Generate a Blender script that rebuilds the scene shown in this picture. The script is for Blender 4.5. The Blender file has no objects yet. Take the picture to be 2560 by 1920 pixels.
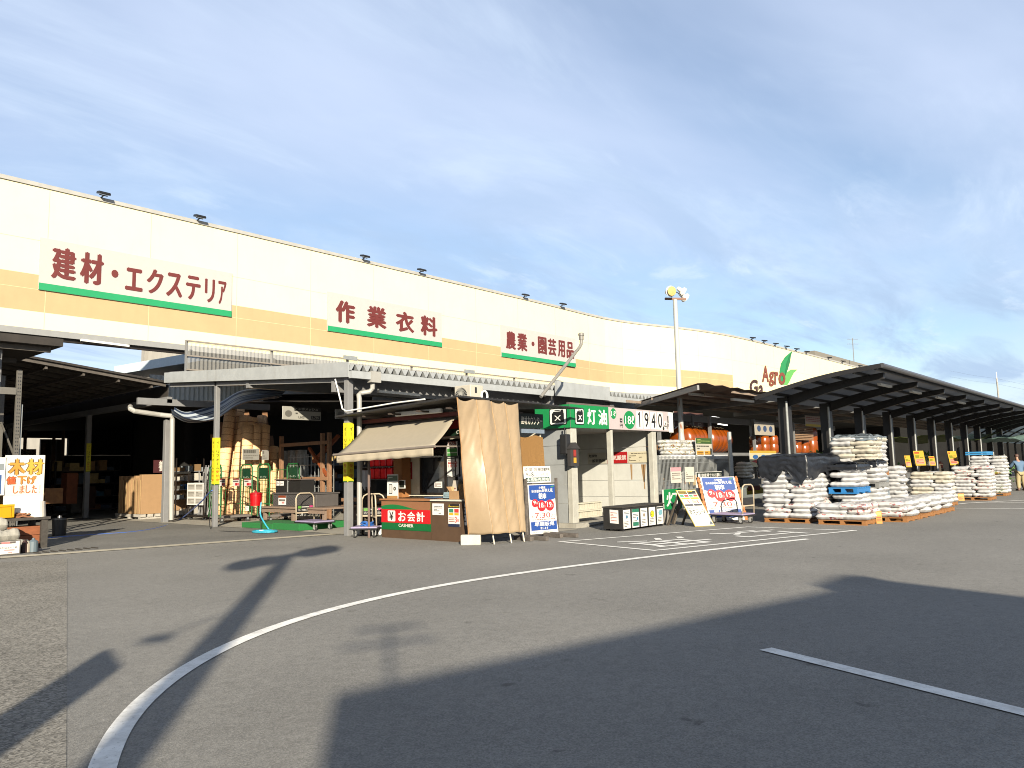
import bpy, math, random
from mathutils import Vector as V, Matrix, noise as NZ
random.seed(11)
SC = bpy.context.scene
COL = SC.collection
R_ = math.radians
# ------------------------------------------------------------------ camera
F_PX, CXP, CYP, EYE = 1920.0, 1280.0, 960.0, 1.6          # photograph 2560 x 1920
YAW, PITCH, ROLL = R_(41.0), R_(6.3), R_(1.3)
_f = V((math.cos(YAW)*math.cos(PITCH), math.sin(YAW)*math.cos(PITCH), math.sin(PITCH)))
_r0 = V((math.sin(YAW), -math.cos(YAW), 0)); _u0 = _r0.cross(_f)
_r = _r0*math.cos(ROLL) - _u0*math.sin(ROLL)
_u = _u0*math.cos(ROLL) + _r0*math.sin(ROLL)
EYEP = V((0, 0, EYE))
def ray(px, py): return _r*((px-CXP)/F_PX) + _u*((CYP-py)/F_PX) + _f
def gp(px, py, z=0.0):                                     # point of the photo on the level z
    d = ray(px, py); return EYEP + d*((z-EYE)/d.z)
def yp(px, py, y):                                         # point of the photo on a wall y = const
    d = ray(px, py); return EYEP + d*(y/d.y)
def xp(px, py, x):                                         # point of the photo on a wall x = const
    d = ray(px, py); return EYEP + d*(x/d.x)
cam = bpy.data.cameras.new('camera'); camo = bpy.data.objects.new('camera', cam); COL.objects.link(camo)
cam.sensor_width = 36.0; cam.lens = 36.0*F_PX/2560.0; cam.clip_start = 0.05; cam.clip_end = 3000
camo.matrix_world = Matrix(((_r.x, _u.x, -_f.x, 0), (_r.y, _u.y, -_f.y, 0), (_r.z, _u.z, -_f.z, EYE), (0, 0, 0, 1)))
SC.camera = camo
# ------------------------------------------------------------------ materials
def hx(s, k=.46):                                        # colour as read off the sunlit photo -> base colour
    s = s.lstrip('#'); c = [int(s[i:i+2], 16)/255 for i in (0, 2, 4)]
    return tuple(k*(x/12.92 if x <= .04045 else ((x+.055)/1.055)**2.4) for x in c)
_M = {}
def mat(name, col, rough=.6, metal=0.0, var=.12, scale=6.0, bump=0.0, bscale=60.0, spec=.4, dirt=0.0, stretch=(1, 1, 1)):
    if name in _M: return _M[name]
    m = bpy.data.materials.new(name); m.use_nodes = True; nt = m.node_tree; N = nt.nodes; L = nt.links
    p = N['Principled BSDF']; p.inputs['Roughness'].default_value = rough; p.inputs['Metallic'].default_value = metal
    p.inputs['Specular IOR Level'].default_value = spec
    if isinstance(col, str): col = hx(col)
    tc = N.new('ShaderNodeTexCoord'); mp = N.new('ShaderNodeMapping'); mp.inputs['Scale'].default_value = stretch
    L.new(tc.outputs['Object'], mp.inputs['Vector'])
    if var > 0:
        n = N.new('ShaderNodeTexNoise'); n.inputs['Scale'].default_value = scale; n.inputs['Detail'].default_value = 6
        n.inputs['Roughness'].default_value = .65
        L.new(mp.outputs['Vector'], n.inputs['Vector'])
        rp = N.new('ShaderNodeValToRGB'); L.new(n.outputs['Fac'], rp.inputs['Fac'])
        rp.color_ramp.elements[0].position = .3; rp.color_ramp.elements[1].position = .7
        rp.color_ramp.elements[0].color = tuple(max(0, c*(1-var)) for c in col)+(1,)
        rp.color_ramp.elements[1].color = tuple(min(1, c*(1+var)) for c in col)+(1,)
        out = rp.outputs['Color']
        if dirt > 0:
            n2 = N.new('ShaderNodeTexNoise'); n2.inputs['Scale'].default_value = 1.7; n2.inputs['Detail'].default_value = 8
            m2 = N.new('ShaderNodeMapping'); m2.inputs['Scale'].default_value = (2.2, 2.2, .35)
            L.new(tc.outputs['Object'], m2.inputs['Vector']); L.new(m2.outputs['Vector'], n2.inputs['Vector'])
            r2 = N.new('ShaderNodeValToRGB'); r2.color_ramp.elements[0].position = .52; r2.color_ramp.elements[1].position = .72
            L.new(n2.outputs['Fac'], r2.inputs['Fac'])
            mx = N.new('ShaderNodeMix'); mx.data_type = 'RGBA'; mx.blend_type = 'MIX'
            ml = N.new('ShaderNodeMath'); ml.operation = 'MULTIPLY'; ml.inputs[1].default_value = dirt
            L.new(r2.outputs['Color'], ml.inputs[0]); L.new(ml.outputs[0], mx.inputs['Factor'])
            L.new(out, mx.inputs[6]); mx.inputs[7].default_value = (col[0]*.45+.03, col[1]*.42+.025, col[2]*.38+.02, 1)
            out = mx.outputs[2]
        L.new(out, p.inputs['Base Color'])
    else: p.inputs['Base Color'].default_value = tuple(col)+(1,)
    if bump > 0:
        nb = N.new('ShaderNodeTexNoise'); nb.inputs['Scale'].default_value = bscale; nb.inputs['Detail'].default_value = 5
        L.new(mp.outputs['Vector'], nb.inputs['Vector'])
        b = N.new('ShaderNodeBump'); b.inputs['Strength'].default_value = bump; b.inputs['Distance'].default_value = .01
        L.new(nb.outputs['Fac'], b.inputs['Height']); L.new(b.outputs['Normal'], p.inputs['Normal'])
    _M[name] = m; return m
def flat(hexcol, rough=.55): return mat('print '+hexcol, hx(hexcol), rough, var=.05, scale=3)
# ------------------------------------------------------------------ objects
WM = {}
def _wm(o): return WM.get(o.name, Matrix.Identity(4)) if o else Matrix.Identity(4)
def props(o, label=None, cat=None, group=None, kind=None):
    if label: o['label'] = label
    if cat: o['category'] = cat
    if group: o['group'] = group
    if kind: o['kind'] = kind
    return o
def thing(name, label, cat, loc=(0, 0, 0), group=None, rz=0.0):
    o = bpy.data.objects.new(name, None); COL.objects.link(o); o.empty_display_size = .1
    o.location = loc; o.rotation_euler = (0, 0, rz)
    WM[o.name] = Matrix.Translation(V(loc)) @ Matrix.Rotation(rz, 4, 'Z')
    return props(o, label, cat, group)
def kids(o): return [c for c in bpy.data.objects if c.parent == o]
def dup(root, loc, rz=0.0, label=None, group=None, scale=None):
    r = root.copy(); COL.objects.link(r); r.location = loc; r.rotation_euler = (0, 0, rz)
    if scale: r.scale = scale
    if label: r['label'] = label
    if group: r['group'] = group
    for c in list(root.children):
        d = c.copy(); COL.objects.link(d); d.parent = r
        for g in list(c.children):
            e = g.copy(); COL.objects.link(e); e.parent = d
    return r
class MB:
    def __init__(s): s.v = []; s.f = []
    def add(s, vs, fs):
        k = len(s.v); s.v += [V(p) for p in vs]; s.f += [tuple(i+k for i in f) for f in fs]; return s
    def box(s, x0, x1, y0, y1, z0, z1):
        return s.add([(x0,y0,z0),(x1,y0,z0),(x1,y1,z0),(x0,y1,z0),(x0,y0,z1),(x1,y0,z1),(x1,y1,z1),(x0,y1,z1)],
                     [(0,3,2,1),(4,5,6,7),(0,1,5,4),(1,2,6,5),(2,3,7,6),(3,0,4,7)])
    def obox(s, c, size, rot=None):
        k = len(s.v); a, b, d = (x/2 for x in size); s.box(-a, a, -b, b, -d, d)
        M = (Matrix.Rotation(rot, 3, 'Z') if isinstance(rot, (int, float)) else rot) if rot is not None else Matrix.Identity(3)
        for i in range(k, len(s.v)): s.v[i] = M @ s.v[i] + V(c)
        return s
    def bar(s, p0, p1, w, h=None, up=(0, 0, 1)):
        p0 = V(p0); p1 = V(p1); d = (p1-p0); L = d.length
        if L < 1e-6: return s
        d /= L; h = h or w; up = V(up)
        if abs(d.dot(up)) > .98: up = V((0, 1, 0))
        x = d.cross(up).normalized(); y = x.cross(d)
        k = len(s.v); s.box(-w/2, w/2, 0, L, -h/2, h/2)
        for i in range(k, len(s.v)): q = s.v[i]; s.v[i] = p0 + x*q.x + d*q.y + y*q.z
        return s
    def tube(s, pts, r, n=8, r1=None):
        pts = [V(p) for p in pts]; m = len(pts); r1 = r if r1 is None else r1
        k = len(s.v); ref = None; vs = []
        for i, p in enumerate(pts):
            t = (pts[min(i+1, m-1)]-pts[max(i-1, 0)]).normalized()
            if ref is None:
                ref = V((0, 0, 1)) if abs(t.z) < .9 else V((1, 0, 0))
            a = t.cross(ref).normalized(); b = a.cross(t); ref = b
            rr = r+(r1-r)*i/max(1, m-1)
            for j in range(n):
                w = 2*math.pi*j/n; vs.append(p+a*math.cos(w)*rr+b*math.sin(w)*rr)
        fs = []
        for i in range(m-1):
            for j in range(n):
                fs.append((i*n+j, i*n+(j+1) % n, (i+1)*n+(j+1) % n, (i+1)*n+j))
        fs.append(tuple(range(n))[::-1]); fs.append(tuple((m-1)*n+j for j in range(n)))
        return s.add(vs, fs)
    def lathe(s, c, prof, n=20, axis=None):
        c = V(c); vs = []; fs = []; m = len(prof)
        q = V((0, 0, 1)).rotation_difference(V(axis).normalized()) if axis is not None else None
        for (r, z) in prof:
            for j in range(n):
                w = 2*math.pi*j/n; p = V((r*math.cos(w), r*math.sin(w), z)); p = q @ p if q else p; vs.append(c+p)
        for i in range(m-1):
            for j in range(n): fs.append((i*n+j, i*n+(j+1) % n, (i+1)*n+(j+1) % n, (i+1)*n+j))
        fs.append(tuple(range(n))[::-1]); fs.append(tuple((m-1)*n+j for j in range(n)))
        return s.add(vs, fs)
    def quad(s, a, b, c, d): return s.add([a, b, c, d], [(0, 1, 2, 3)])
    def prism(s, pts, vec):
        n = len(pts); pts = [V(p) for p in pts]; vec = V(vec)
        return s.add(pts+[p+vec for p in pts], [tuple(range(n))[::-1], tuple(range(n, 2*n))] + [(i, (i+1) % n, n+(i+1) % n, n+i) for i in range(n)])
    def grid(s, nu, nv, fn):
        vs = [fn(i/nu, j/nv) for j in range(nv+1) for i in range(nu+1)]; w = nu+1
        return s.add(vs, [(j*w+i, j*w+i+1, (j+1)*w+i+1, (j+1)*w+i) for j in range(nv) for i in range(nu)])
    def build(s, name, m, parent=None, smooth=False, bevel=0.0, thick=0.0):
        M = _wm(parent).inverted()
        me = bpy.data.meshes.new(name); me.from_pydata([M @ p for p in s.v], [], s.f); me.update()
        if smooth: me.polygons.foreach_set('use_smooth', [True]*len(me.polygons))
        me.materials.append(m)
        o = bpy.data.objects.new(name, me); COL.objects.link(o)
        if parent: o.parent = parent; WM[o.name] = _wm(parent)
        if thick:
            md = o.modifiers.new('thick', 'SOLIDIFY'); md.thickness = thick; md.offset = 0
        if bevel:
            md = o.modifiers.new('bevel', 'BEVEL'); md.width = bevel; md.segments = 2; md.limit_method = 'ANGLE'
        return o
def one(mb, name, m, label, cat, group=None, kind=None, **k):
    return props(mb.build(name, m, **k), label, cat, group, kind)
def setting(mb, name, m, **k): return props(mb.build(name, m, **k), kind='structure')
# ------------------------------------------------------------------ lettering on flat boards
_T = {}
def text_geo(t, bold):
    if (t, bold) not in _T:
        cu = bpy.data.curves.new('lettering', 'FONT'); cu.body = t; cu.resolution_u = 3; cu.offset = bold
        cu.fill_mode = 'FRONT' if hasattr(cu, 'fill_mode') and cu.dimensions == '2D' else cu.fill_mode
        o = bpy.data.objects.new('lettering', cu); me = o.to_mesh()
        vs = [(p.co.x, p.co.y) for p in me.vertices]; fs = [tuple(p.vertices) for p in me.polygons if abs(p.normal.z) > .5]
        o.to_mesh_clear(); bpy.data.objects.remove(o); bpy.data.curves.remove(cu)
        if not vs: vs = [(0, 0), (1, 0), (1, 1)]; fs = []
        xs = [p[0] for p in vs]; ys = [p[1] for p in vs]; x0, x1, y0, y1 = min(xs), max(xs), min(ys), max(ys)
        _T[(t, bold)] = ([((x-x0)/max(1e-6, x1-x0), (y-y0)/max(1e-6, y1-y0)) for x, y in vs], fs)
    return _T[(t, bold)]
class Panel:
    """Flat board: u to the right, v up, in metres from its lower left corner."""
    def __init__(s, o, u, v, eps=.004):
        s.o = V(o); s.u = V(u).normalized(); s.v = V(v).normalized(); s.n = s.u.cross(s.v); s.eps = eps; s.p = {}; s.k = 0
    def pt(s, a, b, l=0): return s.o + s.u*a + s.v*b + s.n*(l*s.eps)
    def _b(s, c, part): return s.p.setdefault((c, part), MB())
    def rect(s, u0, v0, u1, v1, c, l=1, part='print'):
        s._b(c, part).quad(s.pt(u0, v0, l), s.pt(u1, v0, l), s.pt(u1, v1, l), s.pt(u0, v1, l)); return s
    def poly(s, pts, c, l=1, part='print'):
        s._b(c, part).add([s.pt(a, b, l) for a, b in pts], [tuple(range(len(pts)))]); return s
    def disc(s, cu, cv, ru, c, l=1, rv=None, part='print'):
        rv = rv or ru; s.k += 1
        return s.poly([(cu+ru*math.cos(w*math.pi/14), cv+rv*math.sin(w*math.pi/14)) for w in range(28)], (c, s.k), l, part)
    def rrect(s, u0, v0, u1, v1, r, c, l=1, part='print'):
        pts = []
        for (a, b, st) in ((u1-r, v0+r, -90), (u1-r, v1-r, 0), (u0+r, v1-r, 90), (u0+r, v0+r, 180)):
            for k in range(5): w = R_(st+k*22.5); pts.append((a+r*math.cos(w), b+r*math.sin(w)))
        return s.poly(pts, c, l, part)
    def text(s, t, u0, v0, u1, v1, c, l=2, bold=.02, part='lettering'):
        vs, fs = text_geo(t, 0)
        d = bold*min(abs(u1-u0)/max(1, len(t)), abs(v1-v0))*1.35        # heavy strokes: the outline laid down five times, slightly apart
        u0 += d; u1 -= d; v0 += d*.6; v1 -= d*.6; s.k += 1
        for k, (du, dv) in enumerate(((0, 0), (d, 0), (-d, 0), (0, d*.6), (0, -d*.6)) if bold > .012 else ((0, 0),)):
            s._b((c, s.k), part).add([s.pt(u0+du+(u1-u0)*a, v0+dv+(v1-v0)*b, l+k*.09) for a, b in vs], fs)
        return s
    def lines(s, u0, v0, u1, v1, n, c, l=2, fill=.45):           # unreadably small lines of print
        rnd = random.Random(int(u0*997+v0*131+n*7)); h = (v1-v0)/n
        for k in range(n):
            a = u0
            while a < u1-.002:
                w = (u1-u0)*rnd.uniform(.05, .16); b = min(u1, a+w)
                s.rect(a, v0+h*k+h*(1-fill)/2, b, v0+h*k+h*(1+fill)/2, c, l, 'lettering'); a = b+(u1-u0)*.02
                if rnd.random() < .1: break
        return s
    def build(s, parent):
        for (c, part), mb in s.p.items(): mb.build(part, flat(c[0] if isinstance(c, tuple) else c), parent)
        return parent
def slab(mb, P, w, h, t):                                        # the board itself behind a Panel
    a = [P.pt(0, 0), P.pt(w, 0), P.pt(w, h), P.pt(0, h)]
    return mb.prism([p - P.n*t for p in a], P.n*t)
Z = V((0, 0, 1)); UX = V((1, 0, 0)); UY = V((0, -1, 0))
# common materials
steel = mat('painted grey steel', hx('#8f8f90'), .45, .0, .08, 4, dirt=.35)
dsteel = mat('dark bronze steel', hx('#2b2420'), .45, .2, .15, 5)
galv = mat('galvanised sheet', (.205, .215, .22), .5, 0, .10, 3, dirt=.25)
SC.cycles.filter_width = 1.0
galvp = mat('galvanised post', hx('#b9bcbb'), .35, .4, .12, 9)
black = mat('black plastic', (.012, .012, .013), .4, var=.2)
rubber = mat('black rubber', (.02, .02, .02), .8, var=.2)
white = mat('white paint', (.46, .46, .44), .45, var=.05, dirt=.15)
paper = mat('white board', (.42, .41, .39), .5, var=.03)
cream = mat('cream wall', (.40, .37, .29), .7, var=.06)
wood = mat('brown timber', (.16, .085, .045), .7, var=.35, scale=9, stretch=(6, 6, 1), bump=.3)
pale = mat('pale timber', (.26, .16, .075), .7, var=.3, scale=9, stretch=(8, 8, 1), bump=.2)
dwood = mat('dark timber', (.05, .04, .03), .75, var=.35, scale=9, stretch=(6, 6, 1), bump=.3)
conc = mat('concrete', (.20, .19, .165), .85, var=.18, scale=3, bump=.3, dirt=.4)
card = mat('cardboard', (.21, .125, .06), .8, var=.12, scale=3)
glass = mat('dark window glass', (.015, .017, .02), .06, var=0, spec=.6)
# ------------------------------------------------------------------ light and sky
TH, EL = R_(50.5), R_(19.5)                                # heading and elevation of the sunlight
sd = V((math.cos(TH)*math.cos(EL), math.sin(TH)*math.cos(EL), -math.sin(EL)))
sl = bpy.data.lights.new('sun', 'SUN'); sl.energy = 4.6; sl.angle = R_(.53); sl.color = (1.0, .90, .72)
so = bpy.data.objects.new('sun', sl); COL.objects.link(so); so.rotation_euler = sd.to_track_quat('-Z', 'Y').to_euler(); so.location = (-20, -20, 30)
w = bpy.data.worlds.new('World'); SC.world = w; w.use_nodes = True
N = w.node_tree.nodes; L = w.node_tree.links; bg = N['Background']
sky = N.new('ShaderNodeTexSky'); sky.sky_type = 'NISHITA'; sky.sun_disc = False
sky.sun_elevation = EL; sky.sun_rotation = math.atan2(-sd.x, -sd.y); sky.air_density = 1.0; sky.dust_density = .6; sky.ozone_density = 2.0
tc = N.new('ShaderNodeTexCoord'); sp = N.new('ShaderNodeSeparateXYZ'); L.new(tc.outputs['Generated'], sp.inputs[0])
def M_(op, a, b=None, clamp=False):
    n = N.new('ShaderNodeMath'); n.operation = op; n.use_clamp = clamp
    for i, x in enumerate((a, b)):
        if x is None: continue
        if isinstance(x, (int, float)): n.inputs[i].default_value = x
        else: L.new(x, n.inputs[i])
    return n.outputs[0]
den = M_('ADD', M_('MAXIMUM', sp.outputs['Z'], 0.0), .12)
cv = N.new('ShaderNodeCombineXYZ'); L.new(M_('DIVIDE', sp.outputs['X'], den), cv.inputs[0]); L.new(M_('DIVIDE', sp.outputs['Y'], den), cv.inputs[1])
def cloud(scale, rot, stretch, detail, lo, hi, seed, rough=.6, dist=.6):
    mp = N.new('ShaderNodeMapping'); mp.inputs['Rotation'].default_value = (0, 0, R_(rot)); mp.inputs['Scale'].default_value = (scale, scale*stretch, 1)
    mp.inputs['Location'].default_value = (seed, seed*1.7, 0); mp.vector_type = 'POINT'
    L.new(cv.outputs[0], mp.inputs['Vector'])
    n = N.new('ShaderNodeTexNoise'); n.inputs['Detail'].default_value = detail; n.inputs['Roughness'].default_value = rough
    n.inputs['Scale'].default_value = 1.0; n.inputs['Distortion'].default_value = dist
    L.new(mp.outputs[0], n.inputs['Vector'])
    r = N.new('ShaderNodeMapRange'); r.interpolation_type = 'SMOOTHSTEP'; r.inputs['From Min'].default_value = lo; r.inputs['From Max'].default_value = hi
    L.new(n.outputs['Fac'], r.inputs['Value']); return r.outputs[0]
def mixc(f, a, col):
    m = N.new('ShaderNodeMix'); m.data_type = 'RGBA'; L.new(f, m.inputs['Factor']); L.new(a, m.inputs[6])
    if isinstance(col, tuple): m.inputs[7].default_value = col+(1,)
    else: L.new(col, m.inputs[7])
    return m.outputs[2]
CW = 1.0
veil = M_('MULTIPLY', cloud(.42, 20, 1.4, 6, .22, .76, 3.1, .52, .3), .92)
wisp = M_('MULTIPLY', cloud(.9, 55, 2.6, 8, .44, .78, 7.7, .60, .6), .46)
lowm = N.new('ShaderNodeMapRange'); lowm.inputs['From Min'].default_value = .46; lowm.inputs['From Max'].default_value = .16
L.new(sp.outputs['Z'], lowm.inputs['Value'])
greyc = M_('MULTIPLY', M_('MULTIPLY', cloud(1.0, 48, 2.6, 8, .44, .66, 12.3, .6, .5), lowm.outputs[0]), .8)
edge = M_('MULTIPLY', M_('MULTIPLY', cloud(1.5, 48, 2.4, 9, .54, .72, 15.9, .62, .6), lowm.outputs[0]), .55)
c = sky.outputs[0]
SKYK = 1.0
c = mixc(veil, c, (4.45*SKYK, 5.15*SKYK, 6.6*SKYK)); c = mixc(wisp, c, (5.2*SKYK, 6.1*SKYK, 7.2*SKYK))
c = mixc(greyc, c, (2.8*SKYK, 3.75*SKYK, 5.2*SKYK)); c = mixc(edge, c, (5.3*SKYK, 6.1*SKYK, 7.1*SKYK))
L.new(c, bg.inputs['Color']); bg.inputs['Strength'].default_value = .054
SC.view_settings.view_transform = 'Standard'; SC.view_settings.look = 'None'; SC.view_settings.exposure = 1.63; SC.view_settings.gamma = 1.0
# ------------------------------------------------------------------ ground
def asphalt(name, base, grit, sc, patch):
    m = bpy.data.materials.new(name); m.use_nodes = True; nt = m.node_tree; n = nt.nodes; l = nt.links; p = n['Principled BSDF']
    p.inputs['Roughness'].default_value = .86; p.inputs['Specular IOR Level'].default_value = .25
    tc = n.new('ShaderNodeTexCoord')
    def noise(s, d, r=.6):
        q = n.new('ShaderNodeTexNoise'); q.inputs['Scale'].default_value = s; q.inputs['Detail'].default_value = d; q.inputs['Roughness'].default_value = r
        l.new(tc.outputs['Object'], q.inputs['Vector']); return q.outputs['Fac']
    def ramp(x, a, b, c0, c1):
        q = n.new('ShaderNodeValToRGB'); l.new(x, q.inputs[0]); q.color_ramp.elements[0].position = a; q.color_ramp.elements[1].position = b
        q.color_ramp.elements[0].color = c0+(1,); q.color_ramp.elements[1].color = c1+(1,); return q.outputs[0]
    vo = n.new('ShaderNodeTexVoronoi'); vo.inputs['Scale'].default_value = sc; l.new(tc.outputs['Object'], vo.inputs['Vector'])
    sepc = n.new('ShaderNodeSeparateColor'); l.new(vo.outputs['Color'], sepc.inputs[0])
    stone = ramp(sepc.outputs[0], .0, 1.0, tuple(x*(1-grit) for x in base), tuple(x*(1+grit) for x in base))
    big = ramp(noise(.35, 6), .35, .68, (1-patch,)*3, (1+patch*.6,)*3)
    mid = ramp(noise(9, 5, .7), .3, .7, (.86,)*3, (1.1,)*3)
    wear = ramp(noise(1.3, 9, .72), .62, .80, (1, 1, 1), (.80, .80, .80))
    spots = ramp(noise(2.6, 3, .5), .70, .745, (1, 1, 1), (.62, .61, .60))
    fleck = ramp(noise(70, 2), .70, .76, (0, 0, 0), (.13, .125, .11))
    def mul(a, b, t='MULTIPLY'):
        q = n.new('ShaderNodeMix'); q.data_type = 'RGBA'; q.blend_type = t; q.inputs['Factor'].default_value = 1; l.new(a, q.inputs[6]); l.new(b, q.inputs[7]); return q.outputs[2]
    l.new(mul(mul(mul(mul(mul(stone, big), mid), wear), spots), fleck, 'ADD'), p.inputs['Base Color'])
    b = n.new('ShaderNodeBump'); b.inputs['Strength'].default_value = .4; b.inputs['Distance'].default_value = .005
    l.new(vo.outputs['Distance'], b.inputs['Height']); l.new(b.outputs['Normal'], p.inputs['Normal']); return m
asph = asphalt('worn asphalt', (.150, .144, .132), .26, 105, .13)
asph_old = asphalt('coarse old asphalt', (.152, .142, .124), .5, 60, .2)
asph_yard = asphalt('yard asphalt', (.12, .115, .105), .3, 90, .2)
slabm = mat('concrete floor', (.21, .195, .165), .85, var=.15, scale=1.2, bump=.2, dirt=.35)
kerbm = mat('gutter concrete', (.29, .26, .20), .85, var=.2, scale=2.0, bump=.3, dirt=.3)
def sheet(pts, z): return MB().add([(p[0], p[1], z) for p in pts], [tuple(range(len(pts)))])
setting(MB().grid(60, 60, lambda u, v: V((-250+700*u, -250+700*v, 0))), 'ground', asph)
# old asphalt patch at the left with its seam
A, B = gp(168, 1398), gp(166, 1920); d = (B-A)
setting(sheet([A+V((0, 0, 0)), V((-1.0, 16.5, 0))+V((0, 4.6, 0)), V((-6, 16, 0)), V((-6, -4, 0)), B+d*.45], .004), 'asphalt_patch', asph_old)
ka, kb = gp(0, 1397), gp(880, 1334); kd = (kb-ka).normalized(); kn = V((-kd.y, kd.x, 0))
ka2 = ka-kd*9; kb2 = kb+kd*.2
yard = [ka2+kn*.42, kb2+kn*.42, V((12.35, 60, 0)), V((-8, 60, 0))]
setting(sheet(yard, .005), 'yard_pavement', asph_yard)
setting(sheet([ka2, kb2, kb2+kn*.42, ka2+kn*.42], .010), 'gutter_strip', kerbm)
setting(sheet([(12.35, 16.5), (70, 15.6), (70, 62), (12.35, 62)], .013), 'concrete_floor', slabm)
setting(sheet([(12.6, 12.3), (16.3, 12.0), (16.3, 16.6), (12.4, 16.6)], .006), 'kiosk_base', slabm)
# channel grate in the gutter
g = MB(); ga, gb = gp(92, 1384), gp(236, 1371); gd = (gb-ga).normalized(); gn = V((-gd.y, gd.x, 0)); gl = (gb-ga).length
for k in range(8): q = ga+gd*(gl*k/7); g.bar(q-gn*.16+Z*.02, q+gn*.16+Z*.02, .035, .02)
one(g, 'channel_grate', mat('grate iron', (.05, .045, .04), .6, .5), 'iron slotted drain grate lying in the concrete gutter at the yard entrance', 'grate')
# painted lines
def worn_paint():
    m = bpy.data.materials.new('road paint'); m.use_nodes = True; n = m.node_tree.nodes; l = m.node_tree.links; p = n['Principled BSDF']; p.inputs['Roughness'].default_value = .8
    tc = n.new('ShaderNodeTexCoord'); out = None; col = n.new('ShaderNodeRGB'); col.outputs[0].default_value = (.58, .57, .54, 1); out = col.outputs[0]
    for (s, d, lo, hi, c, f) in ((5, 6, .42, .7, (.33, .32, .30), .8), (38, 8, .60, .66, (.15, .145, .13), .85), (1.1, 8, .60, .68, (.20, .19, .18), .55)):
        q = n.new('ShaderNodeTexNoise'); q.inputs['Scale'].default_value = s; q.inputs['Detail'].default_value = d; q.inputs['Roughness'].default_value = .7; l.new(tc.outputs['Object'], q.inputs['Vector'])
        r = n.new('ShaderNodeMapRange'); r.inputs['From Min'].default_value = lo; r.inputs['From Max'].default_value = hi; r.inputs['To Max'].default_value = f; l.new(q.outputs['Fac'], r.inputs['Value'])
        x = n.new('ShaderNodeMix'); x.data_type = 'RGBA'; l.new(r.outputs[0], x.inputs['Factor']); l.new(out, x.inputs[6]); x.inputs[7].default_value = c+(1,); out = x.outputs[2]
    l.new(out, p.inputs['Base Color']); return m
paint = worn_paint()
def line(pts, w, z=.008, ws=None):
    mb = MB(); n = len(pts); a = []; b = []
    for i, p in enumerate(pts):
        t = (pts[min(i+1, n-1)]-pts[max(i-1, 0)]).normalized(); q = V((-t.y, t.x, 0)); ww = ws[i] if ws else w
        a.append((p.x+q.x*ww/2, p.y+q.y*ww/2, z)); b.append((p.x-q.x*ww/2, p.y-q.y*ww/2, z))
    return mb.add(a+b, [(i, n+i, n+i+1, i+1) for i in range(n-1)])
def spline(pts, sub=6):
    out = []
    for i in range(len(pts)-1):
        p0, p1, p2, p3 = pts[max(i-1, 0)], pts[i], pts[i+1], pts[min(i+2, len(pts)-1)]
        for k in range(sub):
            t = k/sub; out.append(.5*((2*p1)+(p2-p0)*t+(2*p0-5*p1+4*p2-p3)*t*t+(3*p1-p0-3*p2+p3)*t**3))
    return out+[pts[-1]]
arc = [(244,1960),(249,1915),(272,1823),(324,1759),(405,1701),(492,1649),(579,1600),(665,1571),(781,1531),(926,1490),(1100,1455),(1273,1437),(1454,1411),(1627,1391),(1801,1372),(2021,1348)]
ap = [gp(*p) for p in arc]
for _ in range(4): ap = [ap[0]]+[(ap[i-1]+ap[i]*2+ap[i+1])/4 for i in range(1, len(ap)-1)]+[ap[-1]]
setting(line(spline(ap), .15), 'lane_line', paint)
l0, l1 = gp(1914, 1624), gp(2560, 1783); setting(line([l0, l1+(l1-l0)*.8], .15), 'bay_line', paint)
rb = [gp(*p) for p in ((1402,1355),(1636,1377),(2136,1327),(1868,1318))]
cen = sum(rb, V())/4
def box_line(mb, a, b, w):
    t = (b-a).normalized(); q = V((-t.y, t.x, 0))*w/2; a = a-t*w/2; b = b+t*w/2
    return mb.add([(*(a+q).xy, .008), (*(a-q).xy, .008), (*(b-q).xy, .008), (*(b+q).xy, .008)], [(0, 1, 2, 3)])
bm_ = MB()
for k in (0, 2): box_line(bm_, rb[k], rb[k+1], .11)
setting(bm_, 'loading_bay_end_lines', paint)
bm_ = MB()
for k in (1, 3):
    mb_a, mb_b = rb[k], rb[(k+1) % 4]; t = (mb_b-mb_a).normalized(); box_line(bm_, mb_a+t*.12, mb_b-t*.12, .11)
setting(bm_, 'loading_bay_side_lines', paint)
upv = (rb[2]-rb[1]).normalized(); rtv = V((upv.y, -upv.x, 0))
for ch, (cx, cy) in (('灯', (1900, 1334)), ('油', (1672, 1354))):
    c0 = gp(cx, cy); P = Panel(c0-rtv*.75-upv*.95+Z*.004, rtv, upv)
    P.text(ch, 0, 0, 1.5, 1.9, '#ffffff', 1, .0)
    setting(list(P.p.values())[0], 'pavement_lettering', paint)
far = [[(2345,1266),(2420,1258),(2600,1249)], [(2440,1258),(2600,1257)], [(2330,1271),(2600,1273)]]
for k, q in enumerate(far): setting(line([gp(*p) for p in q], .14, .008+.003*k), 'far_bay_line', paint)
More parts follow.
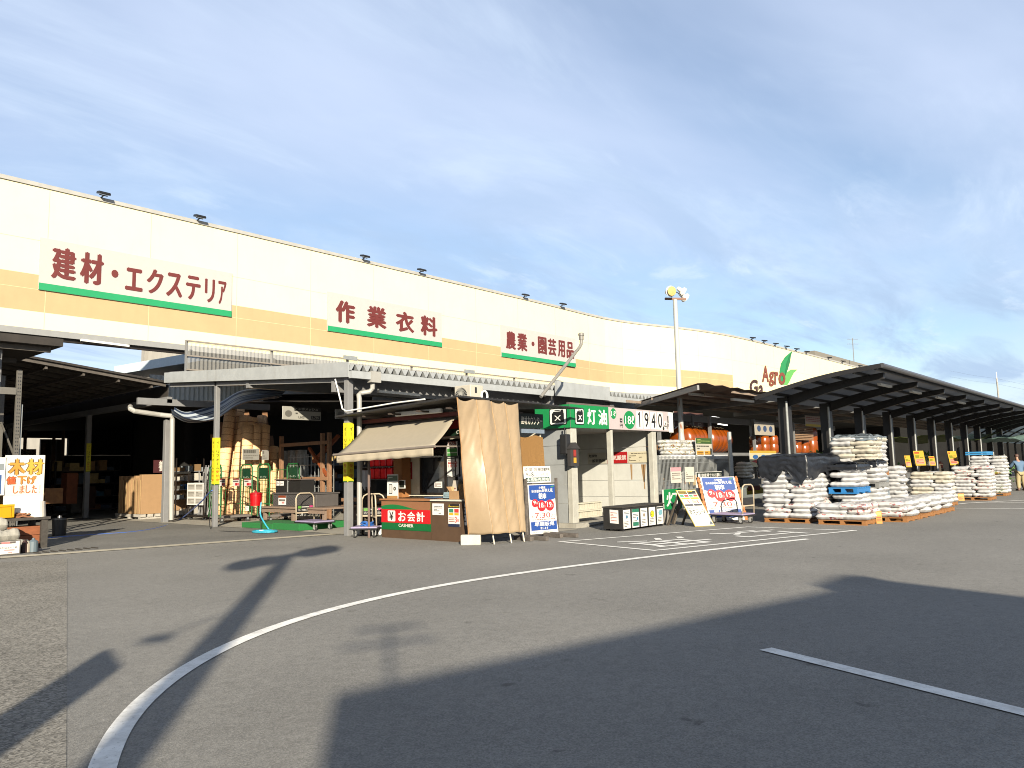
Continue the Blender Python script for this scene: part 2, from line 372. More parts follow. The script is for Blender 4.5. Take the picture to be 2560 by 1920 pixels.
# stains: damp along the gutter by the hose
# ------------------------------------------------------------------ the store front
FY = 27.0
fpath = [V((2.0, FY, 0)), V((10, FY, 0)), V((20, FY, 0)), V((30, FY, 0))] 
top = 10.95
for p in [(1450,790.5),(1500,801.5),(1540,807.5),(1600,813),(1650,816.5),(1697,820.5),(1741,825.5),(1790,832.5),(1830,840),(1871,850.5),(1912,861),(2007,884),(2066,899.5),(2142,919),(2300,960)]:
    q = gp(p[0], p[1], top); fpath.append(V((q.x, q.y if p[0] > 1460 else FY, 0)))
fp = []
for i in range(len(fpath)-1):
    n = max(1, int((fpath[i+1]-fpath[i]).length/1.5))
    for k in range(n): fp.append(fpath[i].lerp(fpath[i+1], k/n))
fp.append(fpath[-1])
for _ in range(5): fp = [fp[0]]+[(fp[i-1]+fp[i]*2+fp[i+1])/4 for i in range(1, len(fp)-1)]+[fp[-1]]
def fnorm(i):
    t = (fp[min(i+1, len(fp)-1)]-fp[max(i-1, 0)]).normalized(); return V((t.y, -t.x, 0))
def strip(i0, i1, z0, z1, off, thick):
    mb = MB(); vs = []
    for i in range(i0, i1+1):
        n_ = fnorm(i); a = fp[i]+n_*off; b = a-n_*thick
        vs += [(a.x, a.y, z0), (a.x, a.y, z1), (b.x, b.y, z1), (b.x, b.y, z0)]
    m = i1-i0; fs = []
    for k in range(m):
        for j in range(4): fs.append((k*4+j, k*4+(j+1) % 4, (k+1)*4+(j+1) % 4, (k+1)*4+j)[::-1])
    fs += [(0, 1, 2, 3), (m*4+3, m*4+2, m*4+1, m*4)]
    return mb.add(vs, fs)
zb, zt, z0f = yp(0, 768, FY).z, yp(0, 672, FY).z, yp(0, 812, FY).z
nf = len(fp)-1
iband = min(range(len(fp)), key=lambda i: abs((fp[i]-gp(1840, 839, top).xy.to_3d()).length))
fac = thing('store_facade', 'long cream store front with a tan band that curves away behind the canopies', 'building', (2, FY, 0))
cladding = mat('cream cladding', (.50, .455, .295), .75, var=.03, scale=.8, dirt=.05)
tanm = mat('tan cladding', (.295, .208, .112), .75, var=.05, scale=1.0, dirt=.08)
strip(0, nf, zt, top, 0, .3).build('upper_cladding', cladding, fac)
strip(0, iband, zb, zt, .0, .3).build('tan_band', tanm, fac)
strip(iband, nf, zb, zt, .0, .3).build('upper_cladding', cladding, fac)
strip(0, nf, z0f, zb, 0, .3).build('lower_cladding', cladding, fac)
strip(0, nf, top, top+.13, .05, .42).build('coping', mat('grey coping', (.24, .235, .22), .6, var=.1, scale=3), fac)
strip(0, nf, z0f-.2, z0f, .02, .3).build('bottom_beam', mat('pale beam', hx('#a3a4a4'), .5, var=.06), fac)
strip(0, nf, z0f-.32, z0f-.2, -.12, .1).build('soffit_beam', dsteel, fac)
jm = MB()
for i in range(0, nf, 2):
    n_ = fnorm(i); a = fp[i]+n_*.003; t = V((-n_.y, n_.x, 0))*.008
    for (q0, q1) in ((z0f, top-.01),): jm.quad(a-t+Z*q0, a+t+Z*q0, a+t+Z*q1, a-t+Z*q1)
zj = (zb+zt)/2+.12
for i in range(0, nf):
    n0, n1 = fnorm(i), fnorm(i+1); a, b = fp[i]+n0*.004, fp[i+1]+n1*.004
    for zz in ((zj, .007), (z0f+(top-z0f)*.62, .006)):
        jm.quad(a+Z*(zz[0]-zz[1]), b+Z*(zz[0]-zz[1]), b+Z*(zz[0]+zz[1]), a+Z*(zz[0]+zz[1]))
jm.build('panel_joints', mat('joint sealant', (.40, .345, .20), .8, var=.03), fac)
# fascia signs
def fascia(t, x0, x1, zlo, zhi, label, chars):
    s = thing('fascia_sign', label, 'sign', ((x0+x1)/2, FY-.06, zlo))
    P = Panel((x0, FY-.05, zlo), UX, Z, .012); W, H = x1-x0, zhi-zlo
    slab(MB(), P, W, H, .05).build('sign_board', mat('sign white', (.30, .275, .265), .5, var=.03), s)
    P.rect(0, 0, W, .225, '#22a56a', 1, 'green_stripe')
    for (ch, a, b, lo, hi) in chars: P.text(ch, a*W, lo*H, b*W, hi*H, '#76302c', 1, .042)
    P.build(s)
fascia('', 8.2, 14.77, 7.6, 9.3, 'long wall sign in maroon kanji and katakana above the lumber yard, leftmost on the facade',
   [('建', .05, .163, .25, .88), ('材', .18, .292, .25, .88), ('・', .33, .365, .46, .62), ('エ', .40, .49, .25, .72), ('ク', .51, .60, .25, .78), ('ス', .615, .705, .25, .77), ('テ', .725, .81, .25, .78), ('リ', .835, .895, .25, .78), ('ア', .915, .995-.03, .25, .78)])
fascia('', 19.15, 25.84, 7.6, 9.3, 'white wall sign with four widely spaced maroon kanji over the grey canopy',
   [('作', .06, .215, .26, .84), ('業', .31, .48, .26, .84), ('衣', .56, .73, .26, .84), ('料', .79, .955, .26, .84)])
fascia('', 30.2, 36.85, 7.55, 9.27, 'white wall sign for garden goods crossed by the slanting vent pipe',
   [('農', .055, .18, .27, .85), ('業', .195, .325, .27, .85), ('・', .38, .42, .49, .64), ('園', .465, .585, .27, .85), ('芸', .60, .72, .27, .85), ('用', .74, .845, .27, .85), ('品', .865, .975, .27, .85)])
# leaf emblem and lettering on the curved end of the facade
def wallpt(px, py):                                        # on the curved wall near photo column px
    best = None
    for i in range(len(fp)-1):
        a, b = fp[i], fp[i+1]; n_ = V(((b-a).y, -(b-a).x, 0)).normalized(); d = ray(px, py)
        den_ = d.dot(n_)
        if abs(den_) < 1e-6: continue
        t = (a-EYEP).dot(n_)/den_
        if t <= 0: continue
        h = EYEP+d*t; s_ = (h-a).xy.dot((b-a).xy)/(b-a).length_squared
        if -.02 <= s_ <= 1.02: best = h+n_*.03; break
    return best
em = thing('store_emblem', 'green leaf emblem with brown lettering on the curved end of the cream facade', 'sign', wallpt(1940, 950))
lw = [wallpt(*p) for p in ((1950,950),(1948,930),(1952,908),(1962,892),(1980,877),(1976,890),(1974,905),(1968,925),(1958,948),(1953,958))]
MB().add(lw, [tuple(range(len(lw)))]).build('leaf', flat('#2f9a5a'), em)
lw = [wallpt(*p) for p in ((1955,962),(1958,945),(1965,932),(1976,924),(1993,924),(1984,932),(1978,943),(1972,956),(1968,962))]
MB().add(lw, [tuple(range(len(lw)))]).build('leaf', flat('#6fbf62'), em)
lw = [wallpt(*p) for p in ((1980,877),(1976,890),(1974,905),(1968,925),(1962,940),(1963,925),(1966,908),(1972,890))]
MB().add([p+V((-.01, -.02, 0)) for p in lw], [tuple(range(len(lw)))]).build('leaf_dark_green', flat('#24814a'), em)  # darker green part laid over the leaf
for ch, x0, y0, x1, y1, c in (('A', 1904, 955, 1921, 914, '#8f4a33'), ('g', 1921, 966, 1934, 929, '#8f4a33'), ('r', 1935, 962, 1944, 929, '#8f4a33'), ('o', 1945, 962, 1962, 931, '#8f4a33'),
                        ('G', 1873, 985, 1893, 949, '#4a2a25'), ('a', 1895, 990, 1907, 963, '#4a2a25')):
    vs, fs = text_geo(ch, .03); pts = []
    for a, b in vs:
        q = wallpt(x0+(x1-x0)*a, y0+(y1-y0)*b); pts.append(q+V((-.008, -.03, 0)) if q else V((0, 0, -5)))
    MB().add(pts, fs).build('lettering', flat(c), em)
# floodlights along the coping
fl = None
lm = mat('floodlight housing', (.02, .02, .02), .4, .5)
def lamp_at(p, n_, label, k):
    global fl
    rz = math.atan2(n_.y, n_.x)
    if fl is None:
        fl = thing('facade_floodlight', label, 'floodlight', (0, 0, 0), 'floodlights along the facade coping')
        MB().bar((0, 0, .0), (.28, 0, .06), .05).bar((.28, -.2, .06), (.28, .2, .06), .04).build('arm', lm, fl)
        MB().prism([(.06, -.27, .16), (.50, -.27, .05), (.53, -.27, .10), (.46, -.27, .20), (.12, -.27, .26)], (0, .54, 0)).build('housing', lm, fl)
        MB().quad((.1, -.23, .146), (.1, .23, .146), (.47, .23, .052), (.47, -.23, .052)).build('lens', mat('lamp glass', (.35, .35, .36), .2, var=0), fl)
        fl.location = p; fl.rotation_euler = (0, 0, rz); fl.scale = (.66, .66, .66)
    else: dup(fl, p, rz, label, scale=(.66, .66, .66))
LL = ['at the far left end', 'second from the left', 'third from the left over the two middle signs', 'right of the middle of the four kanji sign', 'fifth from the left before the coping curves', 'last one before the coping curves']
for k, (px, py) in enumerate(((252,506),(492,562),(905,660),(1047,692),(1307,753),(1401,775))):
    q = yp(px, py, FY); lamp_at(V((q.x, FY-.02, top+.12)), V((0, -1, 0)), 'black floodlight on the facade coping, '+LL[k], k)
for k, px in enumerate((1880,1909,1937,1964,1989,2014,2069,2103,2145)):
    q = wallpt(px, 900) or wallpt(px, 930)
    if q: lamp_at(V((q.x, q.y, top+.12)), V((-.45, -.9, 0)).normalized(), 'small black floodlight in the row over the leaf emblem', k)
# the building volume behind the front
bl = thing('store_building', 'dark open sided store hall behind the cream front', 'building', (30, 45, 0))
inner = mat('interior shade black', (.006, .0055, .005), .9, var=.3, scale=2)  # near-black colour stands in for the shade of the deep interior
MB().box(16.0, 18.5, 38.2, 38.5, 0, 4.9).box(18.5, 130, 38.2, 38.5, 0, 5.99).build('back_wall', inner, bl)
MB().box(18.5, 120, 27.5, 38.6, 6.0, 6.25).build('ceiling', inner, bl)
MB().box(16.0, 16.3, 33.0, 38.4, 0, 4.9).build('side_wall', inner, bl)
MB().box(27, 110, 40.5, 54, 0, 10.2).build('hall', mat('pale metal siding', hx('#c9c3b8'), .6, var=.08, scale=1.5, dirt=.3), bl)
whs = thing('warehouse', 'pale weathered warehouse wall seen through the gap under the facade', 'building', (20, 44, 0))
a = yp(361, 900, 42); MB().box(a.x, a.x+12, 42, 42.4, 0, 13).build('wall', mat('weathered siding', hx('#b9b4ab'), .7, var=.1, scale=1.2, dirt=.5, stretch=(3, 3, .4)), whs)
sh = thing('annex_shed', 'low shed with a pale blue roof edge and ribbed metal wall behind the grey canopy', 'shed', (16, 36, 0))
a, b = yp(285, 937, 39.5), yp(500, 902, 32)
MB().prism([a+V((0, 0, 0)), b, b+V((0, 0, .42)), a+V((0, 0, .42))], (4, 0, 0)).build('roof', mat('pale blue roof', (.36, .42, .46), .5, var=.08), sh)
rib = MB(); c0 = yp(372, 1003, 33.0); c1 = yp(560, 1003, 33.0); ztop = yp(480, 955, 33).z
nr = 50
pts = [(c0.x+(c1.x+2-c0.x)*k/nr, 33.0+(.05 if k % 2 else 0)) for k in range(nr+1)]
rib.add([(x, y, c0.z) for x, y in pts]+[(x, y, ztop+.2) for x, y in pts], [(i, i+1, nr+2+i, nr+1+i) for i in range(nr)]).build('ribbed_wall', mat('ribbed metal', (.36, .39, .41), .5, 0, .08), sh)
# ------------------------------------------------------------------ grey steel canopy
cn = thing('grey_canopy', 'grey steel canopy with corrugated eave and square posts in front of the store', 'canopy', (12.15, 16.2, 0))
CX0, CX1, CY0, CY1 = 12.0, 27.0, 16.0, 26.2
def rz_(y): return 4.22+(y-CY0)*.081
prof = []; x = CX0; k = 0
while x < CX1:
    prof += [(x, 0), (x+.09, 0), (x+.13, .11), (x+.17, .11), (x+.26, 0)] if False else [(x, 0), (x+.025, 0), (x+.115, .15), (x+.145, .15), (x+.235, 0)]
    x += .26
nP = len(prof)
mb = MB(); mb.add([(px_, CY0-.12, rz_(CY0-.12)+h) for px_, h in prof]+[(px_, CY1, rz_(CY1)+h) for px_, h in prof], [(i, i+1, nP+i+1, nP+i) for i in range(nP-1)])
mb.build('roof_sheet', galv, cn, thick=.006)
MB().box(CX0, 20.35, CY0-.17, CY0-.03, 4.0, 4.19).build('gutter', mat('pale gutter', (.215, .225, .23), .45, 0, .08, dirt=.2), cn)
a, b = yp(1391, 1000, 15.6), yp(1518, 968, 15.6)
MB().box(20.36, 23.5, CY0-.32, CY0-.2, 4.0, 4.5).build('fascia', galv, cn)
MB().box(23.5, 27, CY0-.17, CY0-.03, 4.0, 4.19).build('gutter', mat('pale gutter', hx('#a5adb2'), .45, .1, .08), cn)
MB().prism([(CX0-.03, CY0-.05, 4.03), (CX0-.03, 26.3, 4.82), (CX0-.03, 26.3, 5.17), (CX0-.03, CY0-.05, 4.42)], (.03, 0, 0)).build('verge_fascia', galv, cn)
MB().box(CX0+.1, CX1, 16.75, 16.85, 3.72, 4.25).build('beam', steel, cn)
MB().box(CX0+.1, CX1, 21.0, 21.15, 4.2, 4.6).build('beam', steel, cn)
MB().bar((12.2, 16.3, 4.05), (12.2, 26.2, 4.78), .14, .22).build('beam', steel, cn)
MB().bar((16.5, 16.3, 4.05), (16.5, 26.2, 4.78), .14, .22).build('beam', steel, cn)
MB().bar((21.0, 16.3, 4.05), (21.0, 26.2, 4.78), .14, .22).build('beam', steel, cn)
for (x, y, w_) in ((12.17, 16.2, .175), (12.2, 23.05, .14), (12.58, 27.3, .19), (20.6, 16.25, .25), (24.2, 16.2, .25), (19.5, 25.9, .2), (26, 25.9, .2)):
    MB().box(x-w_/2, x+w_/2, y-w_/2, y+w_/2, 0, (rz_(min(y, 26))-.1 if y < 27 else 3.62)).build('post', steel, cn, bevel=.012)
dp = MB().tube([(12.75, 15.93, 4.05), (12.75, 15.95, 3.78), (12.7, 16.0, 3.7), (12.5, 16.12, 3.66), (12.42, 16.1, 3.6), (12.4, 16.05, 3.5), (12.4, 16.05, .05)], .065, 10)
dp.box(12.6, 12.92, CY0-.2, CY0-.02, 3.93, 4.22)
dp.build('downpipe', mat('grey pvc', hx('#b4b2ac'), .5, var=.06, dirt=.2), cn, smooth=False)
MB().tube([yp(326, 1013, 27.6)+V((0, 0, -.05)), yp(326, 1022, 27.4), yp(336, 1028, 27.3), yp(400, 1037, 27.2), yp(428, 1040, 27.0), yp(431, 1048, 27.0), yp(428, 1300, 27.0)], .085, 10).build('downpipe', mat('grey pvc', hx('#b4b2ac'), .5), cn)
MB().tube([xp(838, 948, 11.95), xp(851, 1000, 11.95), xp(856, 1022, 11.95), xp(866, 1028, 11.95), (12.0, 14.2, xp(1000, 1006, 12.0).z), xp(1062, 998, 11.95)], .02, 8).build('white_conduit', white, cn)
tl0 = thing('tube_light', 'long white tube light fixed under the facade beam over the yard entrance', 'light', (10, FY, z0f-.36))
MB().bar(yp(202, 850, FY-.1), yp(322, 865, FY-.1), .1, .07).build('fixture', white, tl0)
# rain water pipe and tube lights under it
tl = thing('tube_light', 'long bare fluorescent tube under the grey canopy beside the grey downpipe', 'light', (14, 16.4, 3.75))
MB().bar(yp(945, 978, 16.5), yp(1048, 988, 16.5), .1, .07).build('fixture', white, tl)
# translucent ribbed screen standing above the canopy
ts = thing('ribbed_screen', 'translucent ribbed plastic screen on grey posts standing above the canopy roof', 'screen', (12.8, 26.35, 5.1))
tm = bpy.data.materials.new('ribbed translucent plastic'); tm.use_nodes = True; n_ = tm.node_tree.nodes; l_ = tm.node_tree.links
tp = n_.new('ShaderNodeBsdfTransparent'); gl_ = n_['Principled BSDF']; gl_.inputs['Base Color'].default_value = (.24, .235, .22, 1); gl_.inputs['Roughness'].default_value = .3
mxs = n_.new('ShaderNodeMixShader'); mxs.inputs[0].default_value = .34; l_.new(tp.outputs[0], mxs.inputs[1]); l_.new(gl_.outputs[0], mxs.inputs[2]); l_.new(mxs.outputs[0], n_['Material Output'].inputs['Surface'])
sx0, sx1 = 12.75, 36.0; npz = 300
pts = [(sx0+(sx1-sx0)*k/npz, 26.35+(.035 if k % 2 else 0)) for k in range(npz+1)]
MB().add([(x, y, 5.22) for x, y in pts]+[(x, y, 6.42) for x, y in pts], [(i, i+1, npz+2+i, npz+1+i) for i in range(npz)]).build('ribbed_sheet', tm, ts)
fr = MB()
for z_ in (5.35, 5.85, 6.38): fr.box(sx0, sx1, 26.28, 26.33, z_-.025, z_+.025)
fr.build('rail', mat('screen rail', hx('#9a9187'), .5), ts)
for x in (12.8, 16.2, 19.8, 23.4, 27, 30.6, 34.2): MB().box(x-.04, x+.04, 26.4, 26.48, 5.1, 6.42).build('post', steel, ts)
for x in (19.8, 27, 34): MB().box(x-.35, x+.35, 26.2, 26.27, 6.33, 6.5).build('cap', galvp, ts)
# ------------------------------------------------------------------ dark yard roof and rack on the left
yr = thing('lumber_yard_roof', 'dark corrugated roof with slatted underside over the lumber yard', 'canopy', (10, 27, 0))
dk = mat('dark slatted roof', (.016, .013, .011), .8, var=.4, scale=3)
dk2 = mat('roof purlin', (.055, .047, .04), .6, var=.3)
def yz(x): return 5.95+(x-4.5)*(4.62-5.95)/(12.4-4.5) if False else 5.42+(x-7.9)*(-.115)
MB().prism([(-9, 27, yz(2)), (2, 27, yz(2)), (12.5, 27, yz(12.5)), (12.5, 27, yz(12.5)+.07), (2, 27, yz(2)+.07), (-9, 27, yz(2)+.07)], (0, 30, 0)).build('roof_sheet', dk, yr)  # left end stretched out of view to block sun from the yard
pu = MB()
for k in range(26): y = 27.1+k*1.1; pu.prism([(2, y, yz(2)-.12), (12.4, y, yz(12.4)-.12), (12.4, y, yz(12.4)-.003), (2, y, yz(2)-.003)], (0, .1, 0))
pu.build('purlins', dk2, yr)
pu = MB()
for k in range(9): x = 3+k*1.12; pu.bar((x, 27.2, yz(x)-.18), (x, 56, yz(x)-.18), .07, .1)
pu.build('rafters', dk2, yr)
MB().box(12.42, 12.6, 27.0, 56, 4.2, 4.42).build('gutter', steel, yr)
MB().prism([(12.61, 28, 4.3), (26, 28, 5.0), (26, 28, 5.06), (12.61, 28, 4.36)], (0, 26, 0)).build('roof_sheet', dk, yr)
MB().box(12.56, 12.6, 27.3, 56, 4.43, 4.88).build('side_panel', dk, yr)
a = yp(345, 1010, 27.0); MB().box(a.x, 16.5, 27.0, 27.12, yp(400, 1013, 27).z, yp(400, 998, 27).z+.02).build('front_gutter', steel, yr)
for (x, y) in ((12.41, 34.0), (12.4, 44.0)): MB().box(x-.09, x+.09, y-.09, y+.09, 0, 4.2).build('post', steel, yr)
wl_ = yp(172, 1100, 52).x
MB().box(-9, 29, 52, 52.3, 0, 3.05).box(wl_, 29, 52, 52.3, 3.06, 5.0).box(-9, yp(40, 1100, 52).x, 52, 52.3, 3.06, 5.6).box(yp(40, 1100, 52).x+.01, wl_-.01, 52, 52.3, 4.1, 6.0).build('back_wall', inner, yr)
yw = thing('pale_store_wall', 'pale sunlit wall glimpsed through the gap at the back of the dark lumber yard', 'wall', (16, 66, 0)); MB().box(6, 30, 66, 66.3, 0, 4.9).build('wall', mat('weathered siding', hx('#b9b4ab'), .7), yw)
for k_, (px_, w__, c__, lab_) in enumerate(((66, 1.0, '#c9b78f', 'pale plank bundle high at the back of the dark yard'), (112, .5, '#3a3230', 'dark upright sheet at the back gap of the yard, left of the pale panel'), (131, .45, '#8f9290', 'grey upright sheet at the back gap of the yard'), (148, .3, '#55524e', 'narrow dark sheet at the right end of the back gap'))):
    q_ = yp(px_, 1112, 51.5); one(MB().box(q_.x-w__/2, q_.x+w__/2, 51.4, 51.6, 2.2 if k_ else 3.0, 4.0 if k_ else 3.4), 'stored_sheet', flat(c__), lab_, 'sheet')
MB().box(-9, -8.7, 27.2, 52, 0, 5.9).build('side_wall', inner, yr)  # unseen wall, added to keep sunlight out of the yard
hr = thing('rack_roof', 'high dark roof over the timber rack at the left edge', 'canopy', (6, 23, 0))
c_ = yp(158, 862, 23.0)
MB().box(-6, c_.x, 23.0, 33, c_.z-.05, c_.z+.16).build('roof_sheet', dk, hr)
MB().box(-6, 3.6, 24.6, 24.8, 0, c_.z-.21).build('sun_block_panel', inner, hr)  # unseen panel added at the left to shade the yard
MB().box(1.5, c_.x-.2, 23.3, 23.4, c_.z-.2, c_.z-.055).box(1.5, c_.x-.25, 26, 26.1, c_.z-.2, c_.z-.055).box(1.5, c_.x-.25, 29, 29.1, c_.z-.2, c_.z-.055).build('purlins', dk2, hr)
MB().bar((c_.x-1.35, 23.6, 0), (c_.x-1.35, 23.6, c_.z-.2), .12).build('post', steel, hr)
# ------------------------------------------------------------------ lamp post
lp = thing('lamp_post', 'tall rust stained grey lamp post with floodlights rising beside the kerosene booth', 'lamp post', (25.45, 13.92, 0))
lx, ly = 25.45, 13.92
pm = bpy.data.materials.new('rusty galvanised pole'); pm.use_nodes = True; n_ = pm.node_tree.nodes; l_ = pm.node_tree.links; p_ = n_['Principled BSDF']
p_.inputs['Roughness'].default_value = .5
tc_ = n_.new('ShaderNodeTexCoord'); mp_ = n_.new('ShaderNodeMapping'); mp_.inputs['Scale'].default_value = (5, 5, 1.3); l_.new(tc_.outputs['Object'], mp_.inputs[0])
no_ = n_.new('ShaderNodeTexNoise'); no_.inputs['Scale'].default_value = 1.5; no_.inputs['Detail'].default_value = 7; l_.new(mp_.outputs[0], no_.inputs['Vector'])
rp_ = n_.new('ShaderNodeValToRGB'); l_.new(no_.outputs[0], rp_.inputs[0]); e_ = rp_.color_ramp.elements; e_[0].position = .58; e_[0].color = (.22, .225, .22, 1); e_[1].position = .66; e_[1].color = (.13, .045, .014, 1)
sp_ = n_.new('ShaderNodeSeparateXYZ'); l_.new(tc_.outputs['Object'], sp_.inputs[0])
mr_ = n_.new('ShaderNodeMapRange'); mr_.inputs['From Min'].default_value = 4.6; mr_.inputs['From Max'].default_value = 3.7; l_.new(sp_.outputs['Z'], mr_.inputs['Value'])
mx_ = n_.new('ShaderNodeMix'); mx_.data_type = 'RGBA'; l_.new(mr_.outputs[0], mx_.inputs['Factor']); mx_.inputs[6].default_value = (.25, .26, .255, 1); l_.new(rp_.outputs[0], mx_.inputs[7]); l_.new(mx_.outputs[2], p_.inputs['Base Color'])
zt_ = yp(1690, 750, ly).z
MB().lathe((lx, ly, 0), [(.145, 0), (.145, 2.4), (.10, 2.75), (.095, 5), (.082, zt_)], 16).build('pole', pm, lp, smooth=False)
MB().bar((lx-.3, ly+.25, zt_+.03), (lx+.32, ly-.28, zt_+.03), .08).build('crossarm', mat('rusty bracket', (.13, .07, .05), .7), lp)
vd = V((-.80, -.58, -.15)).normalized()
hc = yp(1672, 730, ly)+V((-.05, -.1, 0))
hd = V((-.52, -.85, -.1)).normalized()
h_ = MB().lathe(hc+hd*-.1, [(.06, -.22), (.09, -.16), (.12, -.05), (.19, .07), (.205, .12), (.185, .12)], 24, hd).build('floodlight', white, lp, smooth=False)
MB().lathe(hc+hd*.105, [(.175, 0), (.02, .02)], 24, hd).build('lens', mat('amber lens', hx('#dcc27c'), .2, var=.08, scale=20), h_)
for k, (px, py) in enumerate(((1703, 727), (1710, 742))):
    hc2 = yp(px, py, ly-.1); hd2 = V((.80, -.30, -.5)).normalized()
    h_ = MB().lathe(hc2, [(.05, -.2), (.08, -.14), (.09, -.02), (.18, .04), (.19, .08), (.17, .08)], 20, hd2).build('floodlight', white, lp)
    MB().lathe(hc2+hd2*.06, [(.16, 0), (.02, .015)], 20, hd2).build('lens', mat('grey lens', (.3, .3, .3), .2, var=0), h_)
MB().tube([(lx-.1, ly+.1, zt_+.1), (lx+.05, ly, zt_+.32), (lx+.2, ly-.15, zt_+.2)], .02, 6).build('cable', black, lp)
# ------------------------------------------------------------------ cashier kiosk
ki = thing('cashier_kiosk', 'small cashier kiosk with dark glass windows under a thin black roof', 'kiosk', (14.5, 14, 0))
kx = 13.15
kw = MB(); kw.box(kx, kx+.06, 12.55, 15.0, 0, .98); kw.box(kx, kx+.06, 14.55, 15.0, .98, 2.55); kw.box(kx, kx+.06, 12.55, 15, 2.35, 3.0)
kw.box(kx+.06, 15.55, 14.95, 15.0, 0, 2.9); kw.box(15.55, 15.6, 12.6, 15, 0, 2.9)
kw.build('wall', cream, ki)
MB().box(kx-.03, kx+.05, 12.55, 14.55, 1.0, 1.06).box(kx-.03, kx+.05, 12.55, 14.55, 2.29, 2.35).box(kx-.03, kx+.05, 14.49, 14.55, 1.06, 2.29).box(kx-.03, kx+.05, 13.60, 13.66, 1.06, 2.29).box(kx-.03, kx+.05, 12.55, 12.61, 1.06, 2.29).box(kx-.032, kx+.05, 13.25, 13.29, 1.06, 2.29).build('window_frame', dsteel, ki)
MB().box(kx+.0, kx+.012, 12.61, 14.49, 1.06, 2.29).build('window_pane', glass, ki)
MB().box(kx-.12, kx, 12.55, 14.9, .98, 1.0).build('sill', cream, ki)
MB().box(kx+.6, kx+2.6, 12.9, 14.7, .3, 1.25).build('desk', inner, ki)
rf = MB().add([(11.75, 11.75, 3.17), (14.6, 11.75, 3.15), (14.9, 16.4, 3.0), (11.9, 16.4, 3.02), (11.75, 11.75, 3.21), (14.6, 11.75, 3.19), (14.9, 16.4, 3.04), (11.9, 16.4, 3.06)], [(0, 3, 2, 1), (4, 5, 6, 7), (0, 1, 5, 4), (1, 2, 6, 5), (2, 3, 7, 6), (3, 0, 4, 7)])
rf.build('roof', mat('black roof film', (.014, .013, .013), .5, var=.3), ki)
MB().prism([(14.61, 11.75, 3.15), (16.4, 11.85, 3.12), (14.75, 13.0, 3.12)], (0, 0, .03)).build('roof_flap', mat('black roof film', (.014, .013, .013), .5), ki)
pj = MB()
for y in (12.3, 13.3, 14.3, 15.3): pj.box(11.95, 14.55, y, y+.07, 2.96, 3.0)
pj.build('roof_batten', mat('dark batten', (.03, .022, .018), .7), ki)
MB().box(12.55, 12.7, 12.3, 16.2, 2.86, 2.95).build('awning_beam', mat('maroon beam', (.10, .022, .018), .6), ki)
MB().box(13.06, 13.14, 12.5, 14.9, 2.42, 2.8).build('sign_band', mat('cashier band red', hx('#b3161c'), .5), ki)
P = Panel((13.055, 14.0, 2.42), UY, Z); P.rect(-.9, 0, 1.5, .17, '#0b2a18', 1); P.text('CASHIER', .85, .035, 1.42, .13, '#d8d8cc', 2, .03); P.build(ki)
# posters in the kiosk window
P = Panel(xp(1123, 1192, kx-.02), UY, Z); pw = 0.36
def poster_on(parent_px, x0, y0, x1, y1, X, label, draw, name='poster', cat='poster', group=None):
    a = xp(x0, y1, X); b = xp(x1, y0, X); W, H = a.y-b.y, b.z-a.z
    t = thing(name, label, cat, a, group); P = Panel(a, UY, Z, .003)
    slab(MB(), P, W, H, .006).build('sheet', paper, t); draw(P, W, H); P.build(t); return t
def poster_y(x0, y0, x1, y1, Y, label, draw, name='poster', cat='poster', group=None, m=None, th=.012):
    a = yp(x0, y1, Y); b = yp(x1, y0, Y); W, H = b.x-a.x, b.z-a.z
    t = thing(name, label, cat, a, group); P = Panel(a, UX, Z, .003)
    slab(MB(), P, W, H, th).build('sheet', m or paper, t); draw(P, W, H); P.build(t); return t
def d_hours(P, W, H):
    P.rect(.0, H*.86, W, H, '#3b3f3b', 1); P.lines(.03, H*.88, W-.03, H*.97, 1, '#e8e8e0', 2)
    P.lines(W*.1, H*.76, W*.9, H*.83, 1, '#444444', 1); P.rect(W*.1, H*.62, W*.9, H*.72, '#b5332f', 1)
    P.lines(W*.15, H*.64, W*.85, H*.7, 1, '#f2e9e0', 2)
    P.text('18:30', W*.14, H*.45, W*.86, H*.59, '#c2352f', 1, .02); P.text('〜', W*.42, H*.38, W*.58, H*.42, '#555555', 1, .01); P.text('17:00', W*.24, H*.25, W*.8, H*.36, '#3a3a3a', 1, .02)
    P.poly([(0, 0), (W*.4, 0), (0, H*.1)], '#777777', 1); P.poly([(W*.5, 0), (W, H*.12), (W, 0)], '#5c5c5c', 1)
poster_on(None, 1118, 1139, 1146, 1192, kx-.03, 'opening hours notice reading 18:30 and 17:00 on the kiosk window', d_hours)
poster_on(None, 1117, 1117, 1144, 1140, kx-.03, 'green and white bottle shaped flyer above the hours notice', lambda P, W, H: (P.rect(W*.05, 0, W*.95, H*.85, '#4d9a4c', 1), P.rect(W*.2, H*.85, W*.6, H, '#e6efe0', 1), P.rect(W*.05, H*.3, W*.95, H*.42, '#cfe6c8', 2)))
poster_on(None, 1118, 1098, 1143, 1116, kx-.03, 'flyer reading 10% in red at the top of the kiosk window', lambda P, W, H: (P.text('10%', W*.15, H*.2, W*.9, H*.75, '#a8382c', 1, .03), P.lines(W*.1, H*.82, W*.9, H*.95, 1, '#777777', 1)))
poster_on(None, 1086, 1204, 1105, 1220, kx-.03, 'small white card in the kiosk window by the monitor', lambda P, W, H: P.lines(W*.1, H*.15, W*.9, H*.85, 4, '#7a5a52', 1))
poster_on(None, 1021, 1155, 1031, 1198, kx-.01, 'narrow red vertical strip on the cream kiosk wall', lambda P, W, H: (P.rect(0, 0, W, H, '#b3252a', 1), P.lines(W*.3, H*.1, W*.7, H*.9, 6, '#e8d0c8', 2)), 'wall_strip', 'notice')
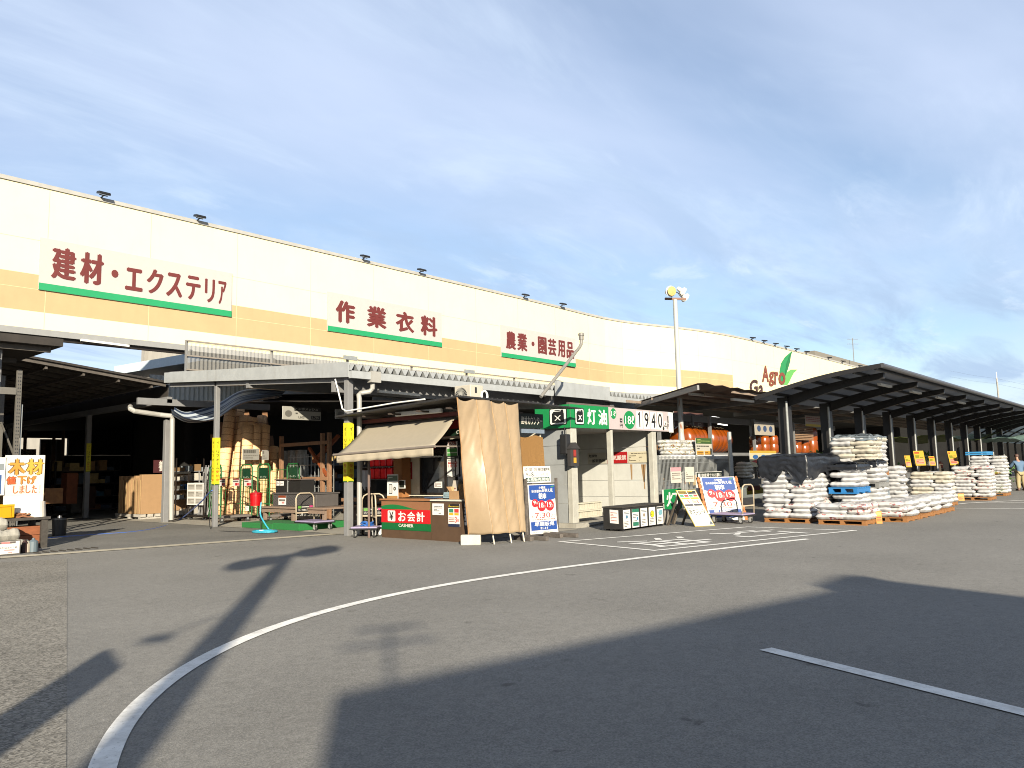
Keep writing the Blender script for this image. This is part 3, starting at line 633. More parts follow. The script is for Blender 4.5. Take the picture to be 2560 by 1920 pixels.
# counter
co = thing('cashier_counter', 'brown service counter with a green and red cashier panel on its front', 'counter', (12.4, 13.7, 0))
cx_ = 12.32; y0c, y1c = xp(1155, 1300, cx_).y, xp(955, 1300, cx_).y; ysp = xp(1078, 1300, cx_).y
brn = mat('brown laminate', (.052, .030, .017), .5, var=.15, scale=4, dirt=.15)
MB().box(cx_, cx_+.5, ysp+.005, y1c, 0, .9).build('body', brn, co)
MB().box(cx_, cx_+.5, y0c, ysp-.005, 0, .9).build('body', brn, co)
MB().box(cx_-.04, cx_+.55, ysp, y1c+.05, .903, .94).build('top', mat('tan counter top', hx('#a9764f'), .5), co)
MB().box(cx_-.04, cx_+.55, y0c-.02, ysp-.003, .903, .935).build('top', mat('white counter top', (.36, .34, .29), .5), co)
W = y1c-ysp; P = Panel((cx_-.012, y1c, .2), UY, Z, .004); H = .68
slab(MB(), P, W, H, .01).build('sign_panel', mat('panel green', hx('#0b6b35'), .45, var=.05), co)
wave = [(W*k/20, .545+.06*math.sin(k/20*5.2+.3)) for k in range(21)]
P.poly(wave+[(W, H), (0, H)], '#9a6a49', 1, 'wave_strip'); 
P.poly([(a, b-.0) for a, b in wave[::-1]]+[(0, .47), (W, .47)], '#0e7a3c', 1, 'green_field')
P.rect(0, .17, W, .49, '#d3161c', 2, 'red_band'); P.rrect(W*.14, .2, W*.30, .46, .03, '#f0ede6', 3, 'yen_plate')
P.text('¥', W*.175, .225, W*.265, .435, '#2a1613', 4, .02); 
for ch, a in (('お', .36), ('会', .545), ('計', .73)): P.text(ch, W*a, .21, W*(a+.16), .445, '#f6f4ee', 3, .03)
P.text('CASHIER', W*.36, .075, W*.66, .15, '#e9e6da', 1, .03); P.build(co)
def d_plain(P, W, H): P.lines(W*.15, H*.3, W*.85, H*.8, 4, '#555555', 1); P.poly([(W*.5, H*.1), (W*.75, H*.1), (W*.75, H*.22)], '#888888', 1)
poster_on(None, 1081, 1259, 1109, 1287, cx_-.008, 'plain white notice on the brown half of the counter', d_plain)
def d_points(P, W, H):
    P.rect(0, H*.82, W, H, '#2b2420', 1); P.lines(W*.05, H*.84, W*.95, H*.98, 2, '#e6c33c', 2)
    for k, c in enumerate(('#3d8f6f', '#d23c34')): P.rect(W*(.08+.46*k), H*.62, W*(.46+.46*k), H*.78, c, 1); P.rect(W*(.08+.46*k), H*.5, W*(.46+.46*k), H*.6, '#eab52e', 1)
    P.lines(W*.05, H*.18, W*.55, H*.42, 3, '#a0522d', 1); P.text('3', W*.58, H*.18, W*.75, H*.44, '#d8351f', 1, .03); P.text('倍!', W*.76, H*.22, W*.96, H*.36, '#d8351f', 1, .02)
    P.rect(0, 0, W, H*.12, '#232c4a', 1)
poster_on(None, 1121, 1260, 1149, 1316, cx_-.008, 'colourful points flyer with a red 3 on the brown counter', d_points)
poster_on(None, 1156, 1259, 1166, 1313, cx_+.08, 'grey leaflet half hidden by the tan shade cloth', lambda P, W, H: P.lines(W*.1, H*.1, W*.9, H*.9, 5, '#77706a', 1))
# things on the counter
ph = thing('display_board', 'upright display board with a drawing of a phone standing on the counter', 'display', (12.5, 14.2, .94))
a = xp(968, 1247, 12.45); b = xp(994, 1186, 12.45); P = Panel(a, UY, Z, .003); W, H = a.y-b.y, b.z-a.z
slab(MB(), P, W, H, .02).build('sheet', paper, ph); P.rect(0, H*.74, W, H*.96, '#5b6b57', 1); P.lines(W*.1, H*.78, W*.9, H*.92, 2, '#dfe4d8', 2)
P.rrect(W*.18, H*.2, W*.5, H*.6, .02, '#20201f', 1); P.rrect(W*.22, H*.23, W*.46, H*.57, .01, '#d8d8d4', 2); P.disc(W*.72, H*.42, W*.12, '#2b2b2a', 1); P.disc(W*.72, H*.42, W*.05, '#ddd8cc', 2)
P.rect(0, 0, W, H*.13, '#b98a55', 1); P.build(ph)
a = xp(997, 1221, 12.6); b = xp(1012, 1200, 12.6); P = Panel(a, UY, Z, .003); W, H = a.y-b.y, b.z-a.z
tb = thing('tablet', 'small dark tablet in a white frame leaning behind the counter', 'tablet', a); slab(MB(), P, W, H, .02).build('frame', paper, tb); P.rect(.02, .02, W-.02, H-.02, '#20251f', 1, 'screen'); P.build(tb)
MB_ = MB().box(12.45, 12.75, 13.35, 13.65, .955, .985); one(MB_, 'cash_tray', mat('dark blue tray', (.03, .05, .09), .5), 'dark blue cash tray on the tan counter top', 'tray')
MB_ = MB().box(12.8, 13.1, xp(1012, 1240, 12.9).y, xp(992, 1240, 12.9).y, .95, 1.95); one(MB_, 'open_cabinet', mat('light plywood', hx('#a9713f'), .7), 'plywood cabinet standing against the cream kiosk wall', 'cabinet')
for k, (x0, x1, yt, c, lab) in enumerate(((1107, 1124, 1230, '#8fa6ad', 'pale brochure stack at the window sill, lowest of three'), (1115, 1128, 1216, '#cdbb8c', 'cream catalogue standing between the other two brochures'), (1126, 1137, 1200, '#c9c0b4', 'tall catalogue with red print on the counter'))):
    a = xp(x0, 1245, 12.5+.06*k); b = xp(x1, yt, 12.5+.06*k); P = Panel(a, UY, V((.25, 0, 1)), .003); W, H = a.y-b.y, b.z-a.z
    t = thing('brochure', lab, 'brochure', a, 'brochures on the counter'); slab(MB(), P, W, H, .03).build('cover', flat(c), t); P.lines(W*.1, H*.2, W*.9, H*.6, 3, '#8c4a3c' if k == 2 else '#5c6b74', 1); P.build(t)
cb_ = thing('open_carton', 'open cardboard carton on the right end of the counter', 'box', (12.6, 12.7, .94))
MB().box(12.5, 12.85, 12.56, 12.86, .937, 1.12).build('body', card, cb_); MB().quad((12.5, 12.56, 1.12), (12.85, 12.56, 1.12), (12.8, 12.5, 1.28), (12.5, 12.46, 1.28)).quad((12.5, 12.86, 1.12), (12.85, 12.86, 1.12), (12.85, 12.95, 1.22), (12.5, 12.95, 1.22)).build('flap', card, cb_, thick=.004)
# red fuel cans on the shelf behind the counter
redm = mat('red plastic can', hx('#d2161a', .9), .35, var=.08); ck = None
def can(p, label, m=redm, group='red fuel cans behind the counter'):
    global ck
    if ck is None or m is not redm:
        t = thing('fuel_can', label, 'fuel can', (0, 0, 0), group)
        MB().obox((0, 0, .15), (.17, .24, .30)).build('body', m, t, bevel=.03)
        MB().box(-.02, .02, -.07, .07, .33, .355).box(-.02, .02, -.07, -.045, .29, .34).box(-.02, .02, .045, .07, .29, .34).build('handle', m, t)
        MB().lathe((0, .09, .29), [(.03, 0), (.03, .05)], 10).build('cap', white, t)
        t.location = p
        if m is redm: ck = t
        return t
    return dup(ck, p, 0, label, group)
shx = 14.0
shf = thing('can_shelf', 'dark shelf unit holding rows of red fuel cans behind the counter', 'shelf', (shx, 16, 0))
ya, yb_ = xp(985, 1180, shx).y, xp(930, 1180, shx).y
for z_ in (.4, 1.0, 1.4, 1.75, 2.1): MB().box(shx-.15, shx+.4, ya-.2, yb_+.3, z_-.03, z_).build('shelf_board', dwood, shf)
for y in (ya-.22, yb_+.3): MB().box(shx-.1, shx+.4, y, y+.04, 0, 2.6).build('side', dwood, shf)
for r_ in range(2):
    for k in range(4): can((shx, ya+.1+(yb_-ya-.1)*k/3.2, 1.40+.35*r_), 'red fuel can with white cap in the row behind the cashier counter')
can(tuple(xp(1043, 1120, 13.1)-V((.2, 0, .05))), 'blue fuel can hanging at the awning edge by the window', mat('blue plastic can', hx('#2f7fb8'), .35), None)
can(tuple(xp(1066, 1120, 13.1)-V((.2, 0, .05))), 'red fuel can under the awning, left of the post at the window', mat('red plastic can b', hx('#c8201e'), .35), None)
can(tuple(xp(1091, 1112, 13.1)-V((.2, 0, .1))), 'tall red fuel can right of the awning corner at the window', mat('red plastic can c', hx('#d21f1c'), .35), None)
MB_ = MB().box(12.85, 13.1, xp(1098, 1140, 13).y, xp(1036, 1140, 13).y, xp(1060, 1141, 13).z-.03, xp(1060, 1141, 13).z); one(MB_, 'wall_shelf', mat('shelf grey', (.4, .4, .4), .5), 'narrow wall shelf carrying fuel cans at the kiosk window', 'shelf')
poster_on(None, 985, 1155, 1008, 1182, 13.4, 'framed notice with red and black print between fuel cans and window', lambda P, W, H: (P.rect(0, 0, W, H, '#b9b49a', 1), P.rect(.03, .03, W-.03, H-.03, '#d9d5c4', 2), P.lines(W*.12, H*.15, W*.88, H*.85, 4, '#6e5c50', 3)))
poster_on(None, 999, 1141, 1021, 1156, 13.35, 'yellow price card hanging under the awning', lambda P, W, H: (P.rect(0, 0, W, H, '#e2c52c', 1), P.lines(W*.1, H*.2, W*.9, H*.8, 3, '#7b5a1a', 2)))
poster_on(None, 980, 1142, 998, 1153, 13.32, 'red price card hanging under the awning', lambda P, W, H: (P.rect(0, 0, W, H, '#c32b30', 1), P.lines(W*.1, H*.2, W*.9, H*.8, 2, '#eddcd4', 2)))
hw = MB()
for k in range(7): q = xp(906+k*3.2, 1185, 13.5); hw.tube([q+Z*.1, q-Z*(.35+.05*(k % 3))], .018, 6)
one(hw, 'hanging_tools', mat('white pump tubes', (.3, .29, .28), .4), 'row of pale siphon tubes hanging behind the post', 'tools')
# awning
aw = thing('awning', 'grey beige fabric awning with a hanging valance over the cashier counter', 'awning', (12.6, 14, 2.1))
t0, t1 = xp(916, 1064, 12.6), xp(1141, 1040, 12.6)
b0, b1 = xp(841, 1137, 11.45), xp(1083, 1116, 11.45)
fab = mat('awning fabric', hx('#b3a894', .46), .85, var=.04, scale=8)
def awf(u, v):
    p = t0.lerp(t1, u).lerp(b0.lerp(b1, u), v); p.z -= .05*math.sin(math.pi*v); return p
MB().grid(16, 8, awf).build('canopy_cloth', fab, aw, smooth=True, thick=.008)
def vaf(u, v):
    p = b0.lerp(b1, u); p.z -= v*(.2+.006*math.sin(u*40)); p.x += .012*math.sin(u*47)*v; return p
MB().grid(80, 3, vaf).build('valance', mat('valance fabric', hx('#c3b69f'), .85, var=.06), aw, smooth=True, thick=.004)
MB().tube([b0+V((0, .12, 0)), b1-V((0, .06, 0))], .03, 10).build('front_bar', mat('awning bar', (.12, .10, .085), .5), aw)
MB().bar(b1, V((13.1, b1.y, b1.z+.02)), .04, .03).build('arm', mat('awning bar', (.12, .10, .085), .5), aw)
MB().bar(b0+V((0, -.1, -.1)), V((12.9, b0.y-.1, b0.z-.1)), .04, .03).build('arm', mat('awning bar', (.12, .10, .085), .5), aw)
q = xp(922, 1160, 12.05); MB().tube([(12.05, q.y, 2.2), (12.05, q.y, 0)], .03, 8).build('prop_pole', mat('brown pole', (.09, .06, .05), .5), aw)
tl2 = thing('strip_light', 'white strip light fixed above the awning', 'light', (12.5, 14, 2.9))
MB().bar(xp(990, 1036, 12.35), xp(1104, 1026, 12.35), .09, .11).build('fixture', white, tl2, bevel=.02)
# outdoor air conditioner unit
ac = thing('air_conditioner', 'cream outdoor air conditioner unit sitting on the black kiosk roof', 'air conditioner', (14.5, 13.2, 3.16))
a = yp(1168, 992, 12.9); z0_, z1_ = 3.17, yp(1168, 958, 12.9).z
ax0 = 13.5
P = Panel((ax0, yp(1135, 960, 13).y+.0, 0), UY, Z)
yA, yB = xp(1136, 975, ax0).y, xp(1176, 975, ax0).y; z0_ = 3.2; z1_ = xp(1150, 964, ax0).z; ax1 = yp(1208, 975, yB).x
MB().box(ax0, ax1, yB, yA, z0_, z1_).build('casing', mat('cream casing', hx('#cfc8b8'), .5, var=.04), ac, bevel=.02)
gm = MB(); cy_, cz_ = (yA*.58+yB*.42), (z0_+z1_)/2-.02; rr_ = (z1_-z0_)*.43
for k in range(28): w_ = 2*math.pi*k/28; gm.bar((ax0-.012, cy_, cz_), (ax0-.012, cy_+rr_*math.cos(w_), cz_+rr_*math.sin(w_)), .008)
gm.build('fan_grille', mat('grille grey', (.25, .245, .22), .5), ac)
MB().lathe((ax0-.004, cy_, cz_), [(rr_, 0), (.01, .001)], 28, (-1, 0, 0)).build('fan_opening', black, ac)
q = yp(1190, 975, yB-.01); MB().box(q.x-.03, q.x+.03, yB-.012, yB-.001, q.z-.07, q.z+.07).build('badge', black, ac)
ph_ = MB(); q = yp(1211, 988, 12.2)
ph_.tube([q+V((.10*math.cos(w_*.31+2.2), 0, .12*math.sin(w_*.31+2.2)-.02)) for w_ in range(20)], .026, 8)
one(ph_, 'drain_hose', white, 'white insulated pipe looped behind the top of the tan shade cloth', 'pipe')
# tan shade cloth on poles
tc1 = thing('shade_cloth', 'wrinkled tan shade cloth tied to poles and hanging from the black kiosk roof edge', 'shade cloth', (12.8, 11.6, 0))
TL, TR = yp(1143, 993, 11.72), yp(1296, 1008, 11.72)
HB = [(0, yp(1171, 1336, 11.86)), (.16, yp(1202, 1336, 11.55)), (.30, yp(1233, 1335, 11.24)), (.55, yp(1275, 1332, 11.13)), (.78, yp(1302, 1330, 11.11)), (1, yp(1315, 1329, 11.11))]
def hem_at(u):
    for (a, p), (b, q) in zip(HB, HB[1:]):
        if u <= b: return p.lerp(q, (u-a)/(b-a))
    return HB[-1][1]
def tf(u, v):
    p = TL.lerp(TR, u).lerp(hem_at(u), v)
    p.z -= .07*abs(math.sin(u*math.pi*4))**.8*(1-v)**4*(.55+.5*math.sin(u*9+1)) - .006*math.sin(u*30)*v**6
    fold = .016*math.sin(u*math.pi*8+.5*math.sin(v*3))*(1-.45*v) + .030*NZ.noise(V((u*4+v*1.2, v*3-u*2, 1.3))) + .022*abs(NZ.noise(V((u*7+v*4, v*5-u*1.5, 2.3))))*(1.2-.5*v)*(1.3-u) + .010*NZ.noise(V((u*18+v*14, v*9, 7.1)))
    p.y += fold; return p
def clothmat():
    m = mat('tan shade cloth', hx('#b19a7b'), .42, var=.05, scale=5, spec=.4, bump=.15, bscale=260)
    return m
MB().grid(72, 60, tf).build('cloth', clothmat(), tc1, smooth=True, thick=.004)
for k, (tx, ty, bx, by, u_) in enumerate(((1197, 1000, 1236, 1361, .30), (1231, 1006, 1279, 1358, .55), (1263, 1008, 1311, 1354, .78))):
    A_ = TL.lerp(TR, u_)+V((0, .07, -.05)); B_ = gp(bx, by); MB().tube([A_, A_.lerp(B_, .5)+V((0, .06, 0)), B_], .016, 8).build('pole', mat('pale pole', (.38, .35, .29), .4), tc1)
hem = MB().tube([tf(0, k/20)+V((-.01, -.01, 0)) for k in range(21)], .012, 6); hem.build('hem', mat('tan hem', hx('#b48a5e'), .8), tc1)
for u_ in (.30, .55, .78):
    MB().tube([tf(u_, k/24)+V((0, -.006, 0)) for k in range(25)], .011, 6).build('seam', mat('tan seam', hx('#b3946c'), .7), tc1)
cbk = gp(1157, 1363); cbk2 = gp(1207, 1362); dd = (cbk2-cbk); 
one(MB().obox((cbk+cbk2)/2+V((.04, .09, .105)), (dd.length, .2, .21), math.atan2(dd.y, dd.x)), 'concrete_block', mat('pale concrete', (.30, .28, .24), .85, var=.12, scale=9, bump=.3), 'pale concrete block weighing down the corner of the shade cloth', 'block', bevel=.01)
# material counter sign and reed blind behind the cloth
def d_mc(P, W, H):
    P.rect(0, 0, W, H, '#0d2016', 1)
    for k, ch in enumerate('建材カウンター'): P.text(ch, W*(.185+k*.114), H*(.25 if ch != 'ー' else .48), W*(.185+k*.114+.100), H*(.80 if ch != 'ー' else .56), '#e8e2d2', 2, .03)
poster_y(1290, 1036, 1357, 1069, 12.55, 'black sign with white kanji for the materials counter, half behind the shade cloth', d_mc, 'counter_sign', 'sign')
one(MB().box(yp(1305, 1075, 12.5).x, yp(1361, 1075, 12.5).x, 12.5, 12.54, yp(1330, 1083, 12.5).z, yp(1330, 1073, 12.5).z), 'trim_panel', mat('blue grey trim', hx('#8492a3'), .5), 'blue grey trim board under the black counter sign', 'panel')
bl_ = MB(); a = yp(1300, 1182, 12.5); b = yp(1357, 1092, 12.5)
bl_.grid(30, 70, lambda u, v: V((a.x+(b.x-a.x)*u, 12.5+.012*math.sin(v*220)-.05*u*u*v, b.z-.03*math.sin(u*7)+(a.z-b.z)*v)))
one(bl_, 'reed_blind', mat('reed blind', hx('#98703c'), .8, var=.6, scale=16, stretch=(1.5, 1, 12)), 'brown woven reed blind hanging behind the shade cloth', 'blind')
# ------------------------------------------------------------------ kerosene booth
kb_ = thing('kerosene_booth', 'grey concrete panel kerosene booth with an open front and green price fascia', 'booth', (18.9, 14, 0))
bx0, bx1, by0, by1 = 16.66, 21.0, 12.42, 15.9
cpm = mat('grey concrete panel', hx('#a2a5a6'), .8, var=.10, scale=2.2, bump=.15, dirt=.25)
cpm2 = mat('pale concrete panel', hx('#d6d6d0'), .8, var=.08, scale=2.0, bump=.15, dirt=.15)
ph_h = .56
for k in range(5):
    zz0, zz1 = .12+k*.52, .12+k*.52+.512
    MB().box(bx0+.03, bx0+.13, by0+.2, 14.9, zz0, min(zz1, 2.68)).build('wall_panel', cpm, kb_, bevel=.004)
    MB().box(bx1, bx1+.1, by0+.1, by1, zz0, min(zz1, 2.68)).build('wall_panel', cpm2, kb_, bevel=.004)
MB().box(bx0+.13, bx1, by1, by1+.1, .1, 2.68).build('back_wall', cpm2, kb_)
MB().box(bx0-.1, bx1+.2, by0-.15, by1+.1, 0, .12).build('plinth', conc, kb_)
MB().box(bx0-.05, bx1+.15, by0-.0, by1+.1, 2.68, 2.78).build('roof_slab', mat('booth ceiling', (.16, .15, .14), .8), kb_)
for x, w_ in ((bx0+.13, .26), (18.63, .10), (bx1-.02, .24)):
    MB().box(x-w_/2, x+w_/2, by0, by0+.16, .12, 2.68).build('post', mat('ivory post', hx('#c6c4ba'), .5, dirt=.3), kb_, bevel=.01)
# fascia box: green part, price part, side
sx0_, sx1_ = 16.6, 21.95; sz0, sz1 = 2.67, 3.30
xg = yp(1521, 1045, 12.38).x
MB().box(sx0_, sx1_, 12.38, 13.6, sz0, sz1).build('fascia_box', mat('fascia side', hx('#8f8f8c'), .5), kb_)
P = Panel((sx0_, 12.376, sz0), UX, Z, .005); W, H = sx1_-sx0_, sz1-sz0
gw = xg-sx0_
P.rect(0, 0, gw, H, '#0e8f4c', 1, 'green_panel'); P.rect(gw, 0, W, H, '#c9bcbc', 1, 'price_panel')
def jerry(P, u, w_, H):
    P.rrect(u, H*.13, u+w_, H*.87, .06, '#12261a', 2); P.rrect(u+.03, H*.17, u+w_-.03, H*.83, .05, '#f2f2ec', 3)
    a, b = u+w_*.16, u+w_*.84
    P.rrect(a, H*.24, b, H*.66, .03, '#151515', 4, 'can_symbol'); P.poly([(a, H*.6), (a+w_*.1, H*.72), (b-w_*.02, H*.72), (b, H*.6)], '#151515', 5, 'can_symbol'); P.rect(a+w_*.16, H*.75, b-w_*.22, H*.785, '#151515', 4, 'can_symbol'); P.rect(b-w_*.18, H*.72, b-w_*.03, H*.79, '#151515', 4, 'can_symbol')
    for s_ in (-1, 1):
        c0_, c1_ = (a+b)/2, H*.44; dx, dy = w_*.15, H*.11
        P.poly([(c0_-s_*dx-.022, c1_-dy), (c0_-s_*dx+.022, c1_-dy), (c0_+s_*dx+.022, c1_+dy), (c0_+s_*dx-.022, c1_+dy)][::(1 if s_ > 0 else 1)], '#f2f2ec', 6 if s_ > 0 else 7)
jerry(P, gw*.10, gw*.24, H)
P.text('灯', gw*.42, H*.16, gw*.65, H*.86, '#f5f5ef', 2, .03); P.text('油', gw*.71, H*.16, gw*.95, H*.86, '#f5f5ef', 2, .03)
pw_ = W-gw
P.disc(gw+pw_*.07, H*.72, .15, '#0e8f4c', 2, .155); P.text('1ℓ', gw+pw_*.035, H*.60, gw+pw_*.10, H*.84, '#f5f5ef', 3, .02)
P.text('円', gw+pw_*.16, H*.10, gw+pw_*.205, H*.27, '#2a2422', 2, .02); P.rect(gw+pw_*.163, H*.33, gw+pw_*.20, H*.52, '#2a2422', 2); P.rect(gw+pw_*.17, H*.4, gw+pw_*.193, H*.45, '#c9bcbc', 3)
P.disc(gw+pw_*.31, H*.47, pw_*.088, '#0e8f4c', 2, .27); P.text('18ℓ', gw+pw_*.24, H*.27, gw+pw_*.38, H*.68, '#f5f5ef', 3, .02)
for k, ch in enumerate('1940'):
    u = gw+pw_*(.415+.115*k); P.rect(u, H*.08, u+pw_*.1, H*.93, '#f4f2ec', 2, 'price_card'); (P.poly([(u+pw_*.046, H*.16), (u+pw_*.062, H*.16), (u+pw_*.062, H*.88), (u+pw_*.049, H*.88), (u+pw_*.028, H*.76), (u+pw_*.028, H*.68), (u+pw_*.046, H*.76)], '#17130f', 3, 'lettering') if ch == '1' else P.text(ch, u+pw_*.018, H*.16, u+pw_*.086, H*.88, '#17130f', 3, .02))
P.disc(gw+pw_*.865, H*.15, .055, '#17130f', 4); P.rect(gw+pw_*.875, H*.08, gw+pw_*.925, H*.5, '#f4f2ec', 3, 'price_card'); P.text('4', gw+pw_*.877, H*.13, gw+pw_*.922, H*.47, '#17130f', 4, .0)
P.rect(gw+pw_*.945, H*.45, gw+pw_*.985, H*.78, '#17130f', 2); P.text('税込', gw+pw_*.95, H*.5, gw+pw_*.98, H*.72, '#c9bcbc', 3, .01); P.text('円', gw+pw_*.94, H*.14, gw+pw_*.99, H*.40, '#17130f', 2, .02)
P.build(kb_)
P = Panel((sx0_-.004, 13.6, sz0), UY, Z, .005); W = 13.6-12.38
P.rect(0, 0, W, H, '#0e8f4c', 1, 'green_panel'); jerry(P, W*.42, W*.50, H); P.build(kb_)
MB().box(sx1_-.12, sx1_+.04, 12.30, 12.37, sz0-.03, sz1-.02).build('end_cap', white, kb_)
MB().box(18.2, 20.6, 13.6, 13.7, 3.3, 3.52).build('roof_ribs', mat('brown ribbed sheet', (.07, .055, .05), .6), kb_)
def d_haz(P, W, H): P.rect(0, 0, W, H, '#c7c2b2', 1); P.text('危険物', W*.06, H*.58, W*.5, H*.86, '#1c1c1c', 2, .02); P.text('一般取扱所', W*.06, H*.12, W*.94, H*.42, '#1c1c1c', 2, .02)
X_ = 20.985
poster_on(None, 1470, 1131, 1516, 1160, X_, 'cream hazard plate with two lines of black kanji on the booth inner wall', d_haz, 'warning_plate', 'sign')
poster_on(None, 1518, 1129, 1568, 1159, X_, 'red no fire plate with white kanji on the booth inner wall', lambda P, W, H: (P.rect(0, 0, W, H, '#b3151c', 1), P.text('火気厳禁', W*.05, H*.28, W*.95, H*.72, '#e9d9d2', 2, .03)), 'warning_plate', 'sign')
poster_on(None, 1571, 1128, 1620, 1157, X_, 'pale plate with a small table of print above rust streaks', lambda P, W, H: (P.rect(0, 0, W, H, '#d9d0b4', 1), P.lines(W*.05, H*.12, W*.4, H*.7, 4, '#5c5140', 2), P.lines(W*.55, H*.12, W*.7, H*.7, 4, '#7a6f58', 2), P.lines(W*.15, H*.78, W*.95, H*.9, 1, '#4c4438', 2)), 'warning_plate', 'sign')
for (x0, x1, y1_) in ((1575, 1582, 1199), (1602, 1616, 1205), (1608, 1612, 1222)): a = xp(x0, 1161, X_+.004); b = xp(x1, y1_, X_+.004); rs = MB().add([(X_+.012, a.y, a.z), (X_+.012, b.y, a.z), (X_+.012, (a.y+b.y)/2-.02, b.z), (X_+.012, (a.y+b.y)/2+.02, b.z)], [(0, 1, 2, 3)]); rs.build('rust_streak', mat('rust streak', hx('#a9855c'), .8, var=.15), kb_)
a = xp(1447, 1312, 17.95); 
vb = thing('vent_blocks', 'low wall of pierced concrete blocks inside the booth opening', 'blocks', (18.4, 13.2, 0))
va, vb2 = gp(1445, 1307, .12), gp(1502, 1300, .12); vdir = (vb2-va).normalized(); vl = (vb2-va).length; vn = V((-vdir.y, vdir.x, 0))
bmv = MB()
for r_ in range(2):
    z0v = .13+r_*.21
    for zz in (z0v, z0v+.17): bmv.bar(va+Z*(zz+.0), va+vdir*vl+Z*zz, .1, .035)
    for k in range(10): q = va+vdir*(vl*k/9); bmv.bar(q+Z*(z0v+.018), q+Z*(z0v+.152), .1, .035, up=vn)
bmv.build('block_course', mat('vent block', (.30, .28, .22), .85), vb)
MB().bar(va+vn*.12+Z*.125, va+vn*.12+vdir*vl+Z*.125, .04, .02).build('backing', cpm, vb)
# devices on the booth corner
mbx = thing('meter_box', 'black upright device fixed to the corner of the kerosene booth', 'device', (16.6, 12.4, 2))
a = xp(1407, 1136, 16.55); b = xp(1424, 1085, 16.55); MB().box(16.42, 16.62, b.y+.02, a.y, a.z, b.z).build('casing', black, mbx, bevel=.03); MB().tube([(16.5, (a.y+b.y)/2, b.z), (16.5, (a.y+b.y)/2, b.z+.2)], .02, 6).build('cable', black, mbx)
tb_ = thing('thermometer_box', 'little dark house shaped thermometer box with a red strip on the booth post', 'thermometer', (16.8, 12.35, 1.5))
a = yp(1427, 1165, 12.3); b = yp(1446, 1120, 12.3); c_ = yp(1436, 1106, 12.3)
MB().box(a.x, b.x, 12.3, 12.4, a.z, b.z).build('case', mat('dark brown case', (.022, .02, .02), .6), tb_)
MB().prism([(a.x-.03, 12.26, b.z-.02), (b.x+.03, 12.26, b.z-.02), ((a.x+b.x)/2, 12.24, c_.z)], (0, .2, 0)).build('roof', mat('dark brown case', (.05, .045, .045), .6), tb_)
MB().box((a.x+b.x)/2-.05, (a.x+b.x)/2+.05, 12.28, 12.299, a.z+.25, b.z-.05).build('red_tube', mat('thermo red', hx('#a3372f'), .5), tb_); MB().box((a.x+b.x)/2-.05, (a.x+b.x)/2+.05, 12.28, 12.299, a.z+.08, a.z+.22).build('yellow_tag', mat('thermo yellow', hx('#d8a63a'), .5), tb_)
# black chest with notices
bxo = thing('black_chest', 'long black chest with five notices on its front beside the kerosene booth', 'chest', (17.3, 10.9, 0))
ca, cb2, cc = gp(1512, 1327), gp(1557, 1329), gp(1661, 1314)
e1 = (cc-cb2); e1.z = 0; L1 = e1.length; e1.normalize(); e2 = V((-e1.y, e1.x, 0)); dep = (ca-cb2).dot(e2)+.02; 
hz = .60
MB().prism([cb2+Z*.05, cc+Z*.05, cc+e2*dep+Z*.05, cb2+e2*dep+Z*.05], (0, 0, hz-.08)).build('body', mat('black chest paint', (.010, .0095, .009), .6, var=.3), bxo)
MB().prism([cb2-e1*.02-e2*.02+Z*hz*.955, cc+e1*.02-e2*.02+Z*hz*.955, cc+e1*.02+e2*(dep+.02)+Z*hz*.955, cb2-e1*.02+e2*(dep+.02)+Z*hz*.955], (0, 0, .03)).build('lid', mat('worn lid', (.022, .019, .016), .75), bxo)
for q in (cb2+e1*.1+e2*.06, cc-e1*.1+e2*.06, cb2+e1*.1+e2*(dep-.06), cc-e1*.1+e2*(dep-.06)): MB().obox(q+Z*.025, (.08, .08, .05), math.atan2(e1.y, e1.x)).build('foot', black, bxo)
cols = [('white notice with a blue figure, first from the left on the black chest', '#4c7fa0', None), ('white notice with green bands, second from the left on the black chest', '#2f7f63', 'g'), ('white notice with small print only, third on the black chest', '#a08c74', None), ('white notice with a yellow mascot oval, fourth on the black chest', '#e3d32e', 'o'), ('white notice with a pale blue map, last on the black chest', '#7fb6c4', 'm')]
for k, (lab, c, kind) in enumerate(cols):
    w_ = L1/5.0; o_ = cb2+e1*(w_*k+.04)+Z*.06-e2*.006; W, H = w_-.09, hz-.14
    t = thing('notice', lab, 'notice', o_, 'notices on the black chest'); P = Panel(o_, e1, Z, .003); slab(MB(), P, W, H, .004).build('sheet', paper, t)
    P.lines(W*.1, H*.08, W*.7, H*.4, 4, '#6b6660', 1)
    if kind == 'g': P.rect(0, H*.82, W, H, c, 1); P.rect(W*.08, H*.08, W*.92, H*.28, c, 2); P.lines(W*.1, H*.5, W*.9, H*.75, 3, '#44546a', 1); P.rect(W*.65, H*.4, W*.85, H*.55, '#4b8fb5', 2)
    elif kind == 'o': P.disc(W*.5, H*.62, W*.32, '#2a2a26', 1, H*.2); P.disc(W*.5, H*.62, W*.28, c, 2, H*.175); P.lines(W*.32, H*.56, W*.68, H*.62, 1, '#5c5720', 3)
    elif kind == 'm': P.rect(0, H*.88, W, H*.97, '#37474a', 1); P.poly([(W*.2, H*.65), (W*.45, H*.82), (W*.85, H*.78), (W*.9, H*.6), (W*.6, H*.48), (W*.35, H*.52)], c, 1)
    else: P.disc(W*.5, H*.62, W*.14, c, 1); P.lines(W*.1, H*.76, W*.9, H*.92, 2, '#5f7383', 1)
    P.build(t)
o_ = ca+(cb2-ca)*.30+Z*.2; u_ = (cb2-ca); W = u_.length*.5; o_ = o_-e1*.012
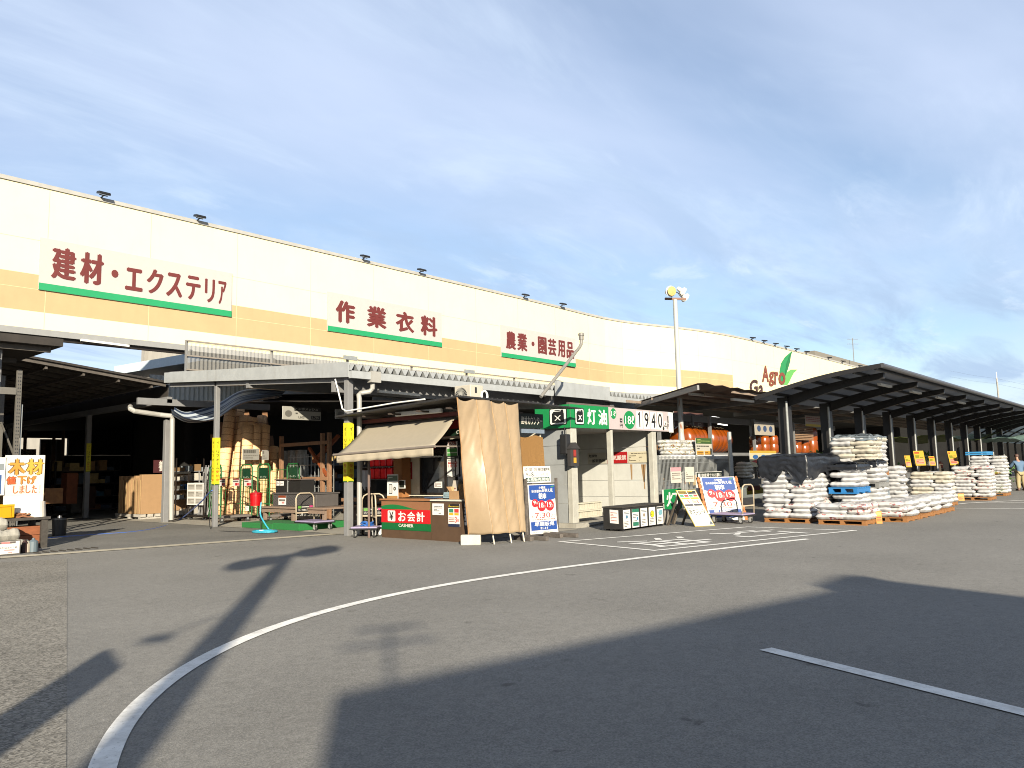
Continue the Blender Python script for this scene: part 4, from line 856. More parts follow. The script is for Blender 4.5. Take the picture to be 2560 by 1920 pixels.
t = thing('notice', 'pinkish white notice taped askew on the end of the black chest', 'notice', o_); P = Panel(o_, u_+V((0, 0, -.03)), V((0, 0, 1)), .003); slab(MB(), P, W, .33, .004).build('sheet', paper, t); P.lines(W*.15, .05, W*.85, .28, 6, '#c07a6a', 1); P.build(t)
# concrete ramp by the booth
one(MB().add([tuple(gp(1452, 1320))[:2]+(.015,), tuple(gp(1512, 1312))[:2]+(.015,), (18.6, 12.24, .118), (17.0, 12.24, .118), tuple(gp(1452, 1320))[:2]+(0,), tuple(gp(1512, 1312))[:2]+(0,), (18.6, 12.24, 0), (17.0, 12.24, 0)], [(0, 1, 2, 3), (4, 5, 1, 0), (5, 6, 2, 1), (7, 4, 0, 3)]), 'entry_ramp', conc, 'small concrete ramp at the open front of the kerosene booth', 'ramp')
# slanting vent pipe
vp = MB().tube([yp(1352, 992, 13.6), yp(1449, 868, 13.6), yp(1453, 860, 13.6), yp(1453.5, 845, 13.6)], .05, 10)
vpo = thing('vent_pipe', 'slanting grey vent pipe with an upright cap rising behind the green booth fascia', 'pipe', yp(1352, 992, 13.6)); vp.build('pipe', mat('vent pipe grey', hx('#8d8a84'), .5), vpo)
q = yp(1453.5, 850, 13.6); MB().lathe(q, [(.07, 0), (.075, .12), (.09, .13), (.09, .2), (.05, .22)], 14).build('cap', mat('vent pipe grey', hx('#8d8a84'), .5), vpo)
# ------------------------------------------------------------------ board stands
def asaichi(P, W, H):
    P.rect(0, 0, W, H, '#ece8e2', 1, 'poster'); m = W*.04
    arcp = [(m+(W-2*m)*k/20, H*.70-H*.055*math.sin(math.pi*k/20)) for k in range(21)]
    P.poly(arcp+[(W-m, H*.985), (m, H*.985)], '#1f4b9b', 2, 'blue_header')
    P.text('小野店', W*.38, H*.905, W*.62, H*.955, '#f4f2ea', 3, .02); P.text('秋のお彼岸の', W*.12, H*.83, W*.48, H*.89, '#f4f2ea', 3, .02); P.text('お供え花', W*.49, H*.835, W*.88, H*.905, '#f4f2ea', 3, .025); P.text('朝市', W*.36, H*.70, W*.64, H*.82, '#f4f2ea', 3, .03)
    P.poly([(W*.80, H*.945), (W*.9, H*.965), (W*.95, H*.955), (W*.86, H*.93)], '#3f8f5c', 3)
    for (u, v, r_, t, w_) in ((.22, .62, .115, '9', .04), (.45, .56, .155, '18', .075), (.74, .565, .155, '19', .075)):
        P.disc(W*u, H*v, W*r_, '#d5202a', 3+int(u*2), W*r_, 'red_disc'); P.text(t, W*(u-w_-.03), H*v-W*r_*.3, W*(u+w_-.02), H*v+W*r_*.6, '#f7f3ee', 6, .02); P.text('日' if t != '9' else '月', W*(u+w_-.01), H*v-W*r_*.3, W*(u+w_+.04), H*v+W*.02, '#f7f3ee', 6, .01)
    for u, t in ((.45, '(土)'), (.74, '(日)')): P.text(t, W*(u-.05), H*.515, W*(u+.05), H*.54, '#f7f3ee', 6, .0)
    P.text('あさ', W*.08, H*.33, W*.18, H*.37, '#b5422f', 2, .01); P.text('7:30', W*.2, H*.315, W*.74, H*.42, '#a8351f', 2, .0); P.text('より', W*.77, H*.325, W*.93, H*.385, '#a8351f', 2, .01)
    P.lines(W*.1, H*.27, W*.92, H*.30, 1, '#8f5a48', 2)
    P.rect(m, H*.07, W-m, H*.245, '#1f4b9b', 2, 'blue_footer'); P.text('早朝販売', W*.16, H*.15, W*.86, H*.235, '#f4f2ea', 3, .03); P.text('致します', W*.36, H*.085, W*.64, H*.135, '#f4f2ea', 3, .02); P.lines(W*.08, H*.025, W*.8, H*.045, 1, '#9a948a', 2)
st = thing('sign_stand', 'dark wooden stand with a blue and white morning market poster beside the shade cloth', 'sign', gp(1345, 1345))
o_ = gp(1326, 1343)+Z*.06; e_r = gp(1396, 1337)-gp(1326, 1343); e_r.z = 0; W = e_r.length; e_r.normalize(); nr_ = V((e_r.y, -e_r.x, 0))
up_ = (Z - nr_*.06).normalized(); zt2 = 1.12
P = Panel(o_, e_r, up_, .004); Hh = 1.16
slab(MB(), Panel(o_-e_r*.03-up_*.03, e_r, up_), W+.06, Hh+.06, .03).build('frame', mat('stand frame', (.03, .026, .024), .6), st)
asaichi(P, W, Hh); P.build(st)
fw = mat('weathered dark wood', (.07, .06, .052), .8, var=.35, scale=10)
for q, l_ in ((gp(1318, 1352), 1), (gp(1392, 1344), 1)):
    MB().bar(q+nr_*.18-e_r*.0+Z*.05, q+nr_*-.45+e_r*.0+Z*.05, .09, .09).build('foot', fw, st)
for s_ in (-.07, W+.0): MB().bar(o_+e_r*s_-nr_*.035-Z*.02, o_+e_r*s_-nr_*.035+Z*1.3, .06, .05).build('upright', fw, st)
MB().bar(gp(1300, 1347)+Z*.05, gp(1368, 1352)+Z*.05, .1, .09).build('foot', fw, st)
MB().bar(gp(1378, 1340)+Z*.05, gp(1443, 1344)+Z*.05, .1, .09).build('foot', fw, st)
t = thing('paper_sign', 'white paper sign with kanji clipped above the morning market poster', 'sign', o_+Z*1.2)
P = Panel(o_-e_r*.09+up_*(Hh+.04)+nr_*.0, e_r, up_, .003); W2, H2 = W*.96, .39
slab(MB(), P, W2, H2, .006).build('sheet', paper, t)
P.text('仏花・墓花・切花', W2*.04, H2*.70, W2*.5, H2*.92, '#4b463e', 1, .02); P.text('秋のお彼岸用', W2*.54, H2*.70, W2*.97, H2*.92, '#2d2a25', 1, .03)
P.text('9', W2*.08, H2*.4, W2*.15, H2*.6, '#3c3a36', 1, .01); P.text('月', W2*.16, H2*.4, W2*.21, H2*.5, '#3c3a36', 1, 0); P.text('18', W2*.22, H2*.38, W2*.36, H2*.64, '#2f2d2a', 1, .03); P.text('日(木)', W2*.37, H2*.4, W2*.52, H2*.5, '#5b564e', 1, 0); P.text('お供え花', W2*.62, H2*.4, W2*.9, H2*.58, '#5b564e', 1, 0)
P.rect(W2*.06, H2*.07, W2*.95, H2*.32, '#2b4f47', 1); P.text('本格販売開始', W2*.09, H2*.09, W2*.92, H2*.30, '#e6ebe4', 2, .02); P.build(t)
# A-frame arrow sign
af = thing('a_frame_sign', 'leaning white A-frame sign with flyers and black あちら lettering by the lamp post', 'sign', gp(1745, 1316))
o_ = gp(1739, 1317)+Z*.02; e_r = gp(1786, 1315)-gp(1739, 1317); e_r.z = 0; W = e_r.length*.98; e_r.normalize(); nr_ = V((e_r.y, -e_r.x, 0))
topc = yp(1705, 1221, (o_-nr_*.42).y); up_ = (topc-o_); Hh = 1.02; up_ = (Z*1 - nr_*.38 - e_r*.36).normalized()
P = Panel(o_, e_r, up_, .004)
slab(MB(), Panel(o_-e_r*.02-up_*.02, e_r, up_), W+.04, Hh+.04, .025).build('board', mat('yellow board edge', hx('#b8a24a'), .6), af)
P.rect(0, 0, W, Hh, '#e9e6da', 1, 'sheet')
for k in range(2):
    u0 = W*(.03+.49*k); u1 = u0+W*.45
    P.rect(u0, Hh*.90, u1, Hh*.99, '#1f1d1a', 2); P.lines(u0+.01, Hh*.91, u1-.01, Hh*.98, 2, '#e0bf2a', 3)
    P.rect(u0, Hh*.82, u0+W*.2, Hh*.88, '#3f9470', 2); P.rect(u0+W*.24, Hh*.82, u1, Hh*.88, '#d8433c', 2); P.rect(u0, Hh*.75, u1, Hh*.80, '#e3a72f', 2)
    P.lines(u0, Hh*.63, u0+W*.22, Hh*.72, 3, '#a3452f', 2); P.text('3', u0+W*.24, Hh*.63, u0+W*.33, Hh*.72, '#c8321f', 2, .02); P.rect(u0, Hh*.56, u1, Hh*.61, '#3d3f49', 2)
P.lines(W*.06, Hh*.48, W*.9, Hh*.54, 2, '#2c2722', 2)
for k, ch in enumerate('あちら'): P.text(ch, W*(.07+.2*k), Hh*.31, W*(.07+.2*k+.18), Hh*.46, '#17140f', 2, .0)
P.text('→', W*.68, Hh*.34, W*.96, Hh*.46, '#17140f', 2, .01); P.rect(0, 0, W*.62, Hh*.14, '#d9d640', 2) if False else None
P.lines(W*.05, Hh*.03, W*.4, Hh*.2, 2, '#c9c4b4', 2); P.poly([(W*.8, Hh*.02), (W*.98, Hh*.02), (W*.98, Hh*.1), (W*.88, Hh*.12)], '#5c6470', 2); P.build(af)
for s_ in (0.05, W-.05):
    tp_ = o_+e_r*s_+up_*Hh*.95-nr_*.03; MB().bar(tp_, V((tp_.x, tp_.y, 0))-nr_*.45-e_r*.15, .05, .04).build('rear_leg', dwood, af)
MB().bar(gp(1683, 1313)+Z*.03, gp(1712, 1255)+V((0, 0, .0)) if False else gp(1683, 1313)+V((.25, -.1, .62)), .09, .05).build('rear_leg', dwood, af)
# white parking notice behind
def d_park(P, W, H):
    P.rect(0, H*.84, W, H*.99, '#2b332c', 1); P.rect(W*.05, H*.87, W*.14, H*.96, '#e9e9e2', 2); P.text('駐車場でのお願い', W*.18, H*.87, W*.97, H*.96, '#f0f0e8', 2, .02)
    P.lines(W*.12, H*.62, W*.92, H*.78, 3, '#4b4b46', 1); P.lines(W*.12, H*.45, W*.6, H*.56, 2, '#6b6b64', 1)
poster_y(1746, 1178, 1804, 1285, 11.0, 'white parking notice board with a dark heading bar behind the A-frame sign', d_park, 'notice_board', 'sign', th=.03)
# pallet and poster
pl_ = thing('leaning_pallet', 'orange brown wooden pallet standing upright behind the second market poster', 'pallet', gp(1790, 1300))
o_ = gp(1786, 1306)+V((.15, .28, 0)); e_r = (gp(1888, 1302)-gp(1786, 1306)); e_r.z = 0; W = e_r.length; e_r.normalize(); nr_ = V((e_r.y, -e_r.x, 0)); up_ = (Z-nr_*.22-e_r*.10).normalized()
om = mat('orange pallet wood', hx('#b9713a'), .7, var=.2, scale=6)
for k in range(8): q = o_+up_*(.06+k*.16); MB().bar(q-e_r*.02, q+e_r*(W+.0), .025, .10, up=up_).build('slat', om, pl_)
for s_ in (.03, W*.5, W-.03): MB().bar(o_+e_r*s_-nr_*.05, o_+e_r*s_-nr_*.05+up_*1.27, .05, .09, up=nr_).build('stringer', om, pl_)
mp2 = thing('market_poster', 'blue and white morning market poster leaning on the upright wooden pallet behind a trolley', 'poster', o_)
P = Panel(o_+nr_*.04+e_r*.06+up_*.02, e_r, up_, .004); slab(MB(), P, W*.86, 1.25, .02).build('board', paper, mp2); asaichi(P, W*.86, 1.25); P.build(mp2)
# stone block, kerosene floor sign
sb = gp(1668, 1312); one(MB().obox(sb+V((.30, .25, .19)), (.62, .34, .38), .1), 'stone_block', mat('grey stone', (.12, .11, .095), .9, var=.25, bump=.5), 'rough grey stone block under the green kerosene sign', 'block', bevel=.03)
def d_hi(P, W, H): P.rect(0, 0, W, H, '#0d8a49', 1); P.text('灯', W*.12, H*.14, W*.9, H*.86, '#eeeee6', 2, .03)
poster_y(1661, 1221, 1703, 1275, 12.2, 'square green sign with one white kanji below the mesh fence', d_hi, 'kerosene_sign', 'sign', th=.05)
# ------------------------------------------------------------------ platform trolleys
lav = mat('lavender deck', hx('#a79bbd'), .5, var=.08); beige = mat('beige tube', hx('#c9b9a0'), .4, var=.05)
def make_trolley():
    t = thing('platform_trolley', '', 'trolley', (0, 0, 0), 'platform trolleys in front of the store')
    MB().box(-.42, .42, -.27, .27, .19, .235).build('deck', lav, t, bevel=.02)
    MB().box(-.44, .44, -.285, .285, .175, .205).build('bumper', black, t, bevel=.01)
    MB().tube([(.40, -.24, .2), (.42, -.24, .78), (.42, -.20, .86), (.42, -.13, .9), (.42, .13, .9), (.42, .20, .86), (.42, .24, .78), (.40, .24, .2)], .017, 8).build('handle', beige, t, smooth=True)
    h = MB().box(.405, .43, -.235, .235, .40, .43).build('crossbar', beige, t)
    P = Panel((.40, .22, .44), (0, -1, 0), Z, .003); slab(MB(), P, .44, .16, .012).build('plate', black, t)
    P.rect(.02, .085, .11, .145, '#5f9a35', 1); P.rect(.33, .1, .42, .145, '#c2447c', 1); P.lines(.12, .09, .32, .145, 1, '#d8d6cc', 1); P.text('ブレーキを踏んでください', .03, .02, .41, .07, '#ece9e0', 1, .02); P.build(t)
    for x, y in ((-.33, -.2), (-.33, .2), (.33, -.2), (.33, .2)):
        wv = MB().lathe((x, y-.017, .055), [(.055, 0), (.055, .034)], 16, (0, 1, 0)).build('wheel', rubber, t)
        MB().lathe((x, y-.02, .055), [(.03, 0), (.03, .04)], 12, (0, 1, 0)).build('hub', mat('caster hub', (.35, .35, .34), .4, .5), wv)
        MB().box(x-.03, x+.03, y-.035, y-.028, .05, .18).box(x-.03, x+.03, y+.028, y+.035, .05, .18).build('fork', mat('caster hub', (.35, .35, .34), .4, .5), t)
    return t
tr0 = make_trolley()
q = (gp(757, 1327)+gp(815, 1324))/2
tr0.location = V((12.98, 18.85, 0)); tr0.rotation_euler = (0, 0, R_(88)); tr0.scale = (1.22, 1.22, 1.15); tr0['label'] = 'lavender platform trolley between the green carpet step and the grey post'
dup(tr0, (12.35, 15.62, 0), R_(38), 'platform trolley loaded with blue cord in front of the grey post')
dup(tr0, (12.95, 15.35, 0), R_(150), 'platform trolley mostly hidden behind the left end of the cashier counter')
dup(tr0, tuple((gp(1798, 1309)+gp(1905, 1309))/2+V((.16, .30, 0))), R_(-96), 'lavender platform trolley parked before the market poster and the white sacks')
t = MB()
for k in range(9):
    a_ = k*.7; t.tube([V((12.25, 15.55, .26+.012*k))+V((math.cos(a_+j*.5)*(.16+.02*math.sin(j)), math.sin(a_+j*.5)*.13, .02*math.sin(j*1.3+k))) for j in range(9)], .012, 5)
one(t, 'rope_tangle', mat('blue cord', hx('#2f6fc4'), .6), 'tangle of bright blue cord lying on the trolley by the grey post', 'cord')
# ------------------------------------------------------------------ yellow post signs
def d_reform(P, W, H):
    P.rect(0, 0, W, H, '#e6d92c', 1); chars = 'イーリフォーム受付中'
    for k, ch in enumerate(chars):
        c = '#c8421f' if k > 6 else '#3a3a10'; v = H*(.95-.085*(k+1))-(.04 if k > 1 else 0); hh = H*.06
        if ch == 'ー': P.rect(W*.46, v, W*.54, v+hh, c, 2)
        else: P.text(ch, W*.22, v, W*.78, v+hh, c, 2, .02)
    P.rect(0, 0, W, H*.02, '#4b6b2a', 2)
for (x, y, hw_, px0, py0, px1, py1, lab) in ((12.2, 23.05, .08, 0, 1095, 0, 1212, 'yellow vertical reform sign strapped on the thin grey post beside the reed rolls'), (12.17, 16.2, .088, 0, 1088, 0, 1208, 'yellow vertical reform sign on the thick grey post behind the awning')):
    z1_, z0_ = xp(535 if hw_ < .1 else 872, py0, x).z, xp(535 if hw_ < .1 else 872, py1, x).z
    t = thing('post_sign', lab, 'sign', (x-hw_-.01, y, z0_))
    P = Panel((x-hw_-.012, y+hw_, z0_), UY, Z, .003); MB().box(x-hw_-.012, x-hw_-.002, y-hw_, y+hw_, z0_, z1_).box(x-hw_-.002, x+.02, y-hw_-.012, y-hw_-.002, z0_, z1_).build('sheet', flat('#e6d92c'), t)
    d_reform(P, 2*hw_, z1_-z0_); P2 = Panel((x-hw_, y-hw_-.014, z0_), UX, Z, .003); 
    if hw_ < .1: d_reform(P2, 2*hw_, z1_-z0_)
    P.build(t); P2.build(t)
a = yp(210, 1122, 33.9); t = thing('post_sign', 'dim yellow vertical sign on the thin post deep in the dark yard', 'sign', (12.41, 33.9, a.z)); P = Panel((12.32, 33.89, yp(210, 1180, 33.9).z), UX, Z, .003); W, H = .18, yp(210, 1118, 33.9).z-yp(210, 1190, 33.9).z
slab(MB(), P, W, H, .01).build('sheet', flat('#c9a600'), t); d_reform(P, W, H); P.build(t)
# ------------------------------------------------------------------ reed screens
reed = mat('reed straw', hx('#dbb083', .72), .8, var=.5, scale=7, stretch=(16, 16, .45), bump=.5, bscale=6)
bandm = mat('reed binding', (.16, .09, .04), .8)
def reed_roll(bx, tx, ty, by, Yb, r, label, k):
    b = yp(bx, by, Yb); b.z = .16; tpt = yp(tx, ty, Yb+.45)
    t = thing('reed_screen_roll', label, 'reed roll', b, 'rolls of reed screen leaning under the canopy')
    n = 18; rnd = random.Random(k); mb = MB(); ax = (tpt-b); L_ = ax.length; ax.normalize()
    mb.tube([b+ax*(L_*j/10)+V((.006*math.sin(j*2+k), .006*math.cos(j*3+k), 0)) for j in range(11)], r, n)
    mb.build('straw_roll', reed, t, smooth=True)
    bd = MB(); m_ = int(L_/.24)
    for j in range(m_):
        c_ = b+ax*(.12+j*.24+rnd.uniform(-.02, .02)); bd.tube([c_-ax*.006, c_+ax*.011], r*1.025, n)
    bd.build('binding', bandm, t)
    return t
rolls = [(543, 578, 1018, 1298, 26.9, .22, 'tall reed roll at the far left of the group beside the yellow post sign'), (562, 597, 1022, 1297, 27.2, .22, 'tall reed roll second from left, standing a little behind'), (580, 614, 1042, 1297, 26.5, .23, 'reed roll third from left with a sunlit top'),
         (600, 632, 1046, 1298, 26.3, .22, 'reed roll in the middle, leaning on its taller neighbours'), (606, 620, 1064, 1299, 25.7, .22, 'shorter reed roll in front of the middle with a silver price slip'), (628, 640, 1063, 1296, 25.7, .21, 'shorter reed roll right of the middle behind the red pail'), (652, 661, 1064, 1292, 25.8, .21, 'shorter reed roll with a second silver slip'),
         (676, 684, 1118, 1288, 26.1, .18, 'lowest reed roll at the right end beside the black planter'), (692, 694, 1122, 1286, 26.3, .16, 'thin low reed roll, last on the right'), (640, 655, 1040, 1294, 27.1, .18, 'reed roll standing in the back row, only its shaded top showing')]
for k, (bx, tx, ty, by, Yb, r, lab) in enumerate(rolls): reed_roll(bx, tx, ty, by, Yb, r, lab, k)
def slip(x0, y0, x1, y1, Y, lab, c='#96938c'):
    return poster_y(x0, y0, x1, y1, Y, lab, lambda P, W, H: (P.rect(0, 0, W, H, c, 1), P.lines(W*.06, H*.55, W*.94, H*.95, 1, '#59564e', 2, .7), P.lines(W*.06, H*.08, W*.94, H*.5, 2, '#8b3a2c' if c == '#e6ddd2' else '#77736a', 2)), 'price_slip', 'price tag')
slip(606, 1122, 648, 1150, 25.4, 'silver printed slip wrapped across the middle reed rolls'); slip(655, 1125, 672, 1150, 25.4, 'silver printed slip on the right short reed roll')
# brown stacked lumber behind the reeds
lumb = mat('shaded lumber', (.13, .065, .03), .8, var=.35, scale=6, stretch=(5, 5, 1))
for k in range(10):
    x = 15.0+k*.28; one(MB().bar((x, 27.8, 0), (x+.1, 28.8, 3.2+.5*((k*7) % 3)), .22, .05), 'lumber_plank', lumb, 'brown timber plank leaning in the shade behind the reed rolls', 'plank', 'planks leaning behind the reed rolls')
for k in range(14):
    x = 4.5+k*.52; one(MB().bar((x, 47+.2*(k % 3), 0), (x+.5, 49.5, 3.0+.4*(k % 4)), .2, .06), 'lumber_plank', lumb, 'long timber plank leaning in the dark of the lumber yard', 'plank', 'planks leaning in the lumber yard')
# ------------------------------------------------------------------ green cage trolleys
grn = mat('green tube', hx('#1f6a33'), .45, var=.1)
def cage(x, y, rz, label):
    t = thing('cage_trolley', label, 'cage trolley', (0, 0, 0), 'green cage trolleys beside the reed rolls')
    W, D, H = 1.15, .75, 1.95
    MB().box(-W/2, W/2, -D/2, D/2, .17, .24).build('base', mat('cage base', (.09, .08, .075), .6), t)
    for sx in (-1, 1):
        MB().tube([(sx*W/2, -D/2, .2), (sx*W/2, -D/2, H-.1), (sx*W/2, -D/2+.1, H), (sx*W/2, D/2-.1, H), (sx*W/2, D/2, H-.1), (sx*W/2, D/2, .2)], .026, 8).build('side_frame', grn, t)
        m = MB()
        for k in range(1, 5): m.tube([(sx*W/2, -D/2+D*k/5, .2), (sx*W/2, -D/2+D*k/5, H)], .008, 5)
        for z in (.6, 1.0, 1.4): m.tube([(sx*W/2, -D/2, z), (sx*W/2, D/2, z)], .012, 6)
        m.build('side_bars', grn, t)
        P = Panel((sx*W/2-.02, D/2-.1, 1.45), (0, -1, 0), Z, .004); slab(MB(), P, D-.2, .38, .015).build('name_plate', mat('plate dark green', hx('#14402a'), .4), t)
        P.text('ガーデン', .08, .03, D-.28, .1, '#c9d6c4', 1, .02); P.build(t)
    m = MB()
    for k in range(9): m.tube([(-W/2+W*k/8, D/2, .2), (-W/2+W*k/8, D/2, H-.15)], .007, 5)
    for z in (.6, 1.1, 1.75): m.tube([(-W/2, D/2, z), (W/2, D/2, z)], .012, 6)
    m.build('back_bars', grn, t)
    for sx in (-1, 1):
        for sy in (-1, 1):
            wv = MB().lathe((sx*(W/2-.1), sy*(D/2-.1)-.02, .07), [(.07, 0), (.07, .04)], 14, (0, 1, 0)).build('wheel', rubber, t); MB().bar((sx*(W/2-.1), sy*(D/2-.1), .07), (sx*(W/2-.1), sy*(D/2-.1), .18), .06, .07).build('fork', galvp, wv)
    t.location = (x, y, 0); t.rotation_euler = (0, 0, rz); return t
cage(13.75, 24.9, 0, 'green cage trolley holding reed rolls, left one with the white lock')
c1 = cage(14.85, 23.7, 0, 'green cage trolley right behind the red pail and black planter')
pb = thing('tag_rail', 'dark rail with hanging price tags across the cage trolleys', 'rail', (13.2, 24.4, 1.2))
ra, rb_ = xp(547, 1194, 13.1), xp(630, 1196, 13.1); MB().tube([ra, rb_], .015, 6).build('bar', grn, pb)
for k, (x0, x1) in enumerate(((549, 563), (582, 598), (610, 628))):
    poster_on(None, x0, 1196, x1, 1215, 13.08, ('white and red price tag at the left end of the tag rail', 'white and red price tag in the middle of the tag rail', 'white and red price tag at the right end of the tag rail')[k], lambda P, W, H: (P.rect(0, 0, W, H, '#e3dbd4', 1), P.rect(0, H*.82, W, H, '#8f2a2a', 2), P.lines(W*.08, H*.5, W*.92, H*.75, 1, '#4b4640', 2, .7), P.rect(W*.4, H*.06, W*.7, H*.4, '#c0202a', 2), P.rect(W*.7, H*.06, W, H*.4, '#df6f6f', 2)), 'price_tag', 'price tag')
# ------------------------------------------------------------------ carpet platform and table
crp = mat('green carpet', hx('#1d7a38'), .95, var=.18, scale=30, bump=.5, bscale=150)
pf = thing('carpet_platform', 'low platform covered in bright green artificial turf before the wooden table', 'platform', (12.9, 20, 0))
MB().box(12.4, 14.0, 18.75, 20.1, .014, .2).build('block', crp, pf, bevel=.015); MB().box(12.4, 14.0, 20.11, 21.8, .014, .17).build('block', crp, pf, bevel=.015)
tbx0, tbx1, tby0, tby1 = 13.05, 14.3, 18.55, 21.9
tw = thing('wooden_table', 'low brown wooden display table standing on the green carpet platform', 'table', (13.6, 20, 0))
tbm = mat('table brown', (.135, .095, .07), .7, var=.25, scale=7, stretch=(8, 1.2, 8), bump=.2)
tz = xp(700, 1267, 13.1).z
MB().box(tbx0, tbx1, tby0, tby1, tz-.05, tz).build('top', tbm, tw, bevel=.006)
MB().box(tbx0+.05, tbx0+.09, tby0+.05, tby1-.05, tz-.17, tz-.051).build('apron', tbm, tw)
for y in (tby0+.12, (tby0+tby1)/2, tby1-.12):
    for x in (tbx0+.09, tbx1-.12): MB().box(x-.0, x+.09, y-.045, y+.045, .2, tz-.051).build('leg', tbm, tw)
pl = thing('black_planter', 'black slatted planter box with two price cards on the wooden table', 'planter', (14, 19.6, tz))
a, b = xp(690, 1236, 13.85), xp(752, 1200, 13.85)
MB().box(13.85, 14.35, b.y, a.y, a.z, b.z).build('box', mat('planter black', (.008, .0075, .007), .5), pl)
m = MB()
for k in range(22): y = b.y+(a.y-b.y)*(k+.5)/22; m.box(13.835, 13.849, y-.018, y+.018, a.z+.04, b.z-.05)
m.build('slats', mat('planter black', (.02, .019, .018), .5), pl); MB().box(13.8, 14.38, b.y-.03, a.y+.03, b.z, b.z+.035).build('rim', mat('planter rim', (.06, .045, .04), .6), pl)
MB().box(13.82, 13.849, (a.y+b.y)/2-.02, (a.y+b.y)/2+.02, a.z, b.z).build('divider', galvp, pl)
for x0, x1, lab in ((691, 698, 'small white price card at the left of the black planter'), (699, 709, 'larger white price card at the right of the black planter front')):
    poster_on(None, x0, 1203, x1, 1214, 13.82, lab, lambda P, W, H: P.lines(W*.1, H*.1, W*.9, H*.9, 3, '#9b8f86', 1), 'price_card', 'price tag')
gb_ = thing('grey_storage_box', 'long grey diamond pattern storage box with an orange topped price card on the table', 'box', (13.4, 19.4, tz))
a, b = xp(682, 1268, 13.35), xp(790, 1236, 13.35); gbm = mat('grey resin', hx('#5b5654'), .6, var=.1)
MB().box(13.35, 14.15, b.y, a.y, tz+.002, b.z).build('body', gbm, gb_, bevel=.015); MB().box(13.32, 14.18, b.y-.03, a.y+.03, b.z+.001, b.z+.04).build('lid', gbm, gb_)
m = MB(); H = b.z-tz-.05; nn = 26
for k in range(nn):
    y = b.y+.03+(a.y-b.y-.06)*k/nn; s_ = (a.y-b.y-.06)/nn*2.0
    for z in (0, .5): 
        if y+s_ < a.y: m.bar((13.346, y, tz+.03+H*z), (13.346, y+s_, tz+.03+H*(z+.5)), .008); m.bar((13.346, y+s_, tz+.03+H*z), (13.346, y, tz+.03+H*(z+.5)), .008)
m.build('lattice', mat('lattice grey', (.035, .033, .034), .6), gb_)
poster_on(None, 696, 1239, 715, 1262, 13.32, 'white price card with an orange heading on the grey storage box', lambda P, W, H: (P.rect(0, H*.76, W, H, '#8f3f1c', 1), P.lines(W*.1, H*.35, W*.9, H*.65, 1, '#55504a', 1, .7), P.rect(W*.45, H*.15, W*.8, H*.34, '#d58a86', 1)), 'price_card', 'price tag')
rp = thing('red_pail', 'bright red lidded pail standing on the left end of the wooden table', 'pail', (13.25, 21.3, tz))
q = xp(636, 1266, 13.25); rr = .19
MB().lathe((13.3, q.y, tz), [(rr*.92, .0), (rr, .3), (rr, .36)], 22).build('body', mat('red enamel', hx('#c0121a'), .3), rp, smooth=False); MB().lathe((13.3, q.y, tz+.36), [(rr*1.08, 0), (rr*1.08, .03), (rr*.7, .06), (.03, .075), (.03, .11)], 22).build('lid', mat('red enamel', hx('#c0121a'), .3), rp)
poster_on(None, 613, 1265, 622, 1277, 12.99, 'little white card hanging at the left corner of the wooden table', lambda P, W, H: P.lines(W*.1, H*.1, W*.9, H*.9, 3, '#9b8f86', 1), 'price_card', 'price tag')
# side wooden bench with lumber further right
bn = thing('timber_rack', 'low timber rack with stacked boards behind the trolley by the grey post', 'rack', (15, 20, 0))
for z in (.35, .55, .72): MB().box(14.6, 15.6, 17.2, 19.8, z, z+.06+.04*(z > .6)).build('board', wood, bn)
for y in (17.3, 19.7): MB().box(14.65, 14.75, y-.05, y+.05, 0, .8).build('leg', wood, bn)
bnf = thing('timber_stand', 'tall brown timber frame holding mesh panels behind the wooden table', 'rack', (15.6, 21.5, 0))
for (px, yb) in ((703, 23.5), (806, 20.5), (823, 20.0)):
    q = gp(px, 1300); x = 16.0; q = xp(px, 1200, x); MB().box(x-.06, x+.06, q.y-.06, q.y+.06, 0, 3.0).build('post', wood, bnf)
y0_, y1_ = xp(823, 1150, 16.0).y, xp(703, 1150, 16.0).y
for z in (1.35, 2.6): MB().box(15.92, 16.0, y0_, y1_, z, z+.12).build('rail', wood, bnf)
MB().bar((16, y0_+.1, 1.5), (16, y0_+1.2, 2.5), .09).build('brace', mat('orange timber', hx('#9a4a1c'), .7, var=.2), bnf)
MB().bar((16.05, y0_+1.0, 2.0), (16.4, y0_+.0, 2.9), .12).build('brace', mat('orange timber', hx('#9a4a1c'), .7, var=.2), bnf)
mp_ = thing('wire_mesh_stock', 'grey wire mesh panels standing in the timber frame', 'mesh panel', (16.3, 21, 0)); m = MB()
for k in range(26): y = y0_+.1+(y1_-y0_-.2)*k/25; m.tube([(16.25+.1*(k % 2), y, .1), (16.25+.1*(k % 2), y, 2.3)], .013, 5)
for z in (.3, .7, 1.1, 1.5, 1.9, 2.2): m.tube([(16.25, y0_+.1, z), (16.25, y1_-.1, z)], .011, 5)
m.build('wires', galvp, mp_)
tr_ = thing('tunnel_roll', 'upright rolls of grey mesh wrapped in plastic beside the timber frame', 'mesh roll', (17, 26, 0))
for y in (25.6, 26.1, 26.6): MB().lathe((17.0, y, 0), [(.22, 0), (.22, 2.5)], 14).build('roll', mat('grey mesh roll', (.16, .16, .155), .4, var=.3, scale=12), tr_)
